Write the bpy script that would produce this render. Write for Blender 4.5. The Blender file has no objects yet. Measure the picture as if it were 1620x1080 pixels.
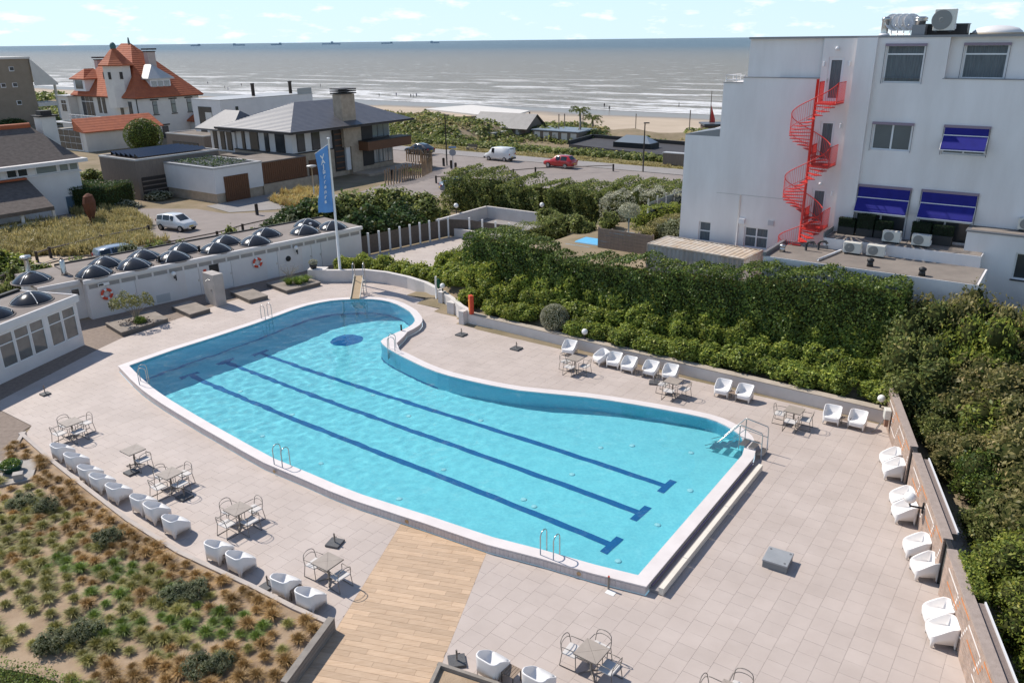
import bpy, bmesh, math, random
import numpy as np
from mathutils import Vector, Matrix, noise as mnoise
R_ = math.radians
random.seed(7); rng = np.random.default_rng(11)
S = bpy.context.scene
COL = S.collection

# ------------------------------------------------------------------ camera
F_PX, CX, CY, H = 1270.0, 810.0, 540.0, 16.0
PITCH, ROLL = math.atan(476.5/F_PX), math.atan(0.0118)
cam_d = bpy.data.cameras.new('camera'); cam = bpy.data.objects.new('camera', cam_d); COL.objects.link(cam)
cam_d.sensor_width = 36.0; cam_d.lens = 36.0*F_PX/1620.0; cam_d.clip_start = 0.1; cam_d.clip_end = 90000
cam.location = (0, 0, H)
_f = Vector((0, math.cos(PITCH), -math.sin(PITCH))); _r0 = Vector((1, 0, 0)); _u0 = _r0.cross(_f)
_r = _r0*math.cos(ROLL) - _u0*math.sin(ROLL); _u = _u0*math.cos(ROLL) + _r0*math.sin(ROLL)
cam.matrix_world = Matrix(((_r.x, _u.x, -_f.x, 0), (_r.y, _u.y, -_f.y, 0), (_r.z, _u.z, -_f.z, H), (0, 0, 0, 1)))
S.camera = cam

# ------------------------------------------------------------------ light, sky, exposure
SUN_AZ, SUN_EL = 306.0, 47.5
wd = bpy.data.worlds.new('World'); S.world = wd; wd.use_nodes = True
nt = wd.node_tree; nt.nodes.clear()
out = nt.nodes.new('ShaderNodeOutputWorld'); bg = nt.nodes.new('ShaderNodeBackground')
sky = nt.nodes.new('ShaderNodeTexSky'); sky.sky_type = 'NISHITA'; sky.sun_disc = False
sky.sun_elevation = R_(SUN_EL); sky.sun_rotation = R_(SUN_AZ)
sky.air_density = 1.0; sky.dust_density = 0.0; sky.ozone_density = 4.0; sky.altitude = 20
bg.inputs['Strength'].default_value = 0.12
# small fair-weather clouds all round, laid out in azimuth and elevation
tc = nt.nodes.new('ShaderNodeTexCoord'); sep = nt.nodes.new('ShaderNodeSeparateXYZ')
nt.links.new(tc.outputs['Generated'], sep.inputs[0])
at = nt.nodes.new('ShaderNodeMath'); at.operation = 'ARCTAN2'
nt.links.new(sep.outputs['X'], at.inputs[0]); nt.links.new(sep.outputs['Y'], at.inputs[1])
cmb = nt.nodes.new('ShaderNodeCombineXYZ')
m1 = nt.nodes.new('ShaderNodeMath'); m1.operation = 'MULTIPLY'; m1.inputs[1].default_value = 20
m2 = nt.nodes.new('ShaderNodeMath'); m2.operation = 'MULTIPLY'; m2.inputs[1].default_value = 62
nt.links.new(at.outputs[0], m1.inputs[0]); nt.links.new(sep.outputs['Z'], m2.inputs[0])
nt.links.new(m1.outputs[0], cmb.inputs['X']); nt.links.new(m2.outputs[0], cmb.inputs['Y'])
cn = nt.nodes.new('ShaderNodeTexNoise'); cn.inputs['Scale'].default_value = 1.0; cn.inputs['Detail'].default_value = 6
cn.inputs['Roughness'].default_value = 0.55
nt.links.new(cmb.outputs[0], cn.inputs['Vector'])
cr = nt.nodes.new('ShaderNodeValToRGB'); cr.color_ramp.elements[0].position = 0.55; cr.color_ramp.elements[1].position = 0.72
cr.color_ramp.elements[0].color = (0, 0, 0, 1); cr.color_ramp.elements[1].color = (0.85, 0.85, 0.85, 1)
nt.links.new(cn.outputs['Fac'], cr.inputs[0])
mx = nt.nodes.new('ShaderNodeMixRGB'); mx.inputs['Color2'].default_value = (9.3, 9.2, 9.2, 1)
hs = nt.nodes.new('ShaderNodeHueSaturation'); hs.inputs['Saturation'].default_value = 1.0; hs.inputs['Value'].default_value = 1.0
# sea haze: the sky pales to a light blue towards the horizon, the same all the way round
hz = nt.nodes.new('ShaderNodeMapRange'); hz.interpolation_type = 'SMOOTHSTEP'; hz.inputs[1].default_value = -0.02; hz.inputs[2].default_value = 0.42; hz.inputs[3].default_value = 0.88; hz.inputs[4].default_value = 0.0
nt.links.new(sep.outputs['Z'], hz.inputs[0]); hm = nt.nodes.new('ShaderNodeMixRGB'); hm.inputs['Color2'].default_value = (5.4, 7.2, 8.6, 1); nt.links.new(hz.outputs[0], hm.inputs['Fac']); nt.links.new(sky.outputs[0], hm.inputs['Color1'])
nt.links.new(hm.outputs[0], hs.inputs['Color'])
nt.links.new(cr.outputs[0], mx.inputs['Fac']); nt.links.new(hs.outputs[0], mx.inputs['Color1'])
nt.links.new(mx.outputs[0], bg.inputs['Color']); nt.links.new(bg.outputs[0], out.inputs[0])

sd = bpy.data.lights.new('sun', 'SUN'); sun = bpy.data.objects.new('sun', sd); COL.objects.link(sun)
sd.energy = 4.6; sd.angle = R_(0.53); sd.color = (1.0, 0.93, 0.84)
to_sun = Vector((math.sin(R_(SUN_AZ))*math.cos(R_(SUN_EL)), math.cos(R_(SUN_AZ))*math.cos(R_(SUN_EL)), math.sin(R_(SUN_EL))))
sun.rotation_euler = to_sun.to_track_quat('Z', 'Y').to_euler(); sun.location = to_sun*200
S.view_settings.view_transform = 'Standard'; S.view_settings.look = 'None'
S.view_settings.exposure = 0.15; S.view_settings.gamma = 1.0
S.render.engine = 'CYCLES'
S.cycles.transparent_max_bounces = 24; S.cycles.max_bounces = 8

# ------------------------------------------------------------------ pixel helpers (1620 x 1080 photograph)
def ray(x, y): return _f*F_PX + _r*(x-CX) - _u*(y-CY)
def G(x, y, z=0.0):
    d = ray(x, y); t = (z-H)/d.z; return Vector((d.x*t, d.y*t, z))
def VP(x, y, P, dirv):
    """pixel -> point on the vertical plane through P along horizontal direction dirv"""
    n = Vector((-dirv.y, dirv.x, 0)); d = ray(x, y); o = Vector((0, 0, H))
    t = (P-o).dot(n)/d.dot(n); return o + d*t
def DIST(x, y, D):
    d = ray(x, y); k = D/math.hypot(d.x, d.y); return Vector((d.x*k, d.y*k, H+d.z*k))
def AZ(a): return Vector((math.sin(R_(a)), math.cos(R_(a)), 0))
U, V = AZ(125.5), AZ(35.5)          # pool grid: along the lanes / towards the sea
U2, V2 = AZ(105.0), AZ(15.0)        # second grid: brick wall, timber-look paving
def rotz_of(d): return math.atan2(d.y, d.x)
def smooth(a, b, x):
    t = min(1, max(0, (x-a)/(b-a))); return t*t*(3-2*t)

# ------------------------------------------------------------------ objects
def tag(o, label=None, cat=None, group=None, kind=None):
    if label: o['label'] = label
    if cat: o['category'] = cat
    if group: o['group'] = group
    if kind: o['kind'] = kind
    return o
def thing(name, label, cat, loc=(0, 0, 0), rz=0.0, group=None):
    o = bpy.data.objects.new(name, None); COL.objects.link(o); o.empty_display_size = 0.2
    o.location = loc; o.rotation_euler = (0, 0, rz)
    return tag(o, label, cat, group)
def link_mesh(name, me, mat=None, parent=None):
    o = bpy.data.objects.new(name, me); COL.objects.link(o)
    if mat is not None and not me.materials: me.materials.append(mat)
    if parent is not None: o.parent = parent
    return o
def copy_tree(o, parent=None):
    c = o.copy(); COL.objects.link(c)
    if parent is not None: c.parent = parent
    for ch in list(o.children): copy_tree(ch, c)
    return c
def frame(P, d):
    """local frame at P with x along d (horizontal), y to the left of it, z up -> matrix"""
    d = Vector((d.x, d.y, 0)).normalized()
    return Matrix(((d.x, -d.y, 0, P.x), (d.y, d.x, 0, P.y), (0, 0, 1, P.z), (0, 0, 0, 1)))

class MB:
    def __init__(s): s.v = []; s.f = []; s.sm = []
    def add(s, vs, fs, smooth=False, M=None):
        b = len(s.v)
        s.v += [tuple(M @ Vector(p)) if M is not None else tuple(p) for p in vs]
        s.f += [tuple(b+i for i in f) for f in fs]; s.sm += [smooth]*len(fs); return s
    def box(s, x0, x1, y0, y1, z0, z1, M=None):
        vs = [(x0,y0,z0),(x1,y0,z0),(x1,y1,z0),(x0,y1,z0),(x0,y0,z1),(x1,y0,z1),(x1,y1,z1),(x0,y1,z1)]
        return s.add(vs, [(3,2,1,0),(4,5,6,7),(0,1,5,4),(1,2,6,5),(2,3,7,6),(3,0,4,7)], False, M)
    def cbox(s, c, sx, sy, sz, rz=0.0, M=None):
        L = Matrix.Translation(Vector(c)) @ Matrix.Rotation(rz, 4, 'Z')
        if M is not None: L = M @ L
        return s.box(-sx/2, sx/2, -sy/2, sy/2, -sz/2, sz/2, L)
    def rbox(s, x0, x1, y0, y1, z0, z1, b=0.01, M=None):
        """box with chamfered vertical and top edges"""
        def ring(i, z): return [(x0+i,y0+b+0,z),(x0+b,y0+i,z),(x1-b,y0+i,z),(x1-i,y0+b,z),(x1-i,y1-b,z),(x1-b,y1-i,z),(x0+b,y1-i,z),(x0+i,y1-b,z)]
        def ring2(i, z): c = b*0.5; return [(x0+i,y0+b+c,z),(x0+b+c,y0+i,z),(x1-b-c,y0+i,z),(x1-i,y0+b+c,z),(x1-i,y1-b-c,z),(x1-b-c,y1-i,z),(x0+b+c,y1-i,z),(x0+i,y1-b-c,z)]
        vs = ring(0, z0)+ring(0, z1-b)+ring2(b, z1)
        fs = [tuple(range(7,-1,-1)), tuple(range(16,24))]
        for k in range(8):
            n = (k+1) % 8; fs += [(k,n,8+n,8+k),(8+k,8+n,16+n,16+k)]
        return s.add(vs, fs, False, M)
    def prism(s, poly, z0, z1, M=None):
        n = len(poly); a = sum(poly[i][0]*poly[(i+1)%n][1]-poly[(i+1)%n][0]*poly[i][1] for i in range(n))
        if a < 0: poly = poly[::-1]
        g0 = (lambda i: z0[i] if isinstance(z0, (list, tuple)) else z0); g1 = (lambda i: z1[i] if isinstance(z1, (list, tuple)) else z1)
        vs = [(p[0],p[1],g0(i)) for i,p in enumerate(poly)]+[(p[0],p[1],g1(i)) for i,p in enumerate(poly)]
        fs = [tuple(range(n-1,-1,-1)), tuple(range(n,2*n))]+[(i,(i+1)%n,n+(i+1)%n,n+i) for i in range(n)]
        return s.add(vs, fs, False, M)
    def poly(s, pts, M=None): return s.add(pts, [tuple(range(len(pts)))], False, M)
    def tube(s, path, r, n=6, M=None, closed=False, caps=True):
        P = [Vector(p) for p in path]; m = len(P); rs = r if isinstance(r, (list, tuple)) else [r]*m
        vs = []; fs = []; up = Vector((0, 0, 1)); prev = None
        for i in range(m):
            a = P[i-1] if (i > 0 or closed) else P[i]; b = P[(i+1) % m] if (i < m-1 or closed) else P[i]
            t = (b-a).normalized()
            if prev is None:
                x = t.cross(up); x = Vector((1, 0, 0)) if x.length < 1e-3 else x.normalized()
            else:
                x = prev - t*prev.dot(t); x = x.normalized() if x.length > 1e-4 else t.orthogonal().normalized()
            prev = x; y = t.cross(x)
            for k in range(n):
                an = 2*math.pi*k/n; vs.append(P[i]+x*(rs[i]*math.cos(an))+y*(rs[i]*math.sin(an)))
        for i in range(m if closed else m-1):
            j = (i+1) % m
            for k in range(n): fs.append((i*n+k, j*n+k, j*n+(k+1)%n, i*n+(k+1)%n)[::-1])
        if caps and not closed: fs += [tuple(range(n)), tuple(range(m*n-1, (m-1)*n-1, -1))]
        return s.add(vs, fs, n > 4, M)
    def lathe(s, prof, n=16, M=None, c=(0,0,0), smooth=True):
        vs = []; fs = []; m = len(prof)
        for r, z in prof:
            for k in range(n):
                a = 2*math.pi*k/n; vs.append((c[0]+r*math.cos(a), c[1]+r*math.sin(a), c[2]+z))
        for i in range(m-1):
            for k in range(n): fs.append((i*n+k, i*n+(k+1)%n, (i+1)*n+(k+1)%n, (i+1)*n+k))
        fs += [tuple(range(n-1,-1,-1)), tuple(range((m-1)*n, m*n))]
        return s.add(vs, fs, smooth, M)
    def sphere(s, c, r, n=14, m=9, M=None, sz=1.0):
        return s.lathe([(max(1e-4, r*math.sin(math.pi*i/m)), -r*sz*math.cos(math.pi*i/m)) for i in range(m+1)], n, M, c)
    def holes(s, u0, u1, z0, z1, hs, depth, M, thick=None):
        """wall in local x/z plane (front at y=0, outward is -y) with rectangular openings and reveals"""
        us = sorted({u0, u1, *[min(max(h[0],u0),u1) for h in hs], *[min(max(h[1],u0),u1) for h in hs]}); zs = sorted({z0, z1, *[min(max(h[2],z0),z1) for h in hs], *[min(max(h[3],z0),z1) for h in hs]})
        for a, b in zip(us, us[1:]):
            for c, d in zip(zs, zs[1:]):
                mu, mz = (a+b)/2, (c+d)/2
                if any(h[0] < mu < h[1] and h[2] < mz < h[3] for h in hs): continue
                s.add([(a,0,c),(b,0,c),(b,0,d),(a,0,d)], [(0,1,2,3)], False, M)
        for h in hs:
            a, b, c, d = h[:4]
            s.add([(a,0,c),(a,depth,c),(a,depth,d),(a,0,d)], [(0,1,2,3)], False, M)
            s.add([(b,0,c),(b,depth,c),(b,depth,d),(b,0,d)], [(3,2,1,0)], False, M)
            s.add([(a,0,c),(b,0,c),(b,depth,c),(a,depth,c)], [(0,1,2,3)], False, M)
            s.add([(a,0,d),(b,0,d),(b,depth,d),(a,depth,d)], [(3,2,1,0)], False, M)
        return s
    def mesh(s, name, o=None):
        me = bpy.data.meshes.new(name)
        vs = s.v if o is None else [(p[0]-o[0], p[1]-o[1], p[2]-o[2]) for p in s.v]
        me.from_pydata(vs, [], s.f); me.polygons.foreach_set('use_smooth', s.sm); me.update(); return me
    def build(s, name, mat, parent=None, world=True):
        """one mesh object; with a parent, world coordinates are made local to the parent's root"""
        o = None
        if parent is not None and world:
            r = parent
            while r.parent is not None: r = r.parent
            o = r.location
        ob = link_mesh(name, s.mesh(name, o), mat, parent); return ob

# ------------------------------------------------------------------ materials
MATS = {}
def mat(name, col, rough=0.7, col2=None, scale=4.0, bump=0.0, bscale=30.0, metal=0.0, spec=0.4, rnd=0.0, island=0.0, detail=4, coat=0.0, stretch=None, objco=False):
    if name in MATS: return MATS[name]
    m = bpy.data.materials.new(name); m.use_nodes = True; t = m.node_tree; b = t.nodes['Principled BSDF']
    b.inputs['Roughness'].default_value = rough; b.inputs['Metallic'].default_value = metal
    b.inputs['Specular IOR Level'].default_value = spec; b.inputs['Base Color'].default_value = (*col, 1)
    if coat: b.inputs['Coat Weight'].default_value = coat; b.inputs['Coat Roughness'].default_value = 0.06
    co = t.nodes.new('ShaderNodeTexCoord' if objco else 'ShaderNodeNewGeometry'); vec = co.outputs['Object' if objco else 'Position']
    if stretch:
        mp = t.nodes.new('ShaderNodeMapping'); mp.inputs['Scale'].default_value = stretch; t.links.new(vec, mp.inputs['Vector']); vec = mp.outputs[0]
    cur = None
    if col2 is not None:
        n = t.nodes.new('ShaderNodeTexNoise'); n.inputs['Scale'].default_value = scale; n.inputs['Detail'].default_value = detail
        n.inputs['Roughness'].default_value = 0.6
        t.links.new(vec, n.inputs['Vector'])
        r = t.nodes.new('ShaderNodeValToRGB'); r.color_ramp.elements[0].position = 0.32; r.color_ramp.elements[1].position = 0.68
        r.color_ramp.elements[0].color = (*col, 1); r.color_ramp.elements[1].color = (*col2, 1)
        t.links.new(n.outputs['Fac'], r.inputs[0]); cur = r.outputs[0]
    if rnd or island:
        hv = t.nodes.new('ShaderNodeHueSaturation'); mr = t.nodes.new('ShaderNodeMapRange')
        if rnd:
            oi = t.nodes.new('ShaderNodeObjectInfo'); t.links.new(oi.outputs['Random'], mr.inputs[0]); a = rnd
        else:
            oi = t.nodes.new('ShaderNodeNewGeometry'); t.links.new(oi.outputs['Random Per Island'], mr.inputs[0]); a = island
        mr.inputs[3].default_value = 1-a; mr.inputs[4].default_value = 1+a
        t.links.new(mr.outputs[0], hv.inputs['Value'])
        if cur is not None: t.links.new(cur, hv.inputs['Color'])
        else: hv.inputs['Color'].default_value = (*col, 1)
        cur = hv.outputs[0]
    if cur is not None: t.links.new(cur, b.inputs['Base Color'])
    if bump:
        n2 = t.nodes.new('ShaderNodeTexNoise'); n2.inputs['Scale'].default_value = bscale; n2.inputs['Detail'].default_value = 5
        t.links.new(vec, n2.inputs['Vector'])
        bp = t.nodes.new('ShaderNodeBump'); bp.inputs['Strength'].default_value = bump; bp.inputs['Distance'].default_value = 0.03
        t.links.new(n2.outputs['Fac'], bp.inputs['Height']); t.links.new(bp.outputs[0], b.inputs['Normal'])
    MATS[name] = m; return m
def leaf_mat(name, dark, light, dry=None, rough=0.5, trans=0.4):
    """foliage: hue differs from leaf to leaf, thin enough to let light through"""
    if name in MATS: return MATS[name]
    m = bpy.data.materials.new(name); m.use_nodes = True; t = m.node_tree; b = t.nodes['Principled BSDF']
    g = t.nodes.new('ShaderNodeNewGeometry'); r = t.nodes.new('ShaderNodeValToRGB')
    r.color_ramp.elements[0].color = (*dark, 1); r.color_ramp.elements[1].color = (*light, 1)
    if dry: e = r.color_ramp.elements.new(0.93); e.color = (*light, 1); r.color_ramp.elements[-1].color = (*dry, 1)
    t.links.new(g.outputs['Random Per Island'], r.inputs[0])
    n = t.nodes.new('ShaderNodeTexNoise'); n.inputs['Scale'].default_value = 0.9; n.inputs['Detail'].default_value = 3
    t.links.new(g.outputs['Position'], n.inputs['Vector'])
    hv = t.nodes.new('ShaderNodeHueSaturation'); mr = t.nodes.new('ShaderNodeMapRange'); mr.inputs[1].default_value = 0.3; mr.inputs[2].default_value = 0.7; mr.inputs[3].default_value = 0.72; mr.inputs[4].default_value = 1.3
    t.links.new(n.outputs['Fac'], mr.inputs[0]); t.links.new(mr.outputs[0], hv.inputs['Value']); t.links.new(r.outputs[0], hv.inputs['Color'])
    t.links.new(hv.outputs[0], b.inputs['Base Color']); b.inputs['Roughness'].default_value = rough; b.inputs['Specular IOR Level'].default_value = 0.35
    tr = t.nodes.new('ShaderNodeBsdfTranslucent'); t.links.new(hv.outputs[0], tr.inputs['Color'])
    mxs = t.nodes.new('ShaderNodeMixShader'); mxs.inputs[0].default_value = trans
    t.links.new(b.outputs[0], mxs.inputs[1]); t.links.new(tr.outputs[0], mxs.inputs[2])
    t.links.new(mxs.outputs[0], t.nodes['Material Output'].inputs['Surface'])
    MATS[name] = m; return m

# ------------------------------------------------------------------ foliage
def leaves(P, N, size, jit=0.8, aspect=0.55, droop=0.0):
    """numpy arrays of points and outward normals -> mesh of folded leaf quads"""
    n = len(P); N = N + rng.normal(0, jit, (n, 3)); N /= np.linalg.norm(N, axis=1, keepdims=True)+1e-9
    T = rng.normal(0, 1, (n, 3)); T[:, 2] -= droop; T -= N*np.sum(T*N, axis=1, keepdims=True); T /= np.linalg.norm(T, axis=1, keepdims=True)+1e-9
    B = np.cross(N, T); s = (size*rng.uniform(0.6, 1.35, n))[:, None]
    v = np.empty((n, 4, 3)); v[:, 0] = P-T*s*0.5; v[:, 1] = P+B*s*aspect*0.5+N*s*0.12; v[:, 2] = P+T*s*0.5; v[:, 3] = P-B*s*aspect*0.5+N*s*0.12
    return v.reshape(-1, 3)
def quads_mesh(name, v):
    n = len(v)//4; me = bpy.data.meshes.new(name); me.vertices.add(4*n); me.vertices.foreach_set('co', v.astype(np.float32).ravel())
    me.loops.add(4*n); me.loops.foreach_set('vertex_index', np.arange(4*n, dtype=np.int32)); me.polygons.add(n)
    me.polygons.foreach_set('loop_start', np.arange(0, 4*n, 4, dtype=np.int32)); me.polygons.foreach_set('loop_total', np.full(n, 4, dtype=np.int32))
    me.update(); me.validate(); return me
def sph(n):
    d = rng.normal(0, 1, (n, 3)); return d/np.linalg.norm(d, axis=1, keepdims=True)
def lobes(rx, ry, rz, k, r0, r1, flat=0.15):
    """lobe centres and radii filling an ellipsoid standing on z=0"""
    L = []
    for _ in range(k):
        d = sph(1)[0]; f = rng.uniform(0.35, 1)**0.5; r = rng.uniform(r0, r1)
        c = np.array([d[0]*(rx-r)*f, d[1]*(ry-r)*f, rz*flat+max(r*0.6, (d[2]*0.5+0.5)*(rz*(2-flat)-r)*f)]); L.append((c, r))
    return L
def lobe_points(L, dens):
    PP = []; NN = []
    for i, (c, r) in enumerate(L):
        n = int(4*math.pi*r*r*dens); d = sph(n); k_ = rng.uniform(0.80, 1.06, n); spr = rng.random(n) < 0.16; k_[spr] = rng.uniform(1.05, 1.45, spr.sum()); p = c+d*r*k_[:, None]
        ok = p[:, 2] > 0.02
        for j, (c2, r2) in enumerate(L):
            if j != i: ok &= np.linalg.norm(p-c2, axis=1) > r2*0.86
        PP.append(p[ok]); NN.append(d[ok])
    return np.concatenate(PP), np.concatenate(NN)
def shrub_mesh(name, rx, ry, rz, k, r0, r1, dens, leaf, jit=0.8, aspect=0.55):
    L = lobes(rx, ry, rz, k, r0, r1); P, N = lobe_points(L, dens); return quads_mesh(name, leaves(P, N, leaf, jit, aspect)), L
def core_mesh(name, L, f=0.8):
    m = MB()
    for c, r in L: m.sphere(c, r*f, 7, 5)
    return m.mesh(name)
def fbm(p, s=1.0): return mnoise.fractal(Vector(p)*s, 1.0, 2.0, 4)
S.cycles.use_denoising = True
def off(p, du, dv, z=None):
    q = p + U*du + V*dv
    if z is not None: q.z = z
    return q
def seg_points(pts): return [Vector((p[0], p[1], 0)) for p in pts]
# ------------------------------------------------------------------ terrain
WWALL = G(742, 512).dot(V)                     # the low white wall runs along U at this v
def zterr(p):
    s, w = p.dot(U), p.dot(V)
    z = -0.03
    if w < 103:
        d = w-WWALL
        if d > 0 and p.y < 110:
            k = smooth(-36, -30.5, s)*(1-smooth(57, 66, w))
            z += (0.55*smooth(0.15, 0.4, d)*smooth(-2.5, -1.5, p.x)*(1-smooth(44, 52, w)) + 2.1*smooth(0.6, 5.5, d)*k)
        return z
    n = mnoise.fractal(Vector((s*0.035, w*0.06, 0)), 1, 2, 4); n2 = mnoise.fractal(Vector((s*0.12, w*0.16, 5)), 1, 2, 3)
    bump = smooth(103, 118, w)*(1-smooth(128, 172, w))
    low = smooth(-92, -84, s)*(1-smooth(-30, -20, s))*(1-smooth(120, 127, w))       # levelled ground of the beach huts
    z = -0.03 + bump*(1-0.93*low)*(1.1+2.0*n+0.8*n2) - 5.6*smooth(122, 176, w) - 1.05*low*smooth(105, 108, w)
    z -= 1.9*smooth(176, 262, w)
    return z
def terrain(name, w_list, s_list, m):
    mb = MB(); n = len(s_list)
    for w in w_list:
        for s in s_list:
            p = U*s+V*w; mb.v.append((p.x, p.y, zterr(p)))
    for i in range(len(w_list)-1):
        for j in range(n-1): mb.f.append((i*n+j, (i+1)*n+j, (i+1)*n+j+1, i*n+j+1)); mb.sm.append(True)
    return tag(mb.build(name, m), kind='structure')
s_l = sorted(set(list(np.arange(-700, -160, 20.0))+list(np.arange(-160, 90, 2.0))+list(np.arange(90, 400, 15.0))))
# the pool basin is dug out of this sheet: cells inside the paved court are left out
m_soil = mat('sandy_soil', (0.30, 0.235, 0.165), 0.95, (0.20, 0.165, 0.10), 0.35, 0.5, 9.0, spec=0.1)
m_sand = mat('dry_sand', (0.50, 0.41, 0.315), 0.95, (0.43, 0.35, 0.265), 0.09, 0.25, 3.0, spec=0.1)

# ------------------------------------------------------------------ pool outline (photo pixels of the inner coping edge at z = ZC)
ZC, ZW = 0.33, 0.25
IN = [(204,577.8),(272.6,553.7),(337.4,533.3),(402.2,512),(440,498.5),(463,490),(486,482.8),(505,478.5),(523,475.4),(541,473.8),(558.5,473),(573,472.6),(588,472.9),(603,474.4),(616,477),(629,481.5),(640,487.4),(648,492.5),(653,498.5),(656,503.5),(656,508),(652,513),(644,518),(634.4,522.6),(620,529),(606.7,535.3)]
TIP = [(602.3,539.3)]
IN2 = [(605.5,544),(614,550.8),(632.6,561.5),(658.5,574.4),(675,581.8),(691.9,588.3),(710,593.8),(728.9,598.5),(752,603.8),(775,608.7),(798,613),(821.5,617),(860,621),(895,624.4),(930.4,628),(966,633),(1000.7,638.6),(1030,643.6),(1059.4,649),(1089,654.5),(1118,660.9),(1135,666.3),(1148.5,672.6),(1159,678.5),(1167.3,684.3),(1173,690),(1176,696.5),(1177.5,703),(1176.8,710),(1174,719.5)]
COR = [(1009.5,909)]
IN3 = [(943,892.8),(861.5,869.7),(780,849),(720,829),(680,815.6),(646,805),(613,794.4),(574,782),(535.6,767.5),(489,747.5),(433,724.4),(400,706.7),(355.6,682),(333,669.5),(311,656.7),(291,645),(271,633),(255,622.5),(239,611),(221,595)]
inner = [G(x, y, ZC) for x, y in IN+TIP+IN2+COR+IN3]
nI = len(inner); iT = len(IN); iC = len(IN)+1+len(IN2)
def offset_ring(pts, d):
    out = []; n = len(pts)
    for i in range(n):
        a, b, c = pts[i-1], pts[i], pts[(i+1) % n]
        e1 = (b-a).normalized(); e2 = (c-b).normalized(); n1 = Vector((-e1.y, e1.x, 0)); n2 = Vector((-e2.y, e2.x, 0))
        m = (n1+n2).normalized(); k = d/max(0.5, m.dot(n1)); out.append(b+m*k)
    return out
outer = offset_ring(inner, 0.46)               # clockwise ring: left normal points outward
tipc = G(627.5, 542.5, ZC)
for i in range(iT-2, iT+4):
    pass
outer[iT-1] = G(634.5, 536, ZC)*0.5+tipc*0.5; outer[iT] = tipc; outer[iT+1] = tipc+(G(632, 552, ZC)-tipc)*0.35; outer[iT+2] = G(632, 553, ZC)
outer[iT-2] = G(640, 530.5, ZC)
for p in outer: p.z = ZC
# ------------------------------------------------------------------ paving outlines
K = lambda x, y: Vector((*G(x, y, 0.28).xy, 0))
bedA = [K(35, 682), K(85.5, 726), K(135, 765), K(207, 820), K(285, 869), K(400, 922), K(467, 956), K(530, 983)]
bath0, bath1 = G(147, 505), G(570, 387)
c_wall = [G(500,446), G(540,446), G(575,445), G(610,449), G(645,457), G(672,466), G(692,477), G(712,491), G(728,505), G(742,513)]
ring_i0 = min(range(nI), key=lambda i: (outer[i]-G(641.5,832)).length); ring_i1 = min(range(nI), key=lambda i: (outer[i]-G(784,878)).length)
wl, wr = Vector((*outer[ring_i0].xy, 0)), Vector((*outer[ring_i1].xy, 0))
around = [Vector((*outer[i % nI].xy, 0)) for i in range(ring_i0, ring_i1+nI+1)]      # the long way round the pool
bedB = [K(678, 1082), K(694, 1047), K(791, 1079)]
bB_l = bedB[0]+(bedB[0]-bedB[1])*4; bB_r = bedB[2]+(bedB[2]-bedB[1]).normalized()*3.5
deck_poly = bedA + around + [bedB[1], bedB[2], bB_r, Vector((4.6, 10.5, 0)), Vector((14.0, 10.5, 0)), G(1400,672), G(742,513)] + c_wall[::-1][1:] + [G(480,441), G(330,487), G(192,535), G(162,549), G(0,633), G(-22,643), G(0,648), G(50,673)]
wood_poly = [bedA[-1]] + [Vector((*outer[i].xy, 0)) for i in range(ring_i0, ring_i1-1, -1)] + [bedB[1], bedB[0], bB_l, Vector((-4.6, 9.5, 0))+Vector((0,0,0)), K(455, 1086)]

def lattice(poly, o, ex, ey, tx, ty, gap, stagger=0.5):
    """cut a flat outline into running-bond pieces; returns list of outlines"""
    bm = bmesh.new(); vs = [bm.verts.new((p.x, p.y, 0)) for p in poly]; bm.faces.new(vs); bm.normal_update()
    if bm.faces[:] and bm.faces[:][0].normal.z < 0: bmesh.ops.reverse_faces(bm, faces=bm.faces[:])
    xs = [(p-o).dot(ex) for p in poly]; ys = [(p-o).dot(ey) for p in poly]
    i0, i1 = math.floor(min(xs)/tx), math.ceil(max(xs)/tx)
    for i in range(i0, i1+1):
        co = o+ex*(i*tx)
        bmesh.ops.bisect_plane(bm, geom=bm.verts[:]+bm.edges[:]+bm.faces[:], plane_co=co, plane_no=ex)
    rows = {}
    for f in bm.faces: rows.setdefault(math.floor((f.calc_center_median()-o).dot(ex)/tx), []).append(f)
    for r, fs in rows.items():
        sh = (r % 2)*stagger*ty if stagger == 0.5 else (r*stagger % 1)*ty
        cur = set(fs)
        lo = min((v.co-o).dot(ey) for f in fs for v in f.verts); hi = max((v.co-o).dot(ey) for f in fs for v in f.verts)
        for j in range(math.floor((lo-sh)/ty), math.ceil((hi-sh)/ty)+1):
            geom = set()
            cur = {f for f in cur if f.is_valid}
            for f in cur: geom.add(f); geom.update(f.edges); geom.update(f.verts)
            res = bmesh.ops.bisect_plane(bm, geom=list(geom), plane_co=o+ey*(j*ty+sh), plane_no=ey)
            cur = {g for g in res['geom'] if isinstance(g, bmesh.types.BMFace)} | {f for f in cur if f.is_valid}
    small = [f for f in bm.faces if f.calc_area() < 0.004]
    bmesh.ops.delete(bm, geom=small, context='FACES')
    bmesh.ops.inset_individual(bm, faces=bm.faces[:], thickness=gap/2, depth=0)
    keep = [f for f in bm.faces if f.calc_area() > 0.004]
    out = []
    for f in keep:
        if len(f.verts) == 4:
            e = sorted(x.calc_length() for x in f.edges)
            if e[0] < gap: continue                  # the rim left by the inset
        out.append([v.co.copy() for v in f.verts])
    bm.free(); return out
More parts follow.
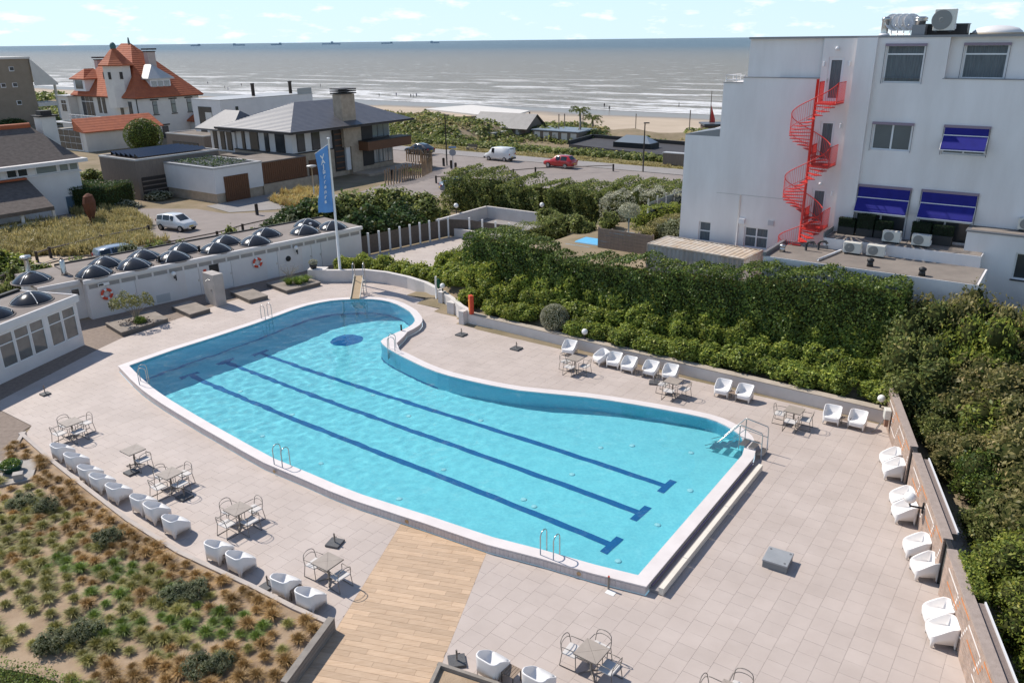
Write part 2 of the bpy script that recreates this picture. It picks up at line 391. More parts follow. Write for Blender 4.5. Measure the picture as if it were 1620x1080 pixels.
def flat_sheet(name, poly, m, z, thick=0.0, kind='structure'):
    mb = MB(); mb.poly([(p.x, p.y, z) for p in poly]); o = mb.build(name, m)
    bm = bmesh.new(); bm.from_mesh(o.data); bmesh.ops.triangulate(bm, faces=bm.faces[:]); bmesh.ops.recalc_face_normals(bm, faces=bm.faces[:])
    if sum(f.normal.z for f in bm.faces) < 0: bmesh.ops.reverse_faces(bm, faces=bm.faces[:])
    bm.to_mesh(o.data); bm.free(); return tag(o, kind=kind) if kind else o

m_tile = mat('deck_tile', (0.445, 0.375, 0.33), 0.62, (0.515, 0.44, 0.392), 0.55, 0.12, 40, island=0.03, detail=8, stretch=(1, 1, 1))
m_tile1 = mat('deck_tile_single', (0.445, 0.375, 0.33), 0.62, (0.515, 0.44, 0.392), 0.55, 0.12, 40, rnd=0.03, detail=8)
m_grout = mat('tile_grout', (0.36, 0.315, 0.285), 0.9, (0.31, 0.275, 0.25), 3)
m_plank = mat('timber_look_tile', (0.46, 0.315, 0.20), 0.6, (0.55, 0.40, 0.27), 2.2, 0.1, 30, rnd=0.13, stretch=(1, 7, 1))
deck = flat_sheet('pool_deck', deck_poly, m_grout, -0.012)
tiles = lattice(deck_poly, G(1009.5, 909), U, V, 0.575, 0.575, 0.0065, stagger=0.34)
def in_view(c):
    q = cam.matrix_world.inverted() @ Vector((c.x, c.y, 0)); px = CX+F_PX*q.x/-q.z; py = CY-F_PX*q.y/-q.z
    return -20 < px < 1640 and py < 1095
def prism_mesh(name, pts, z0, z1):
    mb = MB(); mb.prism([(p.x, p.y) for p in pts], z0, z1); return mb
cent = [sum(t, Vector())/len(t) for t in tiles]
order = sorted(range(len(tiles)), key=lambda i: cent[i].length + (0 if in_view(cent[i]) and len(tiles[i]) == 4 else 1e3))
big = set(order[:300]); rest = MB()
for i, t in enumerate(tiles):
    zt = random.uniform(-0.0012, 0.0012)
    if i in big:
        mb = MB(); mb.prism([(p.x-cent[i].x, p.y-cent[i].y) for p in t], -0.0125, zt); o = mb.build('tile', m_tile1, deck, world=False); o.location = (cent[i].x, cent[i].y, 0)
    else: rest.prism([(p.x, p.y) for p in t], -0.0125, zt)
tag(rest.build('tiles', m_tile, deck), kind='stuff')
wood = flat_sheet('timber_look_path', wood_poly, m_grout, -0.012)
planks = lattice(wood_poly, wl, V2, U2, 0.21, 1.25, 0.008, stagger=0.36)
pc = [sum(t, Vector())/len(t) for t in planks]
for t, c in zip(planks, pc):
    mb = MB(); mb.prism([(p.x-c.x, p.y-c.y) for p in t], -0.0125, random.uniform(-0.001, 0.001)); o = mb.build('plank', m_plank, wood, world=False); o.location = (c.x, c.y, 0)

# terrain sheets, with the paved court cut out
def inside(p, poly):
    r = False; n = len(poly)
    for i in range(n):
        a, b = poly[i], poly[i-1]
        if (a.y > p.y) != (b.y > p.y) and p.x < (b.x-a.x)*(p.y-a.y)/(b.y-a.y)+a.x: r = not r
    return r
gr = terrain('ground', [-30, -10]+list(np.arange(0, 60, 1.0))+list(np.arange(60, 176.1, 1.5)), s_l, m_soil)
court = [Vector((*outer[i].xy, 0)) for i in range(nI)]
bm = bmesh.new(); bm.from_mesh(gr.data)
cc = sum(court, Vector())/nI; big_court = [cc+(p-cc)*1.0 for p in court]
sel = [v for v in bm.verts if inside(v.co, deck_poly) or inside(v.co, court) or inside(v.co, wood_poly)]
dead = [f for f in bm.faces if all((inside(v.co, deck_poly) or inside(v.co, court) or inside(v.co, wood_poly)) for v in f.verts)]
bmesh.ops.delete(bm, geom=dead, context='FACES')
for v in bm.verts:                              # cells that straddle the rim sink below the paving
    if inside(v.co, court): v.co.z = -3.2
bm.to_mesh(gr.data); bm.free()
beach = terrain('beach', list(np.arange(176.1, 300, 4.0)), sorted(set(list(np.arange(-900, 500, 12.0)))), m_sand)
# wet sand near the water is darker and shinier
t = m_sand.node_tree; b = t.nodes['Principled BSDF']; src = b.inputs['Base Color'].links[0].from_socket
gp = t.nodes.new('ShaderNodeNewGeometry'); dv = t.nodes.new('ShaderNodeVectorMath'); dv.operation = 'DOT_PRODUCT'; dv.inputs[1].default_value = V
t.links.new(gp.outputs['Position'], dv.inputs[0])
nz = t.nodes.new('ShaderNodeTexNoise'); nz.inputs['Scale'].default_value = 0.03; nz.inputs['Detail'].default_value = 3; t.links.new(gp.outputs['Position'], nz.inputs['Vector'])
ad = t.nodes.new('ShaderNodeMath'); ad.operation = 'MULTIPLY_ADD'; ad.inputs[1].default_value = 40; t.links.new(nz.outputs['Fac'], ad.inputs[0]); t.links.new(dv.outputs['Value'], ad.inputs[2])
mr = t.nodes.new('ShaderNodeMapRange'); mr.inputs[1].default_value = 246; mr.inputs[2].default_value = 262; t.links.new(ad.outputs[0], mr.inputs[0])
mxw = t.nodes.new('ShaderNodeMixRGB'); mxw.inputs['Color2'].default_value = (0.22, 0.185, 0.15, 1); t.links.new(mr.outputs[0], mxw.inputs['Fac']); t.links.new(src, mxw.inputs['Color1']); t.links.new(mxw.outputs[0], b.inputs['Base Color'])
mrr = t.nodes.new('ShaderNodeMapRange'); mrr.inputs[1].default_value = 246; mrr.inputs[2].default_value = 262; mrr.inputs[3].default_value = 0.95; mrr.inputs[4].default_value = 0.3; t.links.new(ad.outputs[0], mrr.inputs[0]); t.links.new(mrr.outputs[0], b.inputs['Roughness'])

# ------------------------------------------------------------------ sea
def sea_mat():
    m = bpy.data.materials.new('sea_water'); m.use_nodes = True; t = m.node_tree; b = t.nodes['Principled BSDF']
    L = t.links.new; N = t.nodes.new
    gp = N('ShaderNodeNewGeometry')
    du = N('ShaderNodeVectorMath'); du.operation = 'DOT_PRODUCT'; du.inputs[1].default_value = U; L(gp.outputs['Position'], du.inputs[0])
    dv = N('ShaderNodeVectorMath'); dv.operation = 'DOT_PRODUCT'; dv.inputs[1].default_value = V; L(gp.outputs['Position'], dv.inputs[0])
    def coords(a, b_):
        c = N('ShaderNodeCombineXYZ'); m1 = N('ShaderNodeMath'); m1.operation = 'MULTIPLY'; m1.inputs[1].default_value = a; m2 = N('ShaderNodeMath'); m2.operation = 'MULTIPLY'; m2.inputs[1].default_value = b_
        L(du.outputs['Value'], m1.inputs[0]); L(dv.outputs['Value'], m2.inputs[0]); L(m1.outputs[0], c.inputs[0]); L(m2.outputs[0], c.inputs[1]); return c.outputs[0]
    def noise(vec, sc, det, rough=0.6):
        n = N('ShaderNodeTexNoise'); n.inputs['Scale'].default_value = sc; n.inputs['Detail'].default_value = det; n.inputs['Roughness'].default_value = rough; L(vec, n.inputs['Vector']); return n.outputs['Fac']
    def ramp(v, a, b_, c0=0.0, c1=1.0):
        r = N('ShaderNodeMapRange'); r.interpolation_type = 'SMOOTHSTEP'; r.inputs[1].default_value = a; r.inputs[2].default_value = b_; r.inputs[3].default_value = c0; r.inputs[4].default_value = c1; L(v, r.inputs[0]); return r.outputs[0]
    def mul(a, b_):
        k = N('ShaderNodeMath'); k.operation = 'MULTIPLY'; k.use_clamp = True; L(a, k.inputs[0]); L(b_, k.inputs[1]); return k.outputs[0]
    def mx2(a, b_):
        k = N('ShaderNodeMath'); k.operation = 'MAXIMUM'; L(a, k.inputs[0]); L(b_, k.inputs[1]); return k.outputs[0]
    # long rollers parallel to the shore, broken up along their length
    long_n = noise(coords(0.012, 0.045), 1.0, 5, 0.62)
    roll = ramp(long_n, 0.535, 0.60); near = ramp(dv.outputs['Value'], 480, 262); f1 = mul(roll, ramp(dv.outputs['Value'], 560, 300))
    streak = mul(ramp(noise(coords(0.02, 0.09), 1.0, 6, 0.7), 0.47, 0.56), ramp(dv.outputs['Value'], 360, 270))
    cap = mul(ramp(noise(coords(0.05, 0.12), 1.0, 5, 0.6), 0.615, 0.67), ramp(dv.outputs['Value'], 1700, 420))
    edge = mul(ramp(noise(coords(0.03, 0.12), 1.0, 4), 0.36, 0.5), ramp(dv.outputs['Value'], 275, 262))
    foam = mx2(mx2(f1, streak), mx2(cap, edge))
    brk = ramp(noise(coords(0.25, 0.5), 1.0, 4), 0.28, 0.55, 0.35, 1.0); foam = mul(foam, brk)
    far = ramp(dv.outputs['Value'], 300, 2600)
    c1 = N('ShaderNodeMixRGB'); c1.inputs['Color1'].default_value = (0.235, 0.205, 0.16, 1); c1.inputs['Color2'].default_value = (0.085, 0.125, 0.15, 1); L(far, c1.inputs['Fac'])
    c2 = N('ShaderNodeMixRGB'); c2.inputs['Color2'].default_value = (0.8, 0.8, 0.79, 1); L(c1.outputs[0], c2.inputs['Color1']); L(foam, c2.inputs['Fac'])
    L(c2.outputs[0], b.inputs['Base Color'])
    L(ramp(foam, 0, 1, 0.32, 0.8), b.inputs['Roughness']); b.inputs['IOR'].default_value = 1.33; b.inputs['Specular IOR Level'].default_value = 0.15
    hgt = noise(coords(0.10, 0.26), 1.0, 8, 0.66)
    bp = N('ShaderNodeBump'); bp.inputs['Strength'].default_value = 1.0; bp.inputs['Distance'].default_value = 3.0; L(hgt, bp.inputs['Height']); L(bp.outputs[0], b.inputs['Normal'])
    return m
mb = MB(); sl = [-60000, -8000, -1500, 1500, 8000, 60000]; wl_ = [258, 600, 2000, 9000, 70000]; ZSEA = -7.45
for w in wl_:
    for s in sl: p = U*s+V*w; mb.v.append((p.x, p.y, ZSEA))
for i in range(len(wl_)-1):
    for j in range(len(sl)-1): mb.f.append((i*6+j, (i+1)*6+j, (i+1)*6+j+1, i*6+j+1)); mb.sm.append(False)
tag(mb.build('sea', sea_mat()), kind='structure')

# ------------------------------------------------------------------ pool
pool = thing('swimming_pool', 'kidney-cornered turquoise swimming pool with raised white tiled rim and three dark lanes', 'swimming pool', (*cc.xy, 0))
m_cop = mat('coping_stone', (0.66, 0.60, 0.575), 0.55, (0.72, 0.665, 0.64), 1.4, 0.05, 30)
m_rim = mat('rim_tile', (0.56, 0.50, 0.48), 0.45, (0.62, 0.56, 0.54), 2.0)
m_trim = mat('rim_trim', (0.20, 0.17, 0.30), 0.4)
m_mosaic = mat('pool_mosaic', (0.37, 0.67, 0.72), 0.5, (0.47, 0.76, 0.79), 8.0, detail=3)
m_mwall = mat('pool_wall_mosaic', (0.20, 0.50, 0.64), 0.45, (0.26, 0.57, 0.70), 9.0, detail=3)
m_lane = mat('lane_mosaic', (0.015, 0.11, 0.30), 0.45, (0.02, 0.14, 0.36), 9.0)
PLx, PRx = G(204, 578, ZC).dot(U), G(1176, 716, ZC).dot(U)
Z_DEEP, Z_SHAL = -2.6, -0.85
def zfloor(p): return Z_DEEP+(Z_SHAL-Z_DEEP)*smooth(0.0, 1.0, (p.dot(U)-PLx)/(PRx-PLx))
mb = MB(); n = nI
for i in range(n):
    a, b_, c, d = inner[i], inner[(i+1) % n], outer[(i+1) % n], outer[i]
    mb.add([a, b_, c, d], [(0, 1, 2, 3)][:1])
    mb.add([a-Vector((0,0,0.05)), b_-Vector((0,0,0.05)), b_, a], [(0, 1, 2, 3)])
    mb.add([d-Vector((0,0,0.045)), c-Vector((0,0,0.045)), c, d], [(3, 2, 1, 0)])
o = mb.build('coping', m_cop, pool); bm = bmesh.new(); bm.from_mesh(o.data); bmesh.ops.remove_doubles(bm, verts=bm.verts[:], dist=1e-4); bmesh.ops.recalc_face_normals(bm, faces=bm.faces[:]); bm.to_mesh(o.data); bm.free()
rim_in = offset_ring(inner, 0.425); 
for i in range(iT-2, iT+3): rim_in[i] = outer[i]*0.97+inner[i]*0.03
mb = MB(); mt = MB()
for i in range(n):
    a, b_ = rim_in[i], rim_in[(i+1) % n]
    mb.add([(a.x,a.y,-0.02),(b_.x,b_.y,-0.02),(b_.x,b_.y,ZC-0.07),(a.x,a.y,ZC-0.07)], [(3,2,1,0)])
    mt.add([(a.x,a.y,ZC-0.07),(b_.x,b_.y,ZC-0.07),(b_.x,b_.y,ZC-0.044),(a.x,a.y,ZC-0.044)], [(3,2,1,0)])
mb.build('rim_wall', m_rim, pool); mt.build('rim_trim', m_trim, pool)
# upright facing tiles of the rim on the sides turned to the camera
run = [rim_in[i] for i in range(iC, nI)]+[rim_in[0]]
m_ft = mat('rim_facing_tile', (0.60, 0.54, 0.52), 0.4, rnd=0.05)
tm = None; cnt = 0
for a, b_ in zip(run, run[1:]):
    d = b_-a; L = d.length; k = max(1, round(L/0.152)); rz = rotz_of(d)
    for j in range(k):
        if cnt >= 300: break
        if tm is None: q = MB(); q.rbox(-0.073, 0.073, -0.014, 0.006, 0, 0.24, 0.004); tm = q.mesh('facing_tile')
        c = a+d*((j+0.5)/k); o = link_mesh('facing_tile', tm, m_ft, pool); o.location = (c.x-cc.x, c.y-cc.y, 0.008); o.rotation_euler = (0, 0, rz+math.pi); o.scale = ((L/k)/0.152, 1, 1); cnt += 1
# basin
mbw = MB(); mbd = MB()
for i in range(n):
    a, b_ = inner[i], inner[(i+1) % n]; za, zb = zfloor(a), zfloor(b_)
    mbw.add([(a.x,a.y,za-0.05),(b_.x,b_.y,zb-0.05),(b_.x,b_.y,ZC-0.05),(a.x,a.y,ZC-0.05)], [(0,1,2,3)])
mbw.build('basin_wall', m_mwall, pool)
# dark tile line along the foot of the far wall and of the curved inner wall
for i in list(range(0, iT-1))+list(range(iT, iT+6)):
    a, b_ = inner[i], inner[i+1]; e = (b_-a).normalized(); nn = Vector((e.y, -e.x, 0))*0.012; za, zb = zfloor(a)+0.02, zfloor(b_)+0.02
    mbd.add([(a.x+nn.x,a.y+nn.y,za),(b_.x+nn.x,b_.y+nn.y,zb),(b_.x+nn.x,b_.y+nn.y,zb+0.22),(a.x+nn.x,a.y+nn.y,za+0.22)], [(0,1,2,3)])
mbd.build('wall_base_line', m_lane, pool)
bm = bmesh.new(); vs = [bm.verts.new((p.x, p.y, 0)) for p in inner]; bm.faces.new(vs)
for k in range(-60, 61): bmesh.ops.bisect_plane(bm, geom=bm.verts[:]+bm.edges[:]+bm.faces[:], plane_co=cc+U*(k*0.5), plane_no=U)
for v in bm.verts: v.co.z = zfloor(v.co)
bmesh.ops.triangulate(bm, faces=bm.faces[:]); bmesh.ops.recalc_face_normals(bm, faces=bm.faces[:])
if sum(f.normal.z for f in bm.faces) < 0: bmesh.ops.reverse_faces(bm, faces=bm.faces[:])
for v in bm.verts: v.co.x -= cc.x; v.co.y -= cc.y
me = bpy.data.meshes.new('basin_floor'); bm.to_mesh(me); bm.free(); link_mesh('basin_floor', me, m_mosaic, pool)
# water body
def water_surface():
    bm = bmesh.new(); vs = [bm.verts.new((p.x, p.y, 0)) for p in inner]; bm.faces.new(vs)
    for ax, rng_ in ((U, 130), (V, 105)):
        for k in range(-rng_, rng_+1): bmesh.ops.bisect_plane(bm, geom=bm.verts[:]+bm.edges[:]+bm.faces[:], plane_co=cc+ax*(k*0.145), plane_no=ax)
    return bm
bm = water_surface()
for v in bm.verts:
    x, y = v.co.x, v.co.y; k = 0.55+0.45*smooth(PRx-6, PRx-16, v.co.dot(U))
    v.co.z = ZW + 0.016*mnoise.noise(Vector((x*0.8, y*0.8, 3))) + k*(0.010*mnoise.noise(Vector((x*2.1, y*2.1, 9))) + 0.0055*mnoise.noise(Vector((x*4.4, y*4.4, 2))))
bmesh.ops.recalc_face_normals(bm, faces=bm.faces[:])
if sum(f.normal.z for f in bm.faces) < 0: bmesh.ops.reverse_faces(bm, faces=bm.faces[:])
for f in bm.faces: f.smooth = True
for v in bm.verts: v.co.x -= cc.x; v.co.y -= cc.y
me = bpy.data.meshes.new('water'); bm.to_mesh(me); bm.free()
mw = bpy.data.materials.new('pool_water'); mw.use_nodes = True; t = mw.node_tree; b = t.nodes['Principled BSDF']
b.inputs['Base Color'].default_value = (0.45, 0.90, 0.935, 1); b.inputs['Roughness'].default_value = 0.0; b.inputs['IOR'].default_value = 1.33; b.inputs['Transmission Weight'].default_value = 1.0; b.inputs['Specular IOR Level'].default_value = 0.25
water = link_mesh('water', me, mw, pool)
# painted lanes on the basin floor
def on_floor(x, y):
    """pixel -> floor point, bending the sight line at the water surface"""
    d = ray(x, y).normalized(); p = G(x, y, ZW); c = -d.z; s_ = math.sqrt(1-c*c)/1.33; c2 = math.sqrt(1-s_*s_)
    h = Vector((d.x, d.y, 0)).normalized(); dr = h*s_ - Vector((0, 0, c2)); q = p.copy()
    for _ in range(12): q = p + dr*((ZW-zfloor(q))/c2)
    return q
def floor_strip(a, b_, w, lift):
    d = Vector((b_.x-a.x, b_.y-a.y, 0)); L = d.length; d.normalize(); nn = Vector((-d.y, d.x, 0))*(w/2); k = max(1, int(L/0.5)); vs = []
    for i in range(k+1):
        p = Vector((a.x, a.y, 0))+d*(L*i/k)
        for q in (p+nn, p-nn): vs.append((q.x, q.y, zfloor(q)+lift))
    return vs, [(2*i, 2*i+1, 2*i+3, 2*i+2) for i in range(k)]
for (x0, y0, x1, y1) in ((300, 593, 968, 862), (357, 572, 1014, 812), (412, 558, 1055, 769)):
    a, b_ = on_floor(x0, y0), on_floor(x1, y1); m_ = MB(); d = (b_-a); d.z = 0; d.normalize(); nn = Vector((-d.y, d.x, 0))
    m_.add(*floor_strip(a, b_, 0.30, 0.012))
    for e in (a, b_): m_.add(*floor_strip(e+nn*0.55, e-nn*0.55, 0.30, 0.016))
    m_.build('lane_line', m_lane, pool)
m_ = MB(); c0 = on_floor(549, 538); m_.poly([(c0.x+0.95*math.cos(a*math.pi/16), c0.y+0.95*math.sin(a*math.pi/16), zfloor(Vector((c0.x+0.95*math.cos(a*math.pi/16), c0.y+0.95*math.sin(a*math.pi/16), 0)))+0.012) for a in range(32)]); m_.build('floor_disc', m_lane, pool)
m_inlet = mat('inlet_plate', (0.8, 0.82, 0.82), 0.4)
for x, y in ((508,733),(632,789),(702,743),(845,801),(978,887),(1040,830),(1092,776),(905,750),(1000,705),(760,665),(828,790),(380,619),(463,656),(647,658),(590,625),(1093,716),(950,708),(415,690)):
    c0 = on_floor(x, y); q = MB(); q.lathe([(0.12, 0), (0.12, 0.03), (0.05, 0.045)], 10, c=(c0.x, c0.y, zfloor(c0)+0.005)); q.build('inlet', m_inlet, pool)
water.cycles.is_caustics_caster = True
for o in pool.children:
    if o.name.startswith(('basin', 'lane', 'wall_base', 'floor', 'inlet')): o.cycles.is_caustics_receiver = True
sd.cycles.is_caustics_light = True
# ------------------------------------------------------------------ the white hotel
HP = DIST(1310, 120, 47.5); HP.z = 0
HM = frame(HP, U)                              # local x along the front, y away from the pool, z up
def hsz(x, y, off=0.0):
    q = VP(x, y, HP - V*off, U); return (q-HP).dot(U), q.z
def hpt(s, off, z): return HP + U*s - V*off + Vector((0, 0, z))
m_white = mat('white_render', (0.69, 0.65, 0.63), 0.85, (0.79, 0.755, 0.74), 0.8, 0.06, 14, spec=0.2, detail=7, stretch=(1, 1, 0.22))
m_trimg = mat('grey_metal_trim', (0.22, 0.22, 0.23), 0.45, metal=0.3)
m_frame = mat('white_frame', (0.70, 0.70, 0.71), 0.4)
m_mauve = mat('mauve_box', (0.25, 0.19, 0.24), 0.5)
m_glass = mat('window_glass', (0.035, 0.04, 0.045), 0.08, (0.06, 0.065, 0.07), 0.6, spec=0.6)
m_curt = mat('grey_curtain', (0.16, 0.18, 0.19), 0.9, (0.10, 0.115, 0.125), 9, stretch=(3, 3, 0.15))
m_blue = mat('blue_awning', (0.012, 0.013, 0.17), 0.85, (0.016, 0.017, 0.21), 3, 0.05, 60)
m_red = mat('red_paint', (0.62, 0.045, 0.035), 0.45, (0.56, 0.04, 0.03), 5)
m_roof = mat('roof_felt', (0.20, 0.175, 0.155), 0.95, (0.27, 0.235, 0.205), 0.8, 0.3, 18, spec=0.1)
m_dark = mat('dark_metal', (0.025, 0.025, 0.027), 0.5)
m_steel = mat('stainless_steel', (0.50, 0.49, 0.47), 0.28, metal=0.9)
m_ac = mat('cream_casing', (0.62, 0.60, 0.54), 0.5)
m_acg = mat('fan_grille', (0.22, 0.22, 0.21), 0.6)
hotel = thing('hotel_building', 'four-storey white rendered hotel with flat roof and blue awnings behind the hedge', 'building', HP)
TOP = 16.0; DEP = 12.0
win_rects = {'a': (2.70, 4.48, 13.76, 15.56), 'c': (2.60, 4.47, 10.42, 11.77), 'd': (5.95, 7.88, 10.42, 11.77), 'e': (2.32, 4.85, 5.96, 8.54), 'f': (5.42, 7.92, 5.96, 8.54)}
# main front (right of the pilaster)
mb = MB(); E0, E1 = 2.28, 13.5
mb.holes(E0, 5.52, 13.98, TOP-0.1, [win_rects['a']], 0.16, HM)
mb.holes(E0, E1, 2.0, 13.98, [(2.70, 4.48, 13.76, 13.98)]+[win_rects[k] for k in 'cdef'], 0.16, HM)
mb.box(E0, E1, 0.5, DEP, 2.0, 13.97, HM); mb.box(E0, 5.52, 0.5, DEP, 13.97, TOP-0.101, HM)
mb.build('wall', m_white, hotel)
mb = MB(); B = Matrix.Translation((0, 0, 0)); MR = HM @ Matrix.Translation((0, 0.35, 0))
mb.holes(5.52, E1, 13.98, TOP-0.1, [(6.16, 8.02, 13.98, 15.57)], 0.16, MR); mb.box(5.521, E1, 0.55, DEP, 13.985, TOP-0.101, HM)
mb.add([(5.52,0,13.98),(5.52,0.35,13.98),(5.52,0.35,TOP-0.1),(5.52,0,TOP-0.1)], [(0,1,2,3)], False, HM)
mb.add([(5.52,0,13.98),(E1,0,13.98),(E1,0.35,13.98),(5.52,0.35,13.98)], [(0,1,2,3)], False, HM)
mb.build('wall', m_white, hotel)
# pilaster, stair bay, stepped west end
mb = MB(); mb.box(1.31, 2.279, -0.28, DEP, 2.0, TOP-0.1, HM); mb.build('pilaster', m_white, hotel)
mb = MB(); doors = [(-0.05, 0.74, 12.80, 14.96), (-0.10, 0.67, 9.62, 11.76), (-0.10, 0.67, 6.22, 8.15)]
mb.holes(-0.40, 1.309, 2.0, TOP-0.1, doors, 0.14, HM); mb.box(-0.40, 1.309, 0.45, DEP, 2.0, TOP-0.101, HM); mb.build('wall', m_white, hotel)
mb = MB(); mb.box(-4.41, -0.401, 0.22, DEP, 13.9, TOP-0.1, HM); mb.build('wall', m_white, hotel)
mb = MB(); lw = [(-3.72, -2.30, 4.35, 5.58)]
mb.holes(-5.68, -0.401, 2.0, 13.6, lw, 0.14, HM); mb.box(-5.68, -0.401, 0.45, DEP, 2.0, 13.59, HM); mb.box(-4.55, -0.402, 0.0, DEP-0.01, 13.6, 13.897, HM); mb.box(-5.679, -5.2, 0.003, 0.449, 2.0, 13.589, HM); mb.build('wall', m_white, hotel)
mb = MB(); mb.holes(-7.80, -5.681, 2.0, 10.62, [(-6.56, -5.80, 4.35, 5.58)], 0.14, HM @ Matrix.Translation((0, 0.0, 0))); mb.box(-7.80, -5.681, 0.45, DEP-1, 2.0, 10.61, HM); mb.box(-7.80, -7.6, 0.001, 0.449, 2.0, 10.6, HM); mb.build('wall', m_white, hotel)
# sloped dormer-like cap over the west wing
mb = MB(); mb.prism([(-7.8, 0.0), (-5.69, 0.0), (-5.69, 3.0), (-7.8, 3.0)], 10.62, [10.66, 11.05, 11.05, 10.66], HM); mb.build('sloped_cap', m_trimg, hotel)
def trim(s0, s1, o, z, h=0.10, d=0.35, name='roof_trim'):
    q = MB(); q.box(s0, s1, -o-0.05, d, z, z+h, HM); q.build(name, m_trimg, hotel)
trim(-4.42, 2.29, -0.02, TOP-0.1); trim(2.291, 13.5, 0.0, TOP-0.1); trim(-4.56, -0.42, 0.0, 13.897, 0.035, 0.24); trim(-5.70, -4.555, 0.0, 13.6, 0.04, 0.3); trim(5.45, 13.5, 0.0, 13.978, 0.03, 0.36)
q = MB(); q.box(-4.40, 13.5, 0.4, DEP, TOP-0.099, TOP-0.02, HM); q.build('roof', m_roof, hotel)
def window(rect, parent, y=0.10, panes=1, transom=None, curtain=True, fr=0.07, name='window', M=HM, fm=None, gm=None):
    a, b_, c, d = rect; fm = fm or m_frame
    q = MB(); q.box(a, b_, y, y+0.06, c, c+fr, M); q.box(a, b_, y, y+0.06, d-fr, d, M); q.box(a, a+fr, y+0.001, y+0.061, c+fr, d-fr, M); q.box(b_-fr, b_, y+0.001, y+0.061, c+fr, d-fr, M)
    for k in range(1, panes): x = a+(b_-a)*k/panes; q.box(x-fr*0.6, x+fr*0.6, y-0.005, y+0.055, c+fr, d-fr, M)
    if transom: q.box(a+fr, b_-fr, y+0.002, y+0.058, transom-fr*0.5, transom+fr*0.5, M)
    w = q.build(name, fm, parent)
    g = MB(); g.add([(a+fr*0.5, y+0.045, c+fr*0.5), (b_-fr*0.5, y+0.045, c+fr*0.5), (b_-fr*0.5, y+0.045, d-fr*0.5), (a+fr*0.5, y+0.045, d-fr*0.5)], [(0, 1, 2, 3)], False, M); 
    if not curtain: g.build('pane', gm or m_glass, w)
    else:
        # pleated curtain seen through the pane
        n = max(8, int((b_-a)/0.07)); vs = []; 
        for i in range(n+1):
            x = a+fr+(b_-a-2*fr)*i/n; yy = y+0.03+(0.022 if i % 2 else 0.0)
            vs += [(x, yy, c+fr), (x, yy, d-fr)]
        cu = MB(); cu.add(vs, [(2*i, 2*i+2, 2*i+3, 2*i+1) for i in range(n)], False, M); cu.build('curtain', m_curt, w)
    return w
def awning_box(rect, parent, proud=0.0, M=HM):
    a, b_, c, d = rect; q = MB(); q.box(a-0.06, b_+0.06, -0.12-proud, 0.02-proud, d-0.06, d+0.06, M); o = q.build('awning_box', m_mauve, parent)
    for x in (a-0.05, b_+0.05): r = MB(); r.tube([M @ Vector((x, -0.06-proud, d-0.05)), M @ Vector((x, -0.06-proud, c-0.05))], 0.014, 5); r.build('guide_rail', m_trimg, o)
window(win_rects['a'], hotel, transom=15.12); awning_box(win_rects['a'], hotel)
window((6.16, 8.02, 13.99, 15.57), hotel, transom=15.12, M=MR); awning_box((6.16, 8.02, 13.99, 15.57), hotel, M=MR)
window(win_rects['c'], hotel, panes=2, curtain=False); awning_box(win_rects['c'], hotel)
for k, zm, zb, pr in (('d', 11.35, 10.75, 0.42), ('e', 7.93, 7.30, 0.40), ('f', 7.93, 7.30, 0.40)):
    r = win_rects[k]; window(r, hotel, panes=2, curtain=False, transom=(r[2]+r[3])/2-0.2 if k != 'd' else None)
    a, b_, c, d = r; awning_box(r, hotel)
    q = MB(); y1 = -0.10-pr
    q.add([(a,-0.10,d-0.05),(b_,-0.10,d-0.05),(b_,-0.10,zm),(a,-0.10,zm),(b_,y1,zb),(a,y1,zb),(b_,y1-0.005,zb-0.07),(a,y1-0.005,zb-0.07)], [(3,2,1,0),(5,4,2,3),(7,6,4,5)], False, HM); aw = q.build('awning', m_blue, hotel)
    q = MB(); q.box(a-0.02, b_+0.02, -0.125, -0.095, zm-0.02, zm+0.02, HM); q.box(a-0.02, b_+0.02, y1-0.03, y1, zb-0.10, zb-0.06, HM)
    for x in (a-0.02, b_+0.02): q.tube([HM @ Vector((x, -0.10, zm)), HM @ Vector((x, y1, zb-0.07))], 0.013, 5)
    q.build('awning_bar', m_frame, aw)
window((-3.72, -2.30, 4.35, 5.58), hotel, panes=2, transom=5.02, curtain=True); window((-6.56, -5.80, 4.35, 5.58), hotel, transom=5.0)
for r in doors:
    w = window(r, hotel, y=0.06, curtain=True, fr=0.13, name='door')
    q = MB(); q.box(r[0]+0.02, r[0]+0.05, 0.0, 0.05, r[2]+0.95, r[2]+1.12, HM); q.build('handle', m_steel, w)
# wall lamps, vent boxes, downpipe
for s, z in ((-0.42+0.16, 14.65), (1.0, 14.66), (0.96, 11.55), (0.96, 7.95)):
    q = MB(); q.rbox(s-0.05, s+0.05, -0.10, -0.002, z-0.12, z+0.12, 0.02, HM); q.build('wall_lamp', m_frame, hotel)
q = MB(); q.sphere(hpt(0.32, 0.09, 15.4), 0.10, 10, 6); q.build('wall_lamp', m_frame, hotel)
q = MB(); q.sphere(hpt(0.30, 0.07, 8.42), 0.09, 10, 6); q.build('wall_lamp', m_frame, hotel)
q = MB(); q.box(-4.05, -3.72, -0.2, -0.002, 5.75, 6.05, HM); q.build('wall_box', m_frame, hotel)
q = MB(); q.box(-2.35, -2.02, -0.08, -0.002, 5.82, 6.12, HM); q.build('vent_grille', mat('grey_vent', (0.45, 0.45, 0.47), 0.6), hotel)
q = MB(); q.tube([HM @ Vector((-4.12, -0.05, 7.4)), HM @ Vector((-4.12, -0.05, 3.0))], 0.035, 6); q.build('downpipe', m_white, hotel)
q = MB(); q.box(-5.6, -0.41, -0.012, 0.001, 7.38, 7.41, HM); q.build('wall_joint', mat('wall_joint_grey', (0.5, 0.48, 0.46), 0.8), hotel)  # thin grey strip along the wall joint
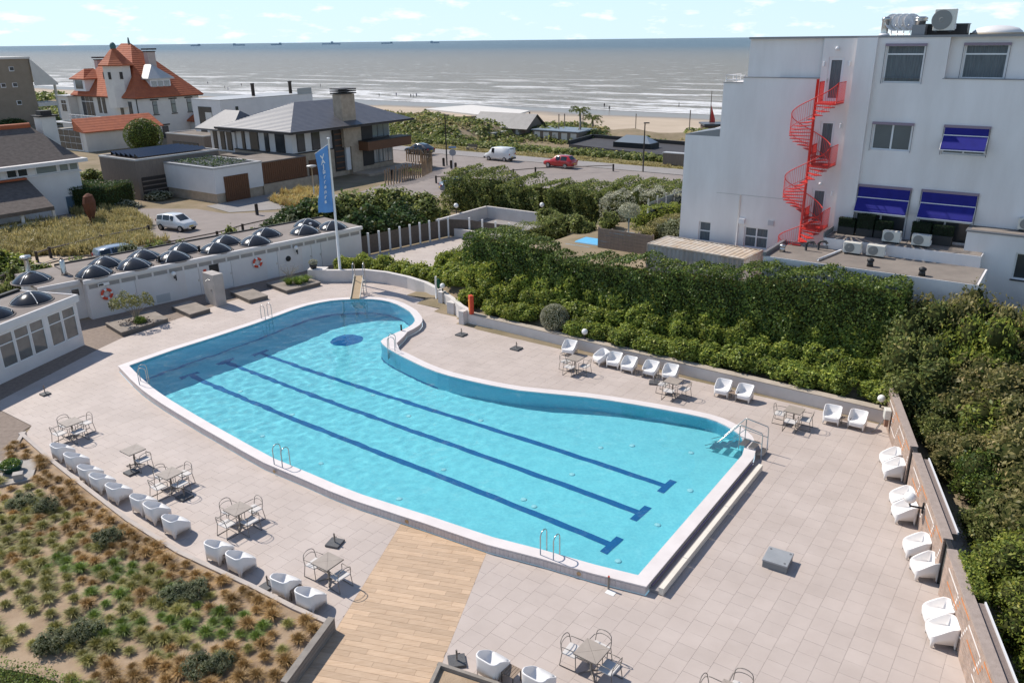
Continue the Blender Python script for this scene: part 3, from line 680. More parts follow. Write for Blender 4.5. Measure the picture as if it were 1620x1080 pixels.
# white balcony rail at the west end
q = MB()
for a, b_ in (((-5.6, 0.1), (-5.6, 2.4)), ((-4.5, 0.1), (-5.6, 0.1))):
    for z in (13.75, 14.0): q.tube([HM @ Vector((*a, z)), HM @ Vector((*b_, z))], 0.02, 5)
for x, y in ((-5.6, 0.1), (-5.6, 1.2), (-5.6, 2.4), (-5.0, 0.1), (-4.5, 0.1)): q.tube([HM @ Vector((x, y, 13.64)), HM @ Vector((x, y, 14.02))], 0.02, 5)
q.build('roof_railing', m_frame, hotel)
# lower wing on the right: white block with a grey-framed window
mb = MB(); MBk = HM @ Matrix.Translation((0, -1.2, 0)); mb.holes(7.86, 14.0, 1.9, 6.92, [(10.1, 12.0, 4.85, 6.15)], 0.15, MBk); mb.box(7.86, 14.0, 0.45, 1.19, 1.9, 6.91, MBk); mb.box(7.86, 8.0, 0.001, 0.449, 1.9, 6.91, MBk)
mb.build('annex', m_white, hotel); window((10.1, 12.0, 4.85, 6.15), hotel, curtain=False, M=MBk)
q = MB(); q.box(7.8, 14, -0.05, 1.19, 6.92, 7.0, MBk); q.build('annex_coping', m_trimg, hotel)
q = MB(); q.box(8.0, 14, 0.1, 1.19, 7.0, 7.02, MBk); q.build('annex_roof', m_roof, hotel)
q = MB(); q.box(10.05, 12.05, -0.06, 0.05, 4.79, 4.849, MBk); q.build('sill', m_dark, hotel)
# terraces: upper strip with the planters, lower felt roof
RZ2, RZ1 = 5.95, 5.37
q = MB(); q.box(1.35, 8.75, -2.05, -0.281, 1.9, RZ2, HM); q.box(2.3, 7.8, -0.279, -0.001, 1.9, RZ2, HM); q.build('terrace_base', m_white, hotel)
q = MB(); q.box(1.4, 8.70, -2.0, -0.29, RZ2, RZ2+0.02, HM); q.build('terrace_roof', m_roof, hotel)
q = MB(); q.box(-0.75, 9.1, -5.3, -2.06, 1.9, RZ1, HM); q.build('kitchen_wing', m_white, hotel)
q = MB(); q.box(-0.62, 9.0, -5.25, -2.07, RZ1, RZ1+0.02, HM); q.build('kitchen_roof', m_roof, hotel)
q = MB(); q.box(-0.8, -0.62, -5.35, -2.0, RZ1, RZ1+0.22, HM); q.box(-0.62, 1.6, -2.2, -2.06, RZ1, RZ1+0.18, HM); q.box(1.29, 1.349, -2.05, -0.3, RZ2, RZ2+0.3, HM); q.build('roof_kerb', m_trimg, hotel)
for s, o in ((0.75, 3.1), (1.25, 2.6)):
    q = MB(); q.tube([hpt(s, o, RZ1), hpt(s, o, RZ1+0.35), hpt(s+0.1, o, RZ1+0.5), hpt(s+0.35, o, RZ1+0.5), hpt(s+0.45, o, RZ1+0.38)], 0.07, 8); q.build('vent_pipe', m_dark, hotel)
for s, o in ((-0.2, 4.0), (4.3, 4.6), (6.7, 5.0)):
    q = MB(); q.lathe([(0.16, 0), (0.13, 0.22), (0.11, 0.24), (0.17, 0.26), (0.17, 0.36), (0.05, 0.42)], 10, c=hpt(s, o, RZ1+0.02)); q.build('vent_cowl', m_steel if s < 0 else m_dark, hotel)
q = MB(); q.tube([hpt(2.55, 2.1, RZ2+0.1), hpt(2.4, 2.15, RZ1+0.1), hpt(1.9, 5.0, RZ1+0.1)], 0.06, 6); q.build('cable_duct', m_frame, hotel)

# air conditioners
def aircon(p, rz, label, w=0.86, d=0.36, h=0.62, feet=True):
    t_ = thing('air_conditioner', label, 'air conditioner', p, rz, 'air conditioning units on the flat roofs')
    q = MB(); q.rbox(-w/2, w/2, -d/2, d/2, 0.08, h, 0.02); q.build('casing', m_ac, t_, world=False)
    q = MB(); Mr = Matrix.Translation((-w*0.13, -d/2-0.004, 0.08+(h-0.08)/2)) @ Matrix.Rotation(math.pi/2, 4, 'X'); r = (h-0.14)/2
    q.lathe([(r, 0.0), (r, 0.02), (r*0.93, 0.025), (r*0.25, 0.03), (r*0.2, 0.04)], 20, Mr, smooth=False); q.build('fan_grille', m_acg, t_, world=False)
    for x in (-w*0.33, w*0.33): q = MB(); q.box(x-0.05, x+0.05, -d/2-0.05, d/2+0.05, 0, 0.079); q.build('foot', m_dark, t_, world=False)
    q = MB(); q.box(w/2, w/2+0.04, -d*0.3, d*0.3, 0.14, 0.34); q.build('valve_cover', m_frame, t_, world=False)
    return t_
ru = rotz_of(U)
aircon(hpt(2.95, 2.55, RZ1+0.03), ru, 'cream air conditioner on the lower roof beside the vent pipes')
aircon(hpt(4.1, 2.55, RZ1+0.03), ru, 'cream air conditioner on the lower roof below the first blue awning')
aircon(hpt(4.55, 1.5, RZ2+0.03), ru, 'cream air conditioner on the planter terrace between the two awnings')
aircon(hpt(5.95, 1.55, RZ2+0.03), ru, 'cream air conditioner on the planter terrace in front of the low box hedges')
aircon(hpt(5.05, -0.6, TOP+0.12), ru, 'large cream air conditioner on the hotel rooftop beside the dishes', 0.95, 0.4, 1.05)
aircon(hpt(10.3, 0.2, 7.05), ru, 'cream air conditioner standing on the roof of the low white annex')
# rooftop kit
def roofthing(name, label, cat, s, o, z=TOP-0.02): return thing(name, label, cat, hpt(s, o, z), ru)
t_ = roofthing('flue_pipe', 'short silver flue pipe on the hotel rooftop left of the dishes', 'flue', 2.35, -0.6); q = MB(); q.lathe([(0.2, 0), (0.17, 0.1), (0.17, 0.72), (0.2, 0.74), (0.2, 0.86), (0.1, 0.9)], 14); q.build('pipe', m_steel, t_, world=False); q = MB(); q.lathe([(0.3, 0), (0.22, 0.12)], 14); q.build('collar', m_frame, t_, world=False)
m_dish = mat('dish_white', (0.72, 0.70, 0.68), 0.5)
for i in range(4):
    t_ = thing('satellite_dish', 'white satellite dish in the row of four on the hotel rooftop', 'satellite dish', hpt(2.66+i*0.27, -0.75-0.12*i, TOP-0.02), ru+0.55, 'satellite dishes on the hotel rooftop')
    q = MB(); q.lathe([(0.02, 0.0), (0.2, 0.02), (0.36, 0.075), (0.46, 0.13), (0.465, 0.12), (0.36, 0.06), (0.02, -0.02)], 18, Matrix.Translation((0, 0, 0.58)) @ Matrix.Rotation(R_(62), 4, 'X') @ Matrix.Scale(0.92, 4, (1, 0, 0))); q.build('dish', m_dish, t_, world=False)
    q = MB(); q.tube([(0, 0.04, 0), (0, 0.06, 0.55)], 0.025, 6); q.tube([(0, 0.05, 0.35), (0, -0.5, 0.45)], 0.012, 5); q.tube([(0, -0.5, 0.45), (0, -0.42, 0.52)], 0.03, 6); q.build('mast', m_steel, t_, world=False)
t_ = roofthing('roof_ventilator', 'grey square roof ventilator with round slatted cap beside the dishes', 'ventilator', 3.95, -0.7); q = MB(); q.box(-0.3, 0.3, -0.3, 0.3, 0, 0.5); q.build('base', m_trimg, t_, world=False); q = MB(); q.lathe([(0.24, 0.5), (0.24, 0.66), (0.32, 0.68), (0.32, 0.72), (0.24, 0.73), (0.32, 0.76), (0.32, 0.82), (0.2, 0.88)], 14); q.build('cap', m_steel, t_, world=False)
t_ = roofthing('lift_overrun', 'low dark box behind the big rooftop air conditioner', 'roof box', 5.0, -1.6); q = MB(); q.box(-1.0, 1.0, -0.4, 0.4, 0, 0.5); q.build('box', m_dark, t_, world=False); q = MB(); q.box(-1.03, 1.03, -0.43, 0.43, 0.5, 0.54); q.build('lid', m_trimg, t_, world=False)
t_ = roofthing('skylight_dome', 'flat pale dome skylight on the hotel rooftop', 'skylight', 7.2, -2.2); q = MB(); q.lathe([(1.1, 0.0), (1.1, 0.14), (0.9, 0.3), (0.5, 0.4), (0.05, 0.43)], 18); q.build('dome', m_dish, t_, world=False); q = MB(); q.lathe([(1.2, -0.02), (1.2, 0.1)], 18); q.build('kerb', mat('tan_kerb', (0.4, 0.34, 0.26), 0.7), t_, world=False)
# terrace box hedges
m_box = leaf_mat('box_hedge_leaf', (0.008, 0.022, 0.008), (0.02, 0.05, 0.016))
def box_hedge(s, off_, w, h, ph, label):
    p = hpt(s, off_, RZ2+0.02); t_ = thing('hedge_planter', label, 'planter', p, ru, 'clipped hedge planters on the terrace')
    q = MB(); q.rbox(-w/2, w/2, -0.2, 0.2, 0, ph, 0.02); q.build('trough', m_dark, t_, world=False)
    n = 1500; P = rng.uniform(-0.5, 0.5, (n, 3)); f = rng.integers(0, 3, n); sg = np.where(rng.random(n) < 0.5, -0.5, 0.5); P[np.arange(n), f] = sg; N = np.zeros((n, 3)); N[np.arange(n), f] = sg*2
    P = P*np.array([w*0.98, 0.38, h]) + np.array([0, 0, ph+h/2])
    link_mesh('foliage', quads_mesh('foliage', leaves(P, N, 0.055, 0.7)), m_box, t_)
    q = MB(); q.box(-w/2+0.02, w/2-0.02, -0.17, 0.17, ph, ph+h-0.02); q.build('filler_core', mat('planter_dark_core', (0.012, 0.016, 0.008), 1.0), t_, world=False)  # dark filler box added to block the view through the leaves
for i, (s, w, h, ph, lab) in enumerate(((2.1, 0.85, 0.45, 0.42, 'low clipped hedge in a black trough against the white pilaster'), (3.05, 0.85, 0.75, 0.42, 'tallest clipped hedge in a black trough under the first awning'), (3.95, 0.85, 0.5, 0.42, 'clipped hedge in a black trough at the right end of the first awning'), (5.75, 0.9, 0.55, 0.5, 'clipped hedge in a black trough at the left end of the second awning'), (6.75, 0.95, 0.5, 0.5, 'clipped hedge in a black trough at the right end of the second awning'))): box_hedge(s, 0.62, w, h, ph, lab)

# ------------------------------------------------------------------ red spiral stair
st = thing('spiral_staircase', 'bright red steel spiral fire stair winding up the white hotel wall', 'staircase', hpt(-0.14, 1.25, 2.2), ru)
LZ = [12.78, 9.58, 6.20]; ZB = 3.0; RAD = 1.12; zb0 = 2.2
q = MB(); q.tube([(0, 0, 0), (0, 0, LZ[0]+1.15-zb0)], 0.075, 10); q.build('column', m_red, st, world=False)
def pol(a, r, z): return Vector((r*math.cos(a), r*math.sin(a), z))
tread_me = None
lv = LZ+[ZB]
for fi in range(3):
    z1, z0 = lv[fi], lv[fi+1]; n = 17; TA = 2*math.pi*0.86
    for k in range(1, n):
        a = -0.15-TA*k/n; z = z1-(z1-z0)*k/n-zb0
        if tread_me is None:
            w_ = MB(); vs = [(0.06, -0.04, 0), (RAD, -0.21, 0), (RAD, 0.21, 0), (0.06, 0.04, 0)]; w_.add([(x, y, -0.035) for x, y, _ in vs]+[(x, y, 0) for x, y, _ in vs], [(3,2,1,0),(4,5,6,7),(0,1,5,4),(1,2,6,5),(2,3,7,6),(3,0,4,7)]); tread_me = w_.mesh('tread')
        o = link_mesh('tread', tread_me, m_red, st); o.location = (0, 0, z); o.rotation_euler = (0, 0, a)
    # landing: quarter plate against the door
    w_ = MB(); w_.prism([(0.05, -0.25), (RAD+0.02, -0.45), (RAD+0.02, 1.12), (0.05, 1.12)], z1-zb0-0.09, z1-zb0); w_.build('landing', m_red, st, world=False)
    # helical handrail and balusters
    hr = [pol(-0.15-TA*k/40, RAD, z1-(z1-z0)*k/40-zb0+1.0) for k in range(41)]; w_ = MB(); w_.tube(hr, 0.024, 6); w_.tube([p-Vector((0, 0, 0.82)) for p in hr], 0.015, 5); w_.build('handrail', m_red, st, world=False)
    w_ = MB()
    for k in range(0, 52):
        a = -0.15-TA*k/52; z = z1-(z1-z0)*k/52-zb0; w_.tube([pol(a, RAD, z-0.03), pol(a, RAD, z+1.0)], 0.008, 4, caps=False)
    w_.build('balusters', m_red, st, world=False)
    # landing guard
    w_ = MB(); zl = z1-zb0
    for a, b_ in (((RAD+0.02, -0.45), (RAD+0.02, 1.1)), ((0.05, 0.25), (0.05, 1.1))):
        A_, B_ = Vector((*a, zl)), Vector((*b_, zl)); w_.tube([A_+Vector((0,0,1.0)), B_+Vector((0,0,1.0))], 0.022, 6); w_.tube([A_+Vector((0,0,0.08)), B_+Vector((0,0,0.08))], 0.015, 5)
        for i in range(13): p = A_.lerp(B_, i/12); w_.tube([p, p+Vector((0,0,1.0))], 0.009, 4, caps=False)
        w_.tube([A_, A_+Vector((0,0,1.02))], 0.022, 6)
    w_.build('landing_rail', m_red, st, world=False)

# ------------------------------------------------------------------ container beside the hotel
m_cont = mat('container_paint', (0.52, 0.53, 0.52), 0.65, (0.40, 0.38, 0.35), 1.2, 0.2, 20, stretch=(1, 1, 0.3))
m_contr = mat('container_roof', (0.60, 0.55, 0.48), 0.75, (0.47, 0.36, 0.25), 1.6, 0.2, 20)
q0, q1, q3 = G(1024.4, 384.8, 4.6), G(1176.5, 409.3, 4.6), G(1051.6, 370, 4.6)
cd = (q1-q0).normalized(); ct = thing('shipping_container', 'weathered grey corrugated shipping container behind the tall hedge', 'container', (q0.x, q0.y, 2.0), rotz_of(cd))
CL, CW, CH = 6.06, 2.5, 2.6
def corr(n, L, amp, fn):
    """corrugated strip: fn(x, bump) -> two end points"""
    vs = []; 
    for i in range(n*4+1):
        ph = i % 4; b_ = amp if ph in (1, 2) else 0.0; a, c = fn(L*i/(n*4), b_); vs += [a, c]
    return vs, [(2*i, 2*i+2, 2*i+3, 2*i+1) for i in range(n*4)]
q = MB(); q.add(*corr(22, CL, 0.05, lambda x, b_: ((x, -b_+0.05, 0.1), (x, -b_+0.05, CH-0.1)))); q.build('side_panel', m_cont, ct, world=False)
q = MB(); q.add(*corr(22, CL, 0.05, lambda x, b_: ((x, CW+b_-0.05, 0.1), (x, CW+b_-0.05, CH-0.1)))); q.build('side_panel', m_cont, ct, world=False)
q = MB(); q.add(*corr(20, CL, 0.04, lambda x, b_: ((x, 0.08, CH-0.06+b_), (x, CW-0.08, CH-0.06+b_)))); q.build('roof_panel', m_contr, ct, world=False)
q = MB(); q.add(*corr(8, CW, 0.05, lambda x, b_: ((CL-0.05+b_, x, 0.1), (CL-0.05+b_, x, CH-0.1)))); q.build('end_panel', m_cont, ct, world=False)
q = MB(); q.add(*corr(8, CW, 0.05, lambda x, b_: ((0.05-b_, x, 0.1), (0.05-b_, x, CH-0.1)))); q.build('end_panel', m_cont, ct, world=False)
q = MB()
for y in (-0.03, CW-0.05): q.box(-0.02, CL+0.02, y, y+0.08, CH-0.1, CH, None); q.box(-0.02, CL+0.02, y, y+0.08, 0, 0.12)
for x in (-0.03, CL-0.05):
    q.box(x, x+0.08, 0.051, CW-0.051, CH-0.101, CH-0.001); 
    for y in (-0.031, CW-0.049): q.box(x-0.001, x+0.081, y, y+0.08, 0.121, CH-0.101)
q.build('frame', mat('container_frame', (0.46, 0.45, 0.42), 0.6, (0.35, 0.26, 0.18), 3), ct, world=False)
# ------------------------------------------------------------------ bathhouse with changing cabins
BD = AZ(44.93); BP = G(147, 505); BP.z = 0; BM = frame(BP, BD)      # local x along the front, y backwards
m_bwhite = mat('bathhouse_white', (0.66, 0.63, 0.61), 0.8, (0.72, 0.69, 0.67), 0.8, 0.06, 16, spec=0.2)
m_bdoor = mat('cabin_door_white', (0.66, 0.66, 0.66), 0.5, (0.70, 0.70, 0.70), 1.0)
m_cler = mat('clerestory_grey', (0.30, 0.285, 0.27), 0.6, (0.34, 0.325, 0.31), 2)
m_broof = mat('bathhouse_felt', (0.235, 0.205, 0.185), 0.95, (0.30, 0.265, 0.24), 0.6, 0.3, 16, spec=0.1)
m_dome = mat('smoked_acrylic', (0.018, 0.019, 0.021), 0.16, (0.03, 0.03, 0.032), 1.5, spec=0.5)
m_rib = mat('dome_rib', (0.72, 0.71, 0.69), 0.4)
m_black = mat('black_edge', (0.02, 0.02, 0.02), 0.6)
m_orange = mat('lifebuoy_orange', (0.62, 0.07, 0.03), 0.5)
m_wpaint = mat('white_paint', (0.78, 0.77, 0.75), 0.5)
BL, BDp, BZ = 20.35, 5.2, 2.54
bh = thing('bathhouse', 'long low white changing-room building with flat roof and dark domes beside the pool', 'building', BP)
cabins = [(1.95, 2.90, 'closed'), (6.15, 7.12, 'closed'), (7.85, 8.55, 'open'), (8.58, 9.45, 'closed'), (12.10, 13.02, 'closed'), (15.05, 15.85, 'closed'), (15.88, 16.68, 'closed')]
mb = MB(); mb.holes(0.0, BL, -0.05, 1.92, [(a, b_, 0.0, 1.90) for a, b_, _ in cabins], 0.12, BM); mb.holes(0.0, BL, 2.17, 2.30, [], 0.1, BM)
mb.box(0.0, BL, 0.9, BDp, -0.05, 2.28, BM)
for x in (0.001, BL-0.15): mb.box(x, x+0.149, 0.002, 0.899, -0.05, 2.279, BM)
mb.build('wall', m_bwhite, bh)
q = MB(); q.box(0.02, BL-0.02, 0.13, 0.16, 0.0, 1.9, BM); q.build('cabin_lining', m_cler, bh)
for a, b_, k in cabins:
    if k == 'closed':
        q = MB(); q.box(a+0.012, b_-0.012, 0.03, 0.07, 0.03, 1.888, BM); d_ = q.build('door', m_bdoor, bh)
        q = MB(); q.box(b_-0.12, b_-0.07, 0.0, 0.029, 0.95, 1.08, BM); q.build('handle', m_steel, d_)
    else:
        q = MB(); q.box(a+0.01, b_-0.01, 0.09, 0.128, 0.0, 1.88, BM); q.build('doorway_dark_panel', m_dark, bh)  # dark panel painted in for the shaded cabin behind the open door
# clerestory panels between posts
n = 20
for i in range(n):
    a, b_ = BL*i/n, BL*(i+1)/n
    q = MB(); q.box(a+0.06, b_-0.06, 0.03, 0.05, 1.921, 2.169, BM); q.build('clerestory_panel', m_cler, bh)
    q = MB(); q.box(b_-0.06, b_+0.06 if i < n-1 else b_, 0.0, 0.08, 1.921, 2.169, BM); q.build('post', m_bwhite, bh)
q = MB(); q.box(-0.12, BL+0.1, -0.16, 0.05, 2.30, BZ, BM); q.build('fascia', m_bwhite, bh)
q = MB(); q.box(-0.1, BL+0.1, 0.051, BDp, 2.30, BZ-0.03, BM); q.build('roof', m_broof, bh)
q = MB(); q.box(-0.1, BL+0.1, BDp, BDp+0.14, 2.3, BZ+0.06, BM); q.build('roof_kerb', m_black, bh)
q = MB(); q.box(4.05, 4.95, -0.03, -0.002, 0.1, 0.62, BM)
for k in range(6): q.box(4.08, 4.92, -0.045, -0.031, 0.14+k*0.08, 0.18+k*0.08, BM)
q.build('vent_grille', mat('vent_grey', (0.5, 0.5, 0.5), 0.6), bh)
q = MB(); q.box(0.62, 1.30, -0.19, -0.161, 2.0, 2.19, BM); sg = q.build('information_sign', m_wpaint, bh); q = MB(); q.box(0.66, 0.95, -0.196, -0.191, 2.04, 2.15, BM); q.build('sign_panel', m_dark, sg)
q = MB(); q.box(7.42, 7.62, -0.03, -0.002, 1.45, 1.68, BM); q.build('red_notice', m_orange, bh)
q = MB(); q.lathe([(0.2, 0), (0.2, 0.05), (0.12, 0.09)], 14, BM @ Matrix.Translation((13.85, -0.003, 1.2)) @ Matrix.Rotation(math.pi/2, 4, 'X')); q.build('hose_reel', m_black, bh)
# left return with a little window, joins the pavilion
LM = BM @ Matrix.Rotation(0, 4, 'Z'); q = MB(); q.box(-2.3, -0.001, 0.75, BDp, -0.05, 2.26, BM); q.build('wall', m_bwhite, bh); q = MB(); q.box(-2.5, -0.121, 0.62, BDp, 2.27, BZ-0.1, BM); q.build('roof', m_broof, bh); q = MB(); q.box(-2.5, -0.121, 0.5, 0.619, 2.2, BZ-0.06, BM); q.build('fascia', m_bwhite, bh)
q = MB(); q.box(-0.72, -0.22, 0.70, 0.749, 1.45, 1.95, BM); w = q.build('window', m_frame, bh); q = MB(); q.box(-0.68, -0.26, 0.69, 0.699, 1.49, 1.91, BM); q.build('pane', m_glass, w)
# flue and vent pipe
q = MB(); q.lathe([(0.34, 0), (0.16, 0.35), (0.14, 1.25), (0.15, 1.3), (0.32, 1.34), (0.32, 1.5), (0.28, 1.54)], 14, c=BM @ Vector((-2.1, 3.4, BZ-0.2))); q.build('flue', m_steel, bh)
q = MB(); q.lathe([(0.2, 0), (0.16, 0.15), (0.15, 0.9), (0.12, 0.95)], 12, c=BM @ Vector((-0.35, 2.6, BZ-0.1))); q.build('vent_stack', m_steel, bh)
for x, y in ((8.0, 1.5), (4.9, 0.7), (17.3, 2.2), (16.6, 0.9)): q = MB(); q.lathe([(0.09, 0), (0.07, 0.35), (0.12, 0.37), (0.12, 0.44), (0.03, 0.48)], 10, c=BM @ Vector((x, y, BZ-0.03))); q.build('vent_stack', m_dark if x < 10 else m_frame, bh)
# domes (parts of the bathhouse roof)
dome_me = None
def dome(parent, P, rz, r=1.12):
    global dome_me
    if dome_me is None:
        q = MB(); q.lathe([(1.0, 0.0), (1.0, 0.06), (0.9, 0.16), (0.68, 0.32), (0.42, 0.45), (0.2, 0.52), (0.03, 0.54)], 24); dm = q.mesh('dome')
        q = MB()
        for k in range(4):
            a = math.pi/4*(2*k+0.6)
            pts = [(math.cos(a)*rr*1.01, math.sin(a)*rr*1.01, zz+0.012) for rr, zz in ((0.97, 0.09), (0.9, 0.165), (0.68, 0.325), (0.42, 0.455), (0.2, 0.525), (0.03, 0.545))]; q.tube(pts, 0.022, 5)
        dr = q.mesh('dome_ribs'); q = MB(); q.lathe([(1.06, -0.01), (1.06, 0.05), (0.99, 0.055)], 24); kb = q.mesh('dome_kerb'); dome_me = (dm, dr, kb)
    root = parent.location
    o = link_mesh('dome', dome_me[0], m_dome, parent); o.location = P-root; o.scale = (r, r, r*0.95); o.rotation_euler = (0, 0, rz)
    c = link_mesh('rib', dome_me[1], m_rib, o); c2 = link_mesh('kerb', dome_me[2], m_broof, o); return o
for x, y in ((0.9, 0.95), (2.2, 2.75), (3.35, 0.95), (4.7, 2.75), (5.95, 0.95), (7.4, 2.65), (8.95, 1.0), (10.55, 2.65), (11.95, 1.0), (13.75, 2.65), (16.2, 1.3), (17.65, 3.2), (18.5, 1.05), (-2.2, 2.6)):
    dome(bh, BM @ Vector((x, y, BZ-0.03 if x > 0 else BZ-0.1)), ru+random.uniform(-0.1, 0.1))
def lifebuoy(x, z, label):
    t_ = thing('lifebuoy', label, 'lifebuoy', BM @ Vector((x, -0.09, z)), rotz_of(BD), 'lifebuoys on the bathhouse wall'); R0, r0, n, m = 0.29, 0.085, 28, 8
    for part, mm, rng_ in (('ring', m_orange, range(n)), ('white_band', m_wpaint, [0,1,7,8,14,15,21,22])):
        q = MB(); g = 1.0 if part == 'ring' else 1.06
        for i in rng_:
            vs = []
            for a in (2*math.pi*i/n, 2*math.pi*(i+1)/n):
                for k in range(m):
                    b_ = 2*math.pi*k/m; rr = R0+r0*g*math.cos(b_); vs.append((rr*math.cos(a), r0*g*0.8*math.sin(b_), rr*math.sin(a)))
            q.add(vs, [(k, (k+1) % m, m+(k+1) % m, m+k) for k in range(m)], True)
        q.build(part, mm, t_, world=False)
lifebuoy(1.07, 1.42, 'orange lifebuoy on the bathhouse wall beside the small information sign'); lifebuoy(11.38, 1.40, 'orange lifebuoy on the bathhouse wall between the two middle cabin doors')

# ------------------------------------------------------------------ glazed pavilion
PD = AZ(15.0); PP = G(134, 545); PP.z = 0; PM = frame(PP, PD)
pv = thing('glazed_pavilion', 'flat-roofed white pavilion with a band of tall windows and dark domes', 'building', PP)
mb = MB(); wins = [(-0.12-1.0*(i+1)-(0.22 if i >= 2 else 0)-(0.22 if i >= 5 else 0), -0.12-1.0*i-0.06-(0.22 if i >= 2 else 0)-(0.22 if i >= 5 else 0), 0.64, 2.42) for i in range(8)]
mb.holes(-9.0, 0.0, -0.05, 2.56, wins, 0.1, PM); mb.box(-9.0, -0.0, 0.14, 3.9, -0.05, 0.63, PM); mb.box(-9.0, -8.8, 0.141, 3.9, 0.63, 2.55, PM)
mb.box(-0.14, -0.001, 0.001, 3.9, 0.631, 2.55, PM); mb.box(-9, 0, 3.7, 3.9, 0.632, 2.549, PM); mb.build('wall', m_bwhite, pv)
q = MB(); q.box(-9.1, 0.12, -0.14, -0.02, 2.561, 2.97, PM); 
for k in range(4): q.box(-9.1, 0.121, -0.152, -0.141, 2.58+k*0.1, 2.66+k*0.1, PM)
q.box(0.02, 0.121, -0.0199, 4.0, 2.5611, 2.97, PM); q.build('fascia', m_bwhite, pv)
q = MB(); q.box(-9.1, 0.019, -0.019, 4.2, 2.62, 2.93, PM); q.build('roof', m_broof, pv)
q = MB(); q.box(-9.1, 0.01, 3.7, 3.95, 2.93, 3.08, PM); q.build('roof_kerb', m_black, pv)
m_pglass = mat('pavilion_glass', (0.10, 0.105, 0.10), 0.06, (0.20, 0.19, 0.175), 0.9, spec=0.7)
for a, b_, c, d in wins:
    w = window((a, b_, c, d), pv, y=0.02, transom=1.86, curtain=False, fr=0.05, M=PM, fm=m_wpaint, gm=m_pglass)
for x, y in ((-1.45, 1.5), (-4.1, 1.45), (-6.9, 1.5)): dome(pv, PM @ Vector((x, y, 2.93)), rotz_of(PD)+0.6, 1.05)
q = MB(); q.tube([PM @ Vector((0.35, 0.9, 0.0)), PM @ Vector((0.35, 0.9, 0.95))], 0.03, 6); q.build('ashtray_post', m_steel, pv)

# brown clinker strip in front of the bathhouse and pavilion, path by the bed
m_clink = mat('brown_clinker', (0.20, 0.155, 0.125), 0.9, (0.27, 0.215, 0.175), 5, 0.4, 25)
flat_sheet('clinker_strip', [G(500, 431), G(480, 441.2), G(330, 487.2), G(192, 535.2), G(162, 549.2), G(0, 633.3), G(-40, 652), BP+AZ(15)*-9+AZ(105)*-1.0, PM @ Vector((0.5, 0.5, 0)), BM @ Vector((-1.5, 1.0, 0)), BM @ Vector((0, 0.06, 0)), BM @ Vector((BL, 0.06, 0))], m_clink, -0.008)
flat_sheet('garden_path', [G(-60, 622), G(0, 648.6), G(49, 673.6), G(34, 683), G(0, 734), G(-120, 900), G(-250, 800)], m_clink, -0.004)

# ------------------------------------------------------------------ concrete platforms and planters
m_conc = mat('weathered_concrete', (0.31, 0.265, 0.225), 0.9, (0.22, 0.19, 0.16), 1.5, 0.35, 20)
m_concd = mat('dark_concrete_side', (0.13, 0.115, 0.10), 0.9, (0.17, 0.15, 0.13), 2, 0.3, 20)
def platform(pix, label, name='concrete_platform', cat='platform', h=0.27):
    pts = [G(*p, 0.27) for p in pix]; a, b_, c = pts; d = a+(c-b_); c0 = (a+c)/2
    t_ = thing(name, label, cat, (c0.x, c0.y, 0), 0, 'concrete platforms in front of the bathhouse')
    pl = [a, b_, c, d]; i_ = [c0+(p-c0)*0.94 for p in pl]
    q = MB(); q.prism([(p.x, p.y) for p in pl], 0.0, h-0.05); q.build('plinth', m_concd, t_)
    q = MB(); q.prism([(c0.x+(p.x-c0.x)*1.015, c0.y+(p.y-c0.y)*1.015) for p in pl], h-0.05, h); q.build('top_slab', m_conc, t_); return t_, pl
r7 = lambda a, b_: (a/3.725, 330+b_/3.725); r8 = lambda a, b_: (300+a/3.725, 330+b_/3.725)
pl1, c1 = platform([r7(622, 672), r7(716, 728), r7(988, 645)], 'low concrete planter with a small leafy tree in it', 'concrete_planter', 'planter')
pl2, c2 = platform([r7(1008, 572), r7(1118, 622), r7(1237, 588)], 'bare low concrete platform between the small tree and the shower wall')
pl3, c3 = platform([r8(238, 487), r8(350, 537), r8(460, 510)], 'bare low concrete platform on the far side of the shower wall')
pl4, c4 = platform([r8(452, 437), r8(570, 482), r8(770, 432)], 'low concrete planter with a clump of green grass and a bare shrub', 'concrete_planter', 'planter')
sh = thing('shower_wall', 'tall wedge-shaped concrete shower wall standing in front of the cabins', 'shower', G(*r7(1270, 560)), rotz_of(BD)); q = MB(); q.prism([(-0.28, 0.75), (-0.28, -0.75), (0.42, -0.75), (0.42, 0.75)], 0, [2.05, 2.12, 2.12, 2.05]); q.build('slab', mat('shower_concrete', (0.45, 0.41, 0.38), 0.85, (0.36, 0.33, 0.30), 1.5, 0.2, 20), sh, world=False)
q = MB(); q.tube([(-0.3, -0.3, 1.75), (-0.5, -0.3, 1.8), (-0.55, -0.3, 1.7)], 0.02, 6); q.build('shower_head', m_steel, sh, world=False); q = MB(); q.box(-0.31, -0.281, -0.36, -0.26, 1.0, 1.12); q.build('tap', m_steel, sh, world=False)

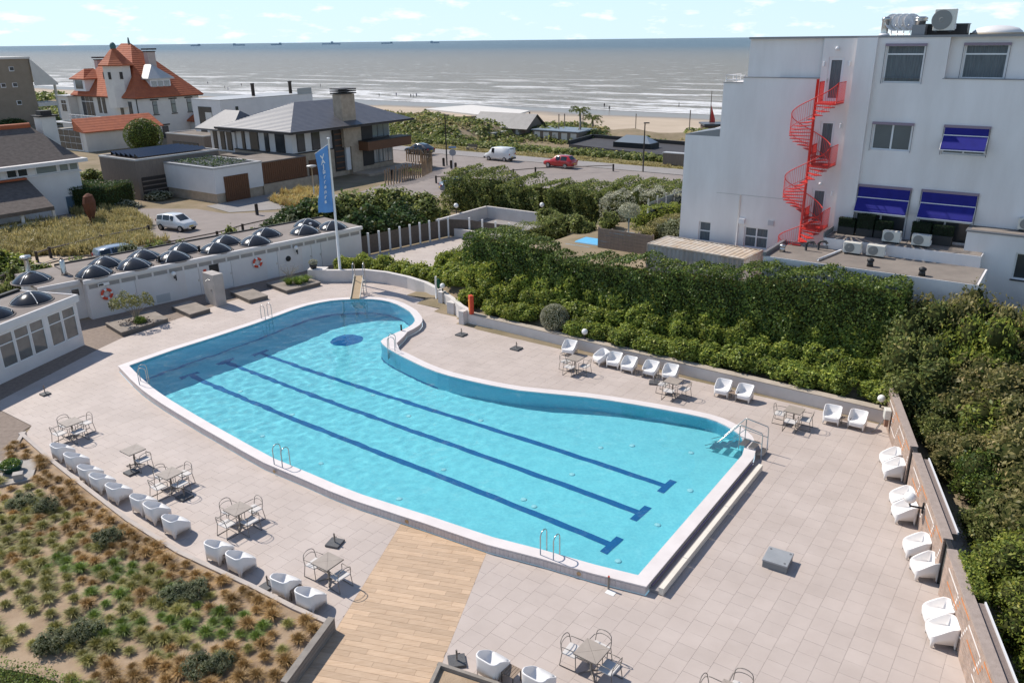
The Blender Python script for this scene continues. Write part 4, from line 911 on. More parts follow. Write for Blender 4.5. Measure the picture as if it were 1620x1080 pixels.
# ------------------------------------------------------------------ low white walls
m_ww = mat('white_wall_paint', (0.66, 0.62, 0.585), 0.85, (0.58, 0.54, 0.50), 1.1, 0.1, 14)
wall = thing('garden_wall', 'long low white garden wall along the foot of the hedge', 'wall', G(742, 513))
wa, wb = G(742, 512.5), G(1403, 672); wdir = (wb-wa).normalized(); WM = frame(Vector((wa.x, wa.y, 0)), wdir); WL = (wb-wa).length
q = MB(); q.box(0, WL, 0.0, 0.22, -0.05, 0.62, WM); q.build('wall_face', m_ww, wall)
q = MB(); q.box(0, WL, -0.02, 0.45, 0.62, 0.66, WM); q.build('coping', mat('sandy_coping', (0.48, 0.41, 0.34), 0.9, (0.36, 0.31, 0.25), 1.5, 0.3, 15), wall)
cw = thing('curved_wall', 'curved low white wall behind the slide at the round end of the pool', 'wall', c_wall[2])
q = MB(); cc_ = [Vector((p.x, p.y, 0)) for p in c_wall]; oc = []
for i, p in enumerate(cc_):
    a = cc_[max(0, i-1)]; b_ = cc_[min(len(cc_)-1, i+1)]; d = (b_-a).normalized(); oc.append(p+Vector((-d.y, d.x, 0))*0.3)
q.prism([(p.x, p.y) for p in cc_+oc[::-1]], -0.05, 0.85); q.build('wall_face', m_ww, cw)
end = thing('wall_end', 'chunky white end block of the curved wall with a flower pot on top', 'wall', G(500, 446)); e0 = G(492, 444); EMx = frame(Vector((e0.x, e0.y, 0)), (G(540, 446)-G(500, 446)).normalized()); q = MB(); q.box(-0.1, 1.2, -0.28, 0.55, -0.05, 0.88, EMx); q.build('block', m_ww, end)
for (x, y, w_, h_, lab) in ((700, 483, 0.35, 0.95, 'square white wall pier carrying a globe lamp'), (716, 496, 0.55, 0.78, 'stepped white wall pier next to the red sign box'), (733, 512, 0.36, 0.85, 'white end pier of the wall beside the red sign box')):
    p = G(x, y); t_ = thing('wall_pier', lab, 'wall', p, rotz_of(wdir)); q = MB(); q.box(-w_/2, w_/2, -0.2, 0.2, -0.05, h_-0.04); q.build('shaft', m_ww, t_, world=False); q = MB(); q.box(-w_/2-0.02, w_/2+0.02, -0.22, 0.22, h_-0.04, h_); q.build('cap', m_ww, t_, world=False)
def simple(name, label, cat, p, rz=0.0, group=None): return thing(name, label, cat, p, rz, group)
t_ = simple('sign_box', 'red upright sign box with a yellow stripe on the white wall', 'sign', WM @ Vector((0.12, 0.1, 0.66)), rotz_of(wdir)-0.5); q = MB(); q.rbox(-0.16, 0.16, -0.12, 0.12, 0, 1.15, 0.02); q.build('case', m_orange, t_, world=False); q = MB(); q.box(-0.04, 0.05, -0.135, -0.121, 0.1, 0.9); q.build('stripe', mat('sign_yellow', (0.8, 0.45, 0.05), 0.5), t_, world=False)
t_ = simple('post', 'tall white post with a green bundle hanging at the end of the curved wall', 'post', G(691, 478)); q = MB(); q.tube([(0, 0, 0), (0, 0, 1.75)], 0.075, 8); q.build('pole', m_wpaint, t_, world=False); q = MB(); q.sphere((0.16, 0.05, 1.25), 0.16, 8, 8, sz=2.2); q.build('green_cover', mat('green_cloth', (0.02, 0.10, 0.05), 0.8), t_, world=False)

# ------------------------------------------------------------------ globe lamps
m_globe = mat('opal_globe', (0.82, 0.80, 0.76), 0.25)
def globe(p, label, h=0.28, r=0.17, arm=None):
    t_ = thing('globe_lamp', label, 'lamp', p, 0, 'white globe lamps around the pool'); q = MB(); q.sphere((0, 0, h+r*0.9), r, 16, 12); q.build('globe', m_globe, t_, world=False)
    q = MB()
    if arm is None: q.tube([(0, 0, 0), (0, 0, h)], 0.045, 8)
    else: q.tube([arm, (arm[0]*0.1, arm[1]*0.1, 0.02), (0, 0, h)], 0.035, 6); q.cbox(arm, 0.06, 0.06, 0.4)
    q.build('bracket', m_dark, t_, world=False)
globe(WM @ Vector(((G(914, 560)-wa).dot(wdir), 0.2, 0.66)), 'white globe lamp on the low wall behind the armchair standing alone')
globe(WM @ Vector((WL-0.42, 0.2, 0.66)), 'white globe lamp on the low wall at the brick wall corner')
globe(G(700, 483)+Vector((0.05, 0.05, 0.95)), 'white globe lamp on a white pier of the curved wall', 0.2)
globe(BM @ Vector((5.3, -0.28, 1.55)), 'white globe lamp on the bathhouse wall above the vent grille', 0.2, 0.16, (-0.0, 0.27*1.0, 0.0)); globe(BM @ Vector((14.43, -0.28, 1.6)), 'white globe lamp on the bathhouse wall near the double cabin doors', 0.2, 0.16, (0.0, 0.27, 0.0))

# ------------------------------------------------------------------ brick wall on the right
BW0 = Vector((16.45, 32.0, 0)); BWd = Vector((11.35, 14.85, 0))-BW0; BWL = BWd.length; BWd.normalize(); BWM = frame(BW0, BWd)   # y to the left = away from pool? checked below
sidey = 1 if Vector((-BWd.y, BWd.x, 0)).x > 0 else -1
def brick_mat():
    m = bpy.data.materials.new('brown_brick'); m.use_nodes = True; t = m.node_tree; b = t.nodes['Principled BSDF']; L = t.links.new
    g = t.nodes.new('ShaderNodeTexCoord'); sp = t.nodes.new('ShaderNodeSeparateXYZ'); L(g.outputs['Object'], sp.inputs[0]); cb = t.nodes.new('ShaderNodeCombineXYZ'); L(sp.outputs['X'], cb.inputs[0]); L(sp.outputs['Z'], cb.inputs[1])
    br = t.nodes.new('ShaderNodeTexBrick'); br.inputs['Scale'].default_value = 1.0; br.inputs['Brick Width'].default_value = 0.22; br.inputs['Row Height'].default_value = 0.066; br.inputs['Mortar Size'].default_value = 0.006
    br.inputs['Color1'].default_value = (0.40, 0.28, 0.21, 1); br.inputs['Color2'].default_value = (0.29, 0.20, 0.155, 1); br.inputs['Mortar'].default_value = (0.45, 0.40, 0.36, 1); L(cb.outputs[0], br.inputs['Vector'])
    n = t.nodes.new('ShaderNodeTexNoise'); n.inputs['Scale'].default_value = 3.0; L(g.outputs['Object'], n.inputs['Vector']); mxx = t.nodes.new('ShaderNodeMixRGB'); mxx.blend_type = 'OVERLAY'; mxx.inputs['Fac'].default_value = 0.45; L(br.outputs['Color'], mxx.inputs['Color1']); L(n.outputs['Fac'], mxx.inputs['Color2']); L(mxx.outputs[0], b.inputs['Base Color']); b.inputs['Roughness'].default_value = 0.9
    bp = t.nodes.new('ShaderNodeBump'); bp.inputs['Distance'].default_value = 0.01; bp.invert = True; L(br.outputs['Fac'], bp.inputs['Height']); L(bp.outputs[0], b.inputs['Normal']); return m
m_brick = brick_mat(); m_bw = mat('white_glazed_brick', (0.74, 0.70, 0.66), 0.5); m_bo = mat('orange_brick', (0.60, 0.22, 0.06), 0.7, (0.5, 0.17, 0.05), 6)
HW = 1.58
bwall = thing('brick_wall', 'brown brick terrace wall with orange and white zigzag brick pattern', 'wall', BW0, rotz_of(BWd))
gaps = [(5.55, 6.05), (11.7, 12.25)]; segs = [(0.0, 5.55, 0.0), (6.05, 11.7, 0.0), (12.25, 17.9, 0.0), (18.4, 23.0, 0.0)]
for a, b_, _ in segs:
    q = MB(); q.box(a, b_, 0, 0.24*sidey if sidey > 0 else 0.0, -0.05, HW) if sidey > 0 else q.box(a, b_, -0.24, 0, -0.05, HW); q.build('brick_panel', m_brick, bwall, world=False)
    q = MB(); y0, y1 = (-0.02, 0.26) if sidey > 0 else (-0.26, 0.02); q.box(a, b_, y0, y1, HW, HW+0.05); q.build('coping', mat('brick_coping', (0.38, 0.31, 0.27), 0.9, (0.31, 0.25, 0.215), 6, 0.3, 30), bwall, world=False)
    # zigzag of white and orange bricks standing a few millimetres proud
    f = -0.006*sidey; L_ = b_-a
    def strip(x0, z0, x1, z1, mm, nm, dash=False):
        k = max(1, int(math.hypot(x1-x0, z1-z0)/0.14)); w_ = MB()
        if dash:
            for i in range(k): xx = x0+(x1-x0)*i/k; zz = z0+(z1-z0)*i/k; w_.box(xx, xx+0.10, min(f, 0), max(f, 0), zz, zz+0.055)
        else: w_.box(min(x0, x1), max(x0, x1), min(f, 0), max(f, 0), z0, z0+0.05)
        w_.build(nm, mm, bwall, world=False)
    x = a+0.5
    while x+2.1 < b_:
        strip(x, 1.25, x+1.25, 1.25, m_bw, 'white_course'); strip(x+1.25, 1.2, x+0.95, 0.55, m_bw, 'white_course', True)
        strip(x+0.95, 0.45, min(b_-0.1, x+2.1), 0.45, m_bw, 'white_course'); strip(x+2.1, 0.5, min(b_-0.12, x+2.5), 1.2, m_bw, 'white_course', True)
        strip(x+0.1, 0.85, x+1.3, 0.85, m_bo, 'orange_course'); strip(x+1.3, 0.85, x+1.55, 1.35, m_bo, 'orange_course', True); strip(x+1.55, 1.38, min(b_-0.1, x+2.5), 1.38, m_bo, 'orange_course')
        x += 2.55
for a, b_ in gaps+[(17.9, 18.4)]:
    y0, y1 = (0.10, 0.14) if sidey > 0 else (-0.14, -0.10)
    q = MB(); q.box(a+0.001, a+0.06, y0-0.05, y1+0.05, 0, HW+0.03); q.box(b_-0.06, b_-0.001, y0-0.05, y1+0.05, 0, HW+0.03); q.box(a+0.06, b_-0.06, y0-0.05, y1+0.05, HW-0.04, HW+0.03); w = q.build('window_frame', m_dark, bwall, world=False); q = MB(); q.box(a+0.06, b_-0.06, y0, y1, 0, HW-0.04); q.build('pane', mat('bronze_glass', (0.13, 0.13, 0.12), 0.07, spec=0.7), w, world=False)
for x0, x1 in ((6.3, 11.2), (14.6, 17.7)):
    y0, y1 = (0.26, 0.5) if sidey > 0 else (-0.5, -0.26); q = MB(); q.box(x0, x1, y0, y1, 1.3, HW-0.05); q.build('wall_back_slab', mat('slatted_back', (0.23, 0.185, 0.165), 0.85, (0.19, 0.15, 0.135), 12, 0.4, 40), bwall, world=False)
    q = MB(); yb = y1 if sidey > 0 else y0; q.box(x0, x1, yb-0.02, yb+0.02, HW-0.06, HW+0.02); q.build('metal_edge', m_frame, bwall, world=False)
def bwp(x, yo, z): return BWM @ Vector((x, -yo*sidey, z))
globe(bwp(8.9, 0.48, 0.98), 'white globe lamp on a dark arm fixed to the brick wall', 0.16, 0.2, tuple(-(Vector((bwp(0, 1, 0)-bwp(0, 0, 0))))*0.46))
t_ = thing('tap_box', 'cream utility box with a hose on the brick wall near the corner', 'box', bwp(1.25, 0.16, 0.75), rotz_of(BWd)); q = MB(); q.rbox(-0.2, 0.2, -0.13, 0.13, 0, 0.42, 0.02); q.build('case', m_ac, t_, world=False); q = MB(); q.tube([(0.1, -0.1, 0.0), (0.18, -0.3, -0.4), (0.0, -0.5, -0.7), (-0.2, -0.35, -0.72), (-0.1, -0.2, -0.3)], 0.02, 6); q.build('hose', m_cler, t_, world=False); q = MB(); q.cbox((0.02, 0.0, -0.2), 0.3, 0.14, 0.3); q.build('lower_case', mat('rusty_case', (0.28, 0.15, 0.10), 0.8), t_, world=False)
# ------------------------------------------------------------------ white moulded armchairs
m_plast = mat('white_plastic', (0.80, 0.775, 0.75), 0.38, spec=0.45)
def armchair_mesh():
    q = MB(); n = 48; rings = []
    def pl(a, sc, fy=0.0):
        c, s_ = math.cos(a), math.sin(a); e = 0.42
        return (0.365*sc*math.copysign(abs(c)**e, c), 0.375*sc*math.copysign(abs(s_)**e, s_)+fy)
    def front(a): return -math.sin(a)                     # 1 at the open front (-y), -1 at the back
    def rim(a):
        y = pl(a, 1.0)[1]; f = front(a)
        h = 0.37+0.35*min(1, max(0, (y+0.36)/0.50))**0.9
        return h if y > -0.30 else min(h, 0.375+0.05*smooth(0.2, 0.36, abs(pl(a, 1.0)[0])))
    def foot(a):                                          # four legs with arches between them
        d = min(abs(((a-b_+math.pi) % (2*math.pi))-math.pi) for b_ in (0.72, math.pi-0.72, math.pi+0.72, -0.72))
        return 0.0 if d < 0.14 else 0.02+0.17*smooth(0.14, 0.34, d)
    prof = []
    for k in range(n):
        a = 2*math.pi*k/n; h = rim(a); b_ = foot(a); lean = 0.0
        out_b = (*pl(a, 1.0), b_); out_m = (*pl(a, 1.0), h*0.6); out_t = (*pl(a, 1.02), h-0.03)
        top_o = (*pl(a, 1.01), h-0.006); top_i = (*pl(a, 0.95), h); in_t = (*pl(a, 0.90), h-0.025); 
        in_b = (*pl(a, 0.80 if front(a) < 0.7 else 0.92, -0.01), 0.375+0.012*max(0, front(a))); seat = (*pl(a, 0.45, -0.02), 0.355); und = (*pl(a, 0.93), b_+0.03)
        prof.append([und, out_b, out_m, out_t, top_o, top_i, in_t, in_b, seat])
    m = len(prof[0]); vs = [p for pr in prof for p in pr]; fs = []
    for k in range(n):
        j = (k+1) % n
        for i in range(m-1): fs.append((k*m+i, j*m+i, j*m+i+1, k*m+i+1))
    vs.append((0, -0.02, 0.35)); c = len(vs)-1
    for k in range(n): fs.append((k*m+m-1, ((k+1) % n)*m+m-1, c))
    q.add(vs, fs, True); me = q.mesh('shell')
    bm = bmesh.new(); bm.from_mesh(me); bmesh.ops.recalc_face_normals(bm, faces=bm.faces[:]); bm.to_mesh(me); bm.free()
    return me
am = armchair_mesh(); sq = MB(); sq.prism([(0.26*math.cos(a*math.pi/10), 0.24*math.sin(a*math.pi/10)-0.03) for a in range(20)], 0.18, 0.345); seat_under = sq.mesh('seat_base')
def armchair(px, py, face_az, label, group, jit=4.0):
    p = G(px, py); t_ = thing('armchair', label, 'armchair', p, rotz_of(AZ(face_az+random.uniform(-jit, jit)))+math.pi/2, group)
    link_mesh('shell', am, m_plast, t_); link_mesh('seat_base', seat_under, m_plast, t_); return t_
g1 = 'white armchairs along the grass bed'; g2 = 'white armchairs along the low white wall'; g3 = 'white armchairs along the brick wall'; g4 = 'white armchairs beside the small planted bed'
for x, y, lab in ((103, 725, 'white plastic armchair of the pair beside the corner of the grass bed'), (125, 740, 'white plastic armchair of the pair beside the corner of the grass bed')): armchair(x, y, 38, lab, g1)
for x, y in ((147, 760), (166, 774), (192, 790)): armchair(x, y, 38, 'white plastic armchair in the close trio beside the grass bed, level with the lone-chair table', g1)
for x, y in ((231, 808), (252, 821), (282, 842)): armchair(x, y, 38, 'white plastic armchair in the trio beside the grass bed with a side table between', g1)
for x, y in ((350, 883), (384, 901)): armchair(x, y, 34, 'white plastic armchair of the pair beside the grass bed in front of the four-chair table', g1)
for x, y in ((455, 938), (494, 960)): armchair(x, y, 34, 'white plastic armchair of the pair at the timber path end of the grass bed', g1)
armchair(901, 560, 205, 'white plastic armchair standing alone below a globe lamp at the white wall', g2)
armchair(951, 575, 250, 'white plastic armchair turned sideways against its neighbour at the white wall', g2); armchair(972, 580, 210, 'white plastic armchair with a sideways neighbour touching it at the white wall', g2)
for x, y in ((995, 587),): armchair(x, y, 210, 'white plastic armchair between the crowded pair and the tilted umbrella foot', g2)
armchair(1029, 594, 212, 'white plastic armchair behind the umbrella foot at the white wall', g2); armchair(1060, 600, 212, 'white plastic armchair directly behind a dining table at the white wall', g2)
for x, y in ((1143, 625), (1177, 633)): armchair(x, y, 212, 'white plastic armchair of the pair at the white wall across from the pool steps', g2)
for x, y in ((1315, 668), (1355, 676)): armchair(x, y, 210, 'white plastic armchair of the pair at the white wall next to the brick wall corner', g2)
for x, y in ((1407, 737), (1411, 754)): armchair(x, y, 283, 'white plastic armchair of the pair at the brick wall nearest the white wall', g3)
for x, y in ((1424, 801), (1428, 822)): armchair(x, y, 283, 'white plastic armchair of the pair under the globe lamp of the brick wall', g3)
for x, y in ((1447, 878), (1460, 910)): armchair(x, y, 285, 'white plastic armchair of the pair beside the second glass slot of the brick wall', g3, 8)
for x, y in ((1480, 986), (1487, 1014)): armchair(x, y, 285, 'white plastic armchair of the pair at the brick wall panel below the ivy', g3)
armchair(781, 1066, 36, 'white plastic armchair between the umbrella foot and the slatted side table by the small bed', g4); armchair(853, 1092, 36, 'white plastic armchair on the far side of the slatted side table by the small bed', g4)

# ------------------------------------------------------------------ dining sets
m_top = mat('taupe_tabletop', (0.335, 0.285, 0.24), 0.5, (0.38, 0.325, 0.275), 3, 0.05, 40)
m_tap = mat('taupe_metal', (0.22, 0.195, 0.17), 0.4, metal=0.35)
m_seat = mat('light_seat', (0.60, 0.57, 0.54), 0.55)
def table_proto():
    t_ = thing('dining_table', 'x', 'table'); b = 0.36
    # four triangular slabs meet in a cross, as seen on the tops
    for k in range(4):
        a = math.pi/2*k; R = Matrix.Rotation(a, 4, 'Z'); q = MB(); q.prism([(0.004, 0.0), (b-0.003, -b+0.007), (b-0.003, b-0.007)], 0.72, 0.745, R); q.build('top_panel', m_top, t_, world=False)
    q = MB(); q.box(-b-0.001, b+0.001, -b-0.001, b+0.001, 0.705, 0.719); q.build('top_frame', m_tap, t_, world=False)
    q = MB(); q.tube([(0, 0, 0.03), (0, 0, 0.704)], 0.035, 8); q.build('column', m_tap, t_, world=False)
    for k in range(4):
        a = math.pi/4+math.pi/2*k; q = MB(); q.tube([(0.02*math.cos(a), 0.02*math.sin(a), 0.09), (0.36*math.cos(a), 0.36*math.sin(a), 0.03)], [0.03, 0.022], 6); q.build('foot', m_tap, t_, world=False)
    return t_
def chair_proto():
    t_ = thing('dining_chair', 'x', 'chair'); w = 0.26
    for sx in (-1, 1):
        x = sx*w; q = MB(); q.tube([(x, -0.24, 0.012), (x, -0.22, 0.62), (x, -0.18, 0.655), (x, 0.14, 0.655), (x, 0.19, 0.64)], 0.0125, 6); q.build('front_leg', m_tap, t_, world=False)
        q = MB(); q.tube([(x, 0.26, 0.012), (x*0.96, 0.19, 0.45)], 0.0125, 6); q.build('rear_leg', m_tap, t_, world=False)
        q = MB(); q.tube([(x, -0.24, 0.013), (x, 0.26, 0.013)], 0.0125, 6); q.build('floor_runner', m_tap, t_, world=False)
    hoop = [(-w*0.96, 0.19, 0.45), (-w*0.95, 0.225, 0.62)]+[(-w*0.9*math.cos(a), 0.235+0.05*math.sin(a), 0.70+0.13*math.sin(a)) for a in np.linspace(0, math.pi, 11)]+[(w*0.95, 0.225, 0.62), (w*0.96, 0.19, 0.45)]
    q = MB(); q.tube(hoop, 0.0125, 6); bk = q.build('back_hoop', m_tap, t_, world=False)
    q = MB(); q.tube([(-w*0.93, 0.225, 0.63)]+[(-w*0.85*math.cos(a), 0.23+0.04*math.sin(a), 0.63+0.07*math.sin(a)) for a in np.linspace(0.2, math.pi-0.2, 9)]+[(w*0.93, 0.225, 0.63)], 0.010, 6); q.build('back_rail', m_tap, t_, world=False)
    q = MB(); q.rbox(-w+0.015, w-0.015, -0.22, 0.20, 0.425, 0.455, 0.012); q.build('seat', m_seat, t_, world=False)
    return t_
tp, cp = table_proto(), chair_proto(); used = {'t': False, 'c': False}
def place(proto, key, p, rz, label, group):
    o = proto if not used[key] else copy_tree(proto); used[key] = True
    o.location = p; o.rotation_euler = (0, 0, rz); o['label'] = label; o['group'] = group; return o
sides = {'-u': -U, '+u': U, '-v': -V, '+v': V}
def dining(px, py, which, where, r=0.56):
    c = G(px, py, 0.74); c.z = 0; place(tp, 't', c, ru+random.uniform(-0.03, 0.03), 'square taupe dining table '+where, 'square dining tables on the deck')
    for k in which:
        d = sides[k]; p = c+d*(r+random.uniform(-0.04, 0.05))+d.cross(Vector((0, 0, 1)))*random.uniform(-0.06, 0.06)
        place(cp, 'c', p, rotz_of(-d)+math.pi/2+random.uniform(-0.1, 0.1), 'taupe chair at table '+where, 'dining chairs on the deck')
dining(112, 667, ('-u', '+v', '-v', '+u'), 'with four chairs closest to the glazed pavilion')
dining(210, 711, ('+u',), 'with a single chair and an umbrella foot')
dining(268, 748, ('-u', '+v', '-v', '+u'), 'with four chairs beside the close trio of armchairs')
dining(376, 804, ('-u', '+v', '-v', '+u'), 'with four chairs level with the near pool ladder')
dining(518, 887, ('-u', '+u'), 'with two chairs at the edge of the timber path')
dining(936, 1029, ('-u', '+v', '+u'), 'with three chairs near the small planted bed')
dining(909.7, 566, ('-u', '+u', '-v'), 'with three chairs before the armchair standing alone')
dining(1065, 602, ('-u', '-v', '+u'), 'with three chairs before the row of wall armchairs')
dining(1257, 648, ('-u', '-v', '+u'), 'with three chairs between the pool steps and the white wall')
dining(1158, 1096, ('-u', '+v'), 'only partly in view beside the grey lidded box')

# ------------------------------------------------------------------ umbrella feet, side tables, odd deck things
m_gran = mat('granite_slab', (0.075, 0.075, 0.078), 0.6, (0.11, 0.11, 0.112), 20, 0.1, 60)
def umb(px, py, rz, label, s=0.5, h=0.42):
    p = G(px, py); t_ = thing('umbrella_foot', label, 'umbrella stand', p, rz, 'umbrella feet on the deck'); q = MB(); q.rbox(-s/2, s/2, -s/2, s/2, 0, 0.08, 0.01); q.build('slab', m_gran, t_, world=False)
    q = MB(); q.tube([(0, 0, 0.08), (0, 0, h)], 0.027, 8); q.build('tube', m_tap, t_, world=False); q = MB(); q.tube([(0.02, 0, h*0.7), (0.1, 0, h*0.72)], 0.014, 5); q.build('clamp', m_dark, t_, world=False)
umb(530, 860, ru+0.3, 'dark umbrella foot standing free between the two-chair table and the pool'); umb(424, 928, ru, 'umbrella foot pushed against the grass bed between two pairs of armchairs', 0.4)
umb(723, 1047, ru+0.8, 'umbrella foot at the corner of the small planted bed', 0.48); umb(730, 530, ru, 'umbrella foot on the far deck closest to the red sign box', 0.55); umb(817, 552, ru, 'umbrella foot alone in the middle of the far deck', 0.55)
umb(1035, 606, ru+0.4, 'umbrella foot in front of the armchairs at the white wall', 0.5); umb(72, 624, ru, 'umbrella foot at the edge of the pavilion shadow', 0.4, 0.5); umb(208, 748, ru, 'umbrella foot under the table with a single chair', 0.45); umb(292, 787, ru, 'dark umbrella foot in front of the table beside the trio of armchairs', 0.48)
m_slat = mat('brown_slat', (0.23, 0.17, 0.125), 0.7, (0.28, 0.21, 0.155), 6, rnd=0.1)
def side_table(px, py, rz, label):
    p = G(px, py); t_ = thing('side_table', label, 'side table', p, rz, 'slatted side tables between the armchairs')
    for k in range(5): q = MB(); q.box(-0.2, 0.2, -0.2+k*0.082, -0.2+k*0.082+0.07, 0.36, 0.38); q.build('slat', m_slat, t_, world=False)
    for x in (-0.18, 0.18):
        for y in (-0.18, 0.18): q = MB(); q.box(x-0.015, x+0.015, y-0.015, y+0.015, 0, 0.3599); q.build('leg', m_tap, t_, world=False)
side_table(366, 890, rotz_of(V), 'slatted brown side table between the pair of armchairs in front of the four-chair table'); side_table(475, 948, rotz_of(V), 'slatted brown side table between the armchairs at the timber path'); side_table(268, 832, rotz_of(V), 'slatted brown side table in the trio of armchairs')
side_table(809, 1078, rotz_of(V), 'slatted brown side table by the small planted bed'); side_table(1160, 632, rotz_of(V), 'slatted brown side table at the white wall across from the pool steps'); side_table(1336, 674, rotz_of(V), 'slatted brown side table at the white wall next to the brick wall'); side_table(1013, 594, rotz_of(V), 'slatted brown side table at the white wall behind the tilted umbrella foot')
m_zinc = mat('zinc_grey', (0.30, 0.315, 0.325), 0.55, (0.37, 0.38, 0.39), 2.0, 0.1, 30, metal=0.2)
gb = [G(*p) for p in ((1203, 895), (1241, 907), (1256, 888))]; gc = (gb[0]+gb[2])/2; gd = (gb[1]-gb[0]); t_ = thing('deck_box', 'low grey lidded box standing alone on the open deck', 'box', gc, rotz_of(gd)); gl, gw = gd.length/2, (gb[2]-gb[1]).length/2
q = MB(); q.box(-gl, gl, -gw, gw, 0, 0.24); q.build('body', mat('zinc_side', (0.2, 0.21, 0.215), 0.6), t_, world=False); q = MB(); q.rbox(-gl-0.02, gl+0.02, -gw-0.02, gw+0.02, 0.24, 0.30, 0.01); q.build('lid', m_zinc, t_, world=False)
for x, y in ((-gl+0.08, gw-0.12), (gl-0.1, -gw+0.1), (gl-0.06, gw-0.1)): q = MB(); q.tube([(x+0.03*math.cos(a), y+0.03*math.sin(a), 0.305) for a in np.linspace(0, 2*math.pi, 9)], 0.006, 4); q.build('ring', m_dark, t_, world=False)
p = G(962.5, 931.5); t_ = thing('bollard', 'short brown metal bollard with a red cap at the pool corner', 'bollard', p); q = MB(); q.tube([(0, 0, 0), (0, 0, 0.46)], 0.035, 8); q.build('shaft', m_tap, t_, world=False); q = MB(); q.tube([(0, 0, 0.46), (0, 0, 0.49)], 0.03, 8); q.build('cap', m_orange, t_, world=False)
q = MB(); w_ = G(966, 937); q.cbox((w_.x, w_.y, 0.006), 0.3, 0.22, 0.008, ru); o = q.build('floor_plate', m_wpaint); tag(o, 'white square plate lying on the deck beside the bollard', 'plate')
p = G(635.5, 531); t_ = thing('bollard', 'dark metal bollard outside the rim at the round end of the pool', 'bollard', p); q = MB(); q.tube([(0, 0, 0), (0, 0, 0.62)], 0.05, 8); q.build('shaft', m_dark, t_, world=False); q = MB(); q.lathe([(0.06, 0.62), (0.06, 0.66), (0.02, 0.68)], 8); q.build('cap', m_dark, t_, world=False)
# rim lamps let into the pool wall
m_brass = mat('brass_ring', (0.45, 0.33, 0.2), 0.4, metal=0.6)
for x, y in ((916, 906), (643.5, 823.5), (440, 742)):
    c0 = G(x, y, 0.17); k = min(range(len(run)-1), key=lambda i: (run[i].xy-c0.xy).length); e = (run[k+1]-run[k]).normalized(); nn = Vector((-e.y, e.x, 0)); base = run[k]+e*((c0-run[k]).dot(e))
    M_ = frame(Vector((base.x, base.y, 0.15))+nn*0.014, e) @ Matrix.Rotation(-math.pi/2, 4, 'X'); q = MB(); q.lathe([(0.075, 0), (0.075, 0.012), (0.05, 0.016), (0.045, 0.006)], 16, M_, smooth=False); q.build('rim_light', m_brass, pool)

# ------------------------------------------------------------------ pool fittings
def ladder(px, py, inward, label, h=0.85, w=0.5, down=1.1):
    p = G(px, py, ZC); t_ = thing('pool_ladder', label, 'pool ladder', p, rotz_of(inward), 'steel pool ladders')
    for y in (-w/2, w/2):
        q = MB(); q.tube([(-0.30, y, 0.0), (-0.30, y, h*0.78)]+[(-0.30+0.19*(1-math.cos(a)), y, h*0.78+0.19*math.sin(a)) for a in np.linspace(0.3, math.pi-0.3, 7)]+[(0.08, y, h*0.70), (0.09, y, -down)], 0.02, 7); q.build('rail', m_steel, t_, world=False)
    for z in (-0.25, -0.5, -0.75, -1.0):
        if -z < down: q = MB(); q.box(0.03, 0.12, -w/2, w/2, z-0.015, z+0.015); q.build('rung', m_steel, t_, world=False)
ladder(232, 604, U*0.6+V*0.8, 'steel pool ladder on the narrow left end near the pavilion'); ladder(424, 503, U, 'steel pool ladder on the side facing the bathhouse'); ladder(450, 732, V, 'steel pool ladder on the near rim beside the four-chair table', 0.8)
ladder(873, 874, V, 'steel pool ladder on the near rim right of the timber path', 0.85); ladder(617, 553, -V*0.6-U*0.8, 'steel pool ladder at the pointed corner of the inner rim', 0.8)
# entry steps with handrails at the right end
sp_ = G(1186, 703, ZC); st_d = -U; t_ = thing('pool_steps', 'steel entry steps with tall handrails over the rim at the right end of the pool', 'pool steps', sp_, rotz_of(st_d))
for y in (-0.36, 0.36):
    q = MB(); q.tube([(-0.62, y, -ZC), (-0.60, y, 0.72), (-0.55, y, 0.82), (0.30, y, 0.95), (0.38, y, 0.93), (1.75, y, -0.75)], 0.022, 7); q.build('handrail', m_steel, t_, world=False)
    q = MB(); q.tube([(-0.61, y, 0.35), (0.35, y, 0.45), (1.7, y, -1.05)], 0.016, 6); q.build('middle_rail', m_steel, t_, world=False)
    q = MB(); q.tube([(0.33, y, -0.2), (0.34, y, 0.95)], 0.02, 6); q.build('rail_post', m_steel, t_, world=False)
for x, z in ((-0.55, -0.16), (-0.18, 0.05), (0.2, 0.05), (0.55, -0.2), (0.85, -0.45), (1.15, -0.7), (1.45, -0.95)): q = MB(); q.box(x-0.13, x+0.13, -0.35, 0.35, z-0.02, z+0.01); q.build('step', m_steel if x < 0.5 else m_frame, t_, world=False)
# bench-like drain ledge along the right end
m_ivory = mat('ivory_ledge', (0.70, 0.64, 0.54), 0.6, (0.76, 0.70, 0.60), 2)
la, lb_ = outer[iC-1], outer[iC]; ld = (lb_-la).normalized(); ln = Vector((-ld.y, ld.x, 0)); t_ = thing('drain_ledge', 'long ivory ledge on a grey channel along the right end of the pool', 'ledge', (la.x, la.y, 0)); LMx = frame(Vector((la.x, la.y, 0)), ld); LLn = (lb_-la).length
for k in range(5):
    a, b_ = 0.25+(LLn-0.5)*k/5, 0.25+(LLn-0.5)*(k+1)/5-0.012; q = MB(); q.box(a, b_, 0.30, 0.46, 0.02, 0.27+0.004*(k % 2), LMx); q.build('ledge_block', m_ivory, t_)
q = MB(); q.box(0.2, LLn-0.25, 0.0, 0.299, 0.0, 0.12, LMx); q.build('channel', mat('channel_grey', (0.27, 0.25, 0.25), 0.6), t_); q = MB(); q.tube([LMx @ Vector((0.2, 0.05, 0.2)), LMx @ Vector((LLn-0.3, 0.05, 0.2))], 0.03, 6); q.build('cover_bar', mat('violet_bar', (0.12, 0.10, 0.2), 0.4), t_)
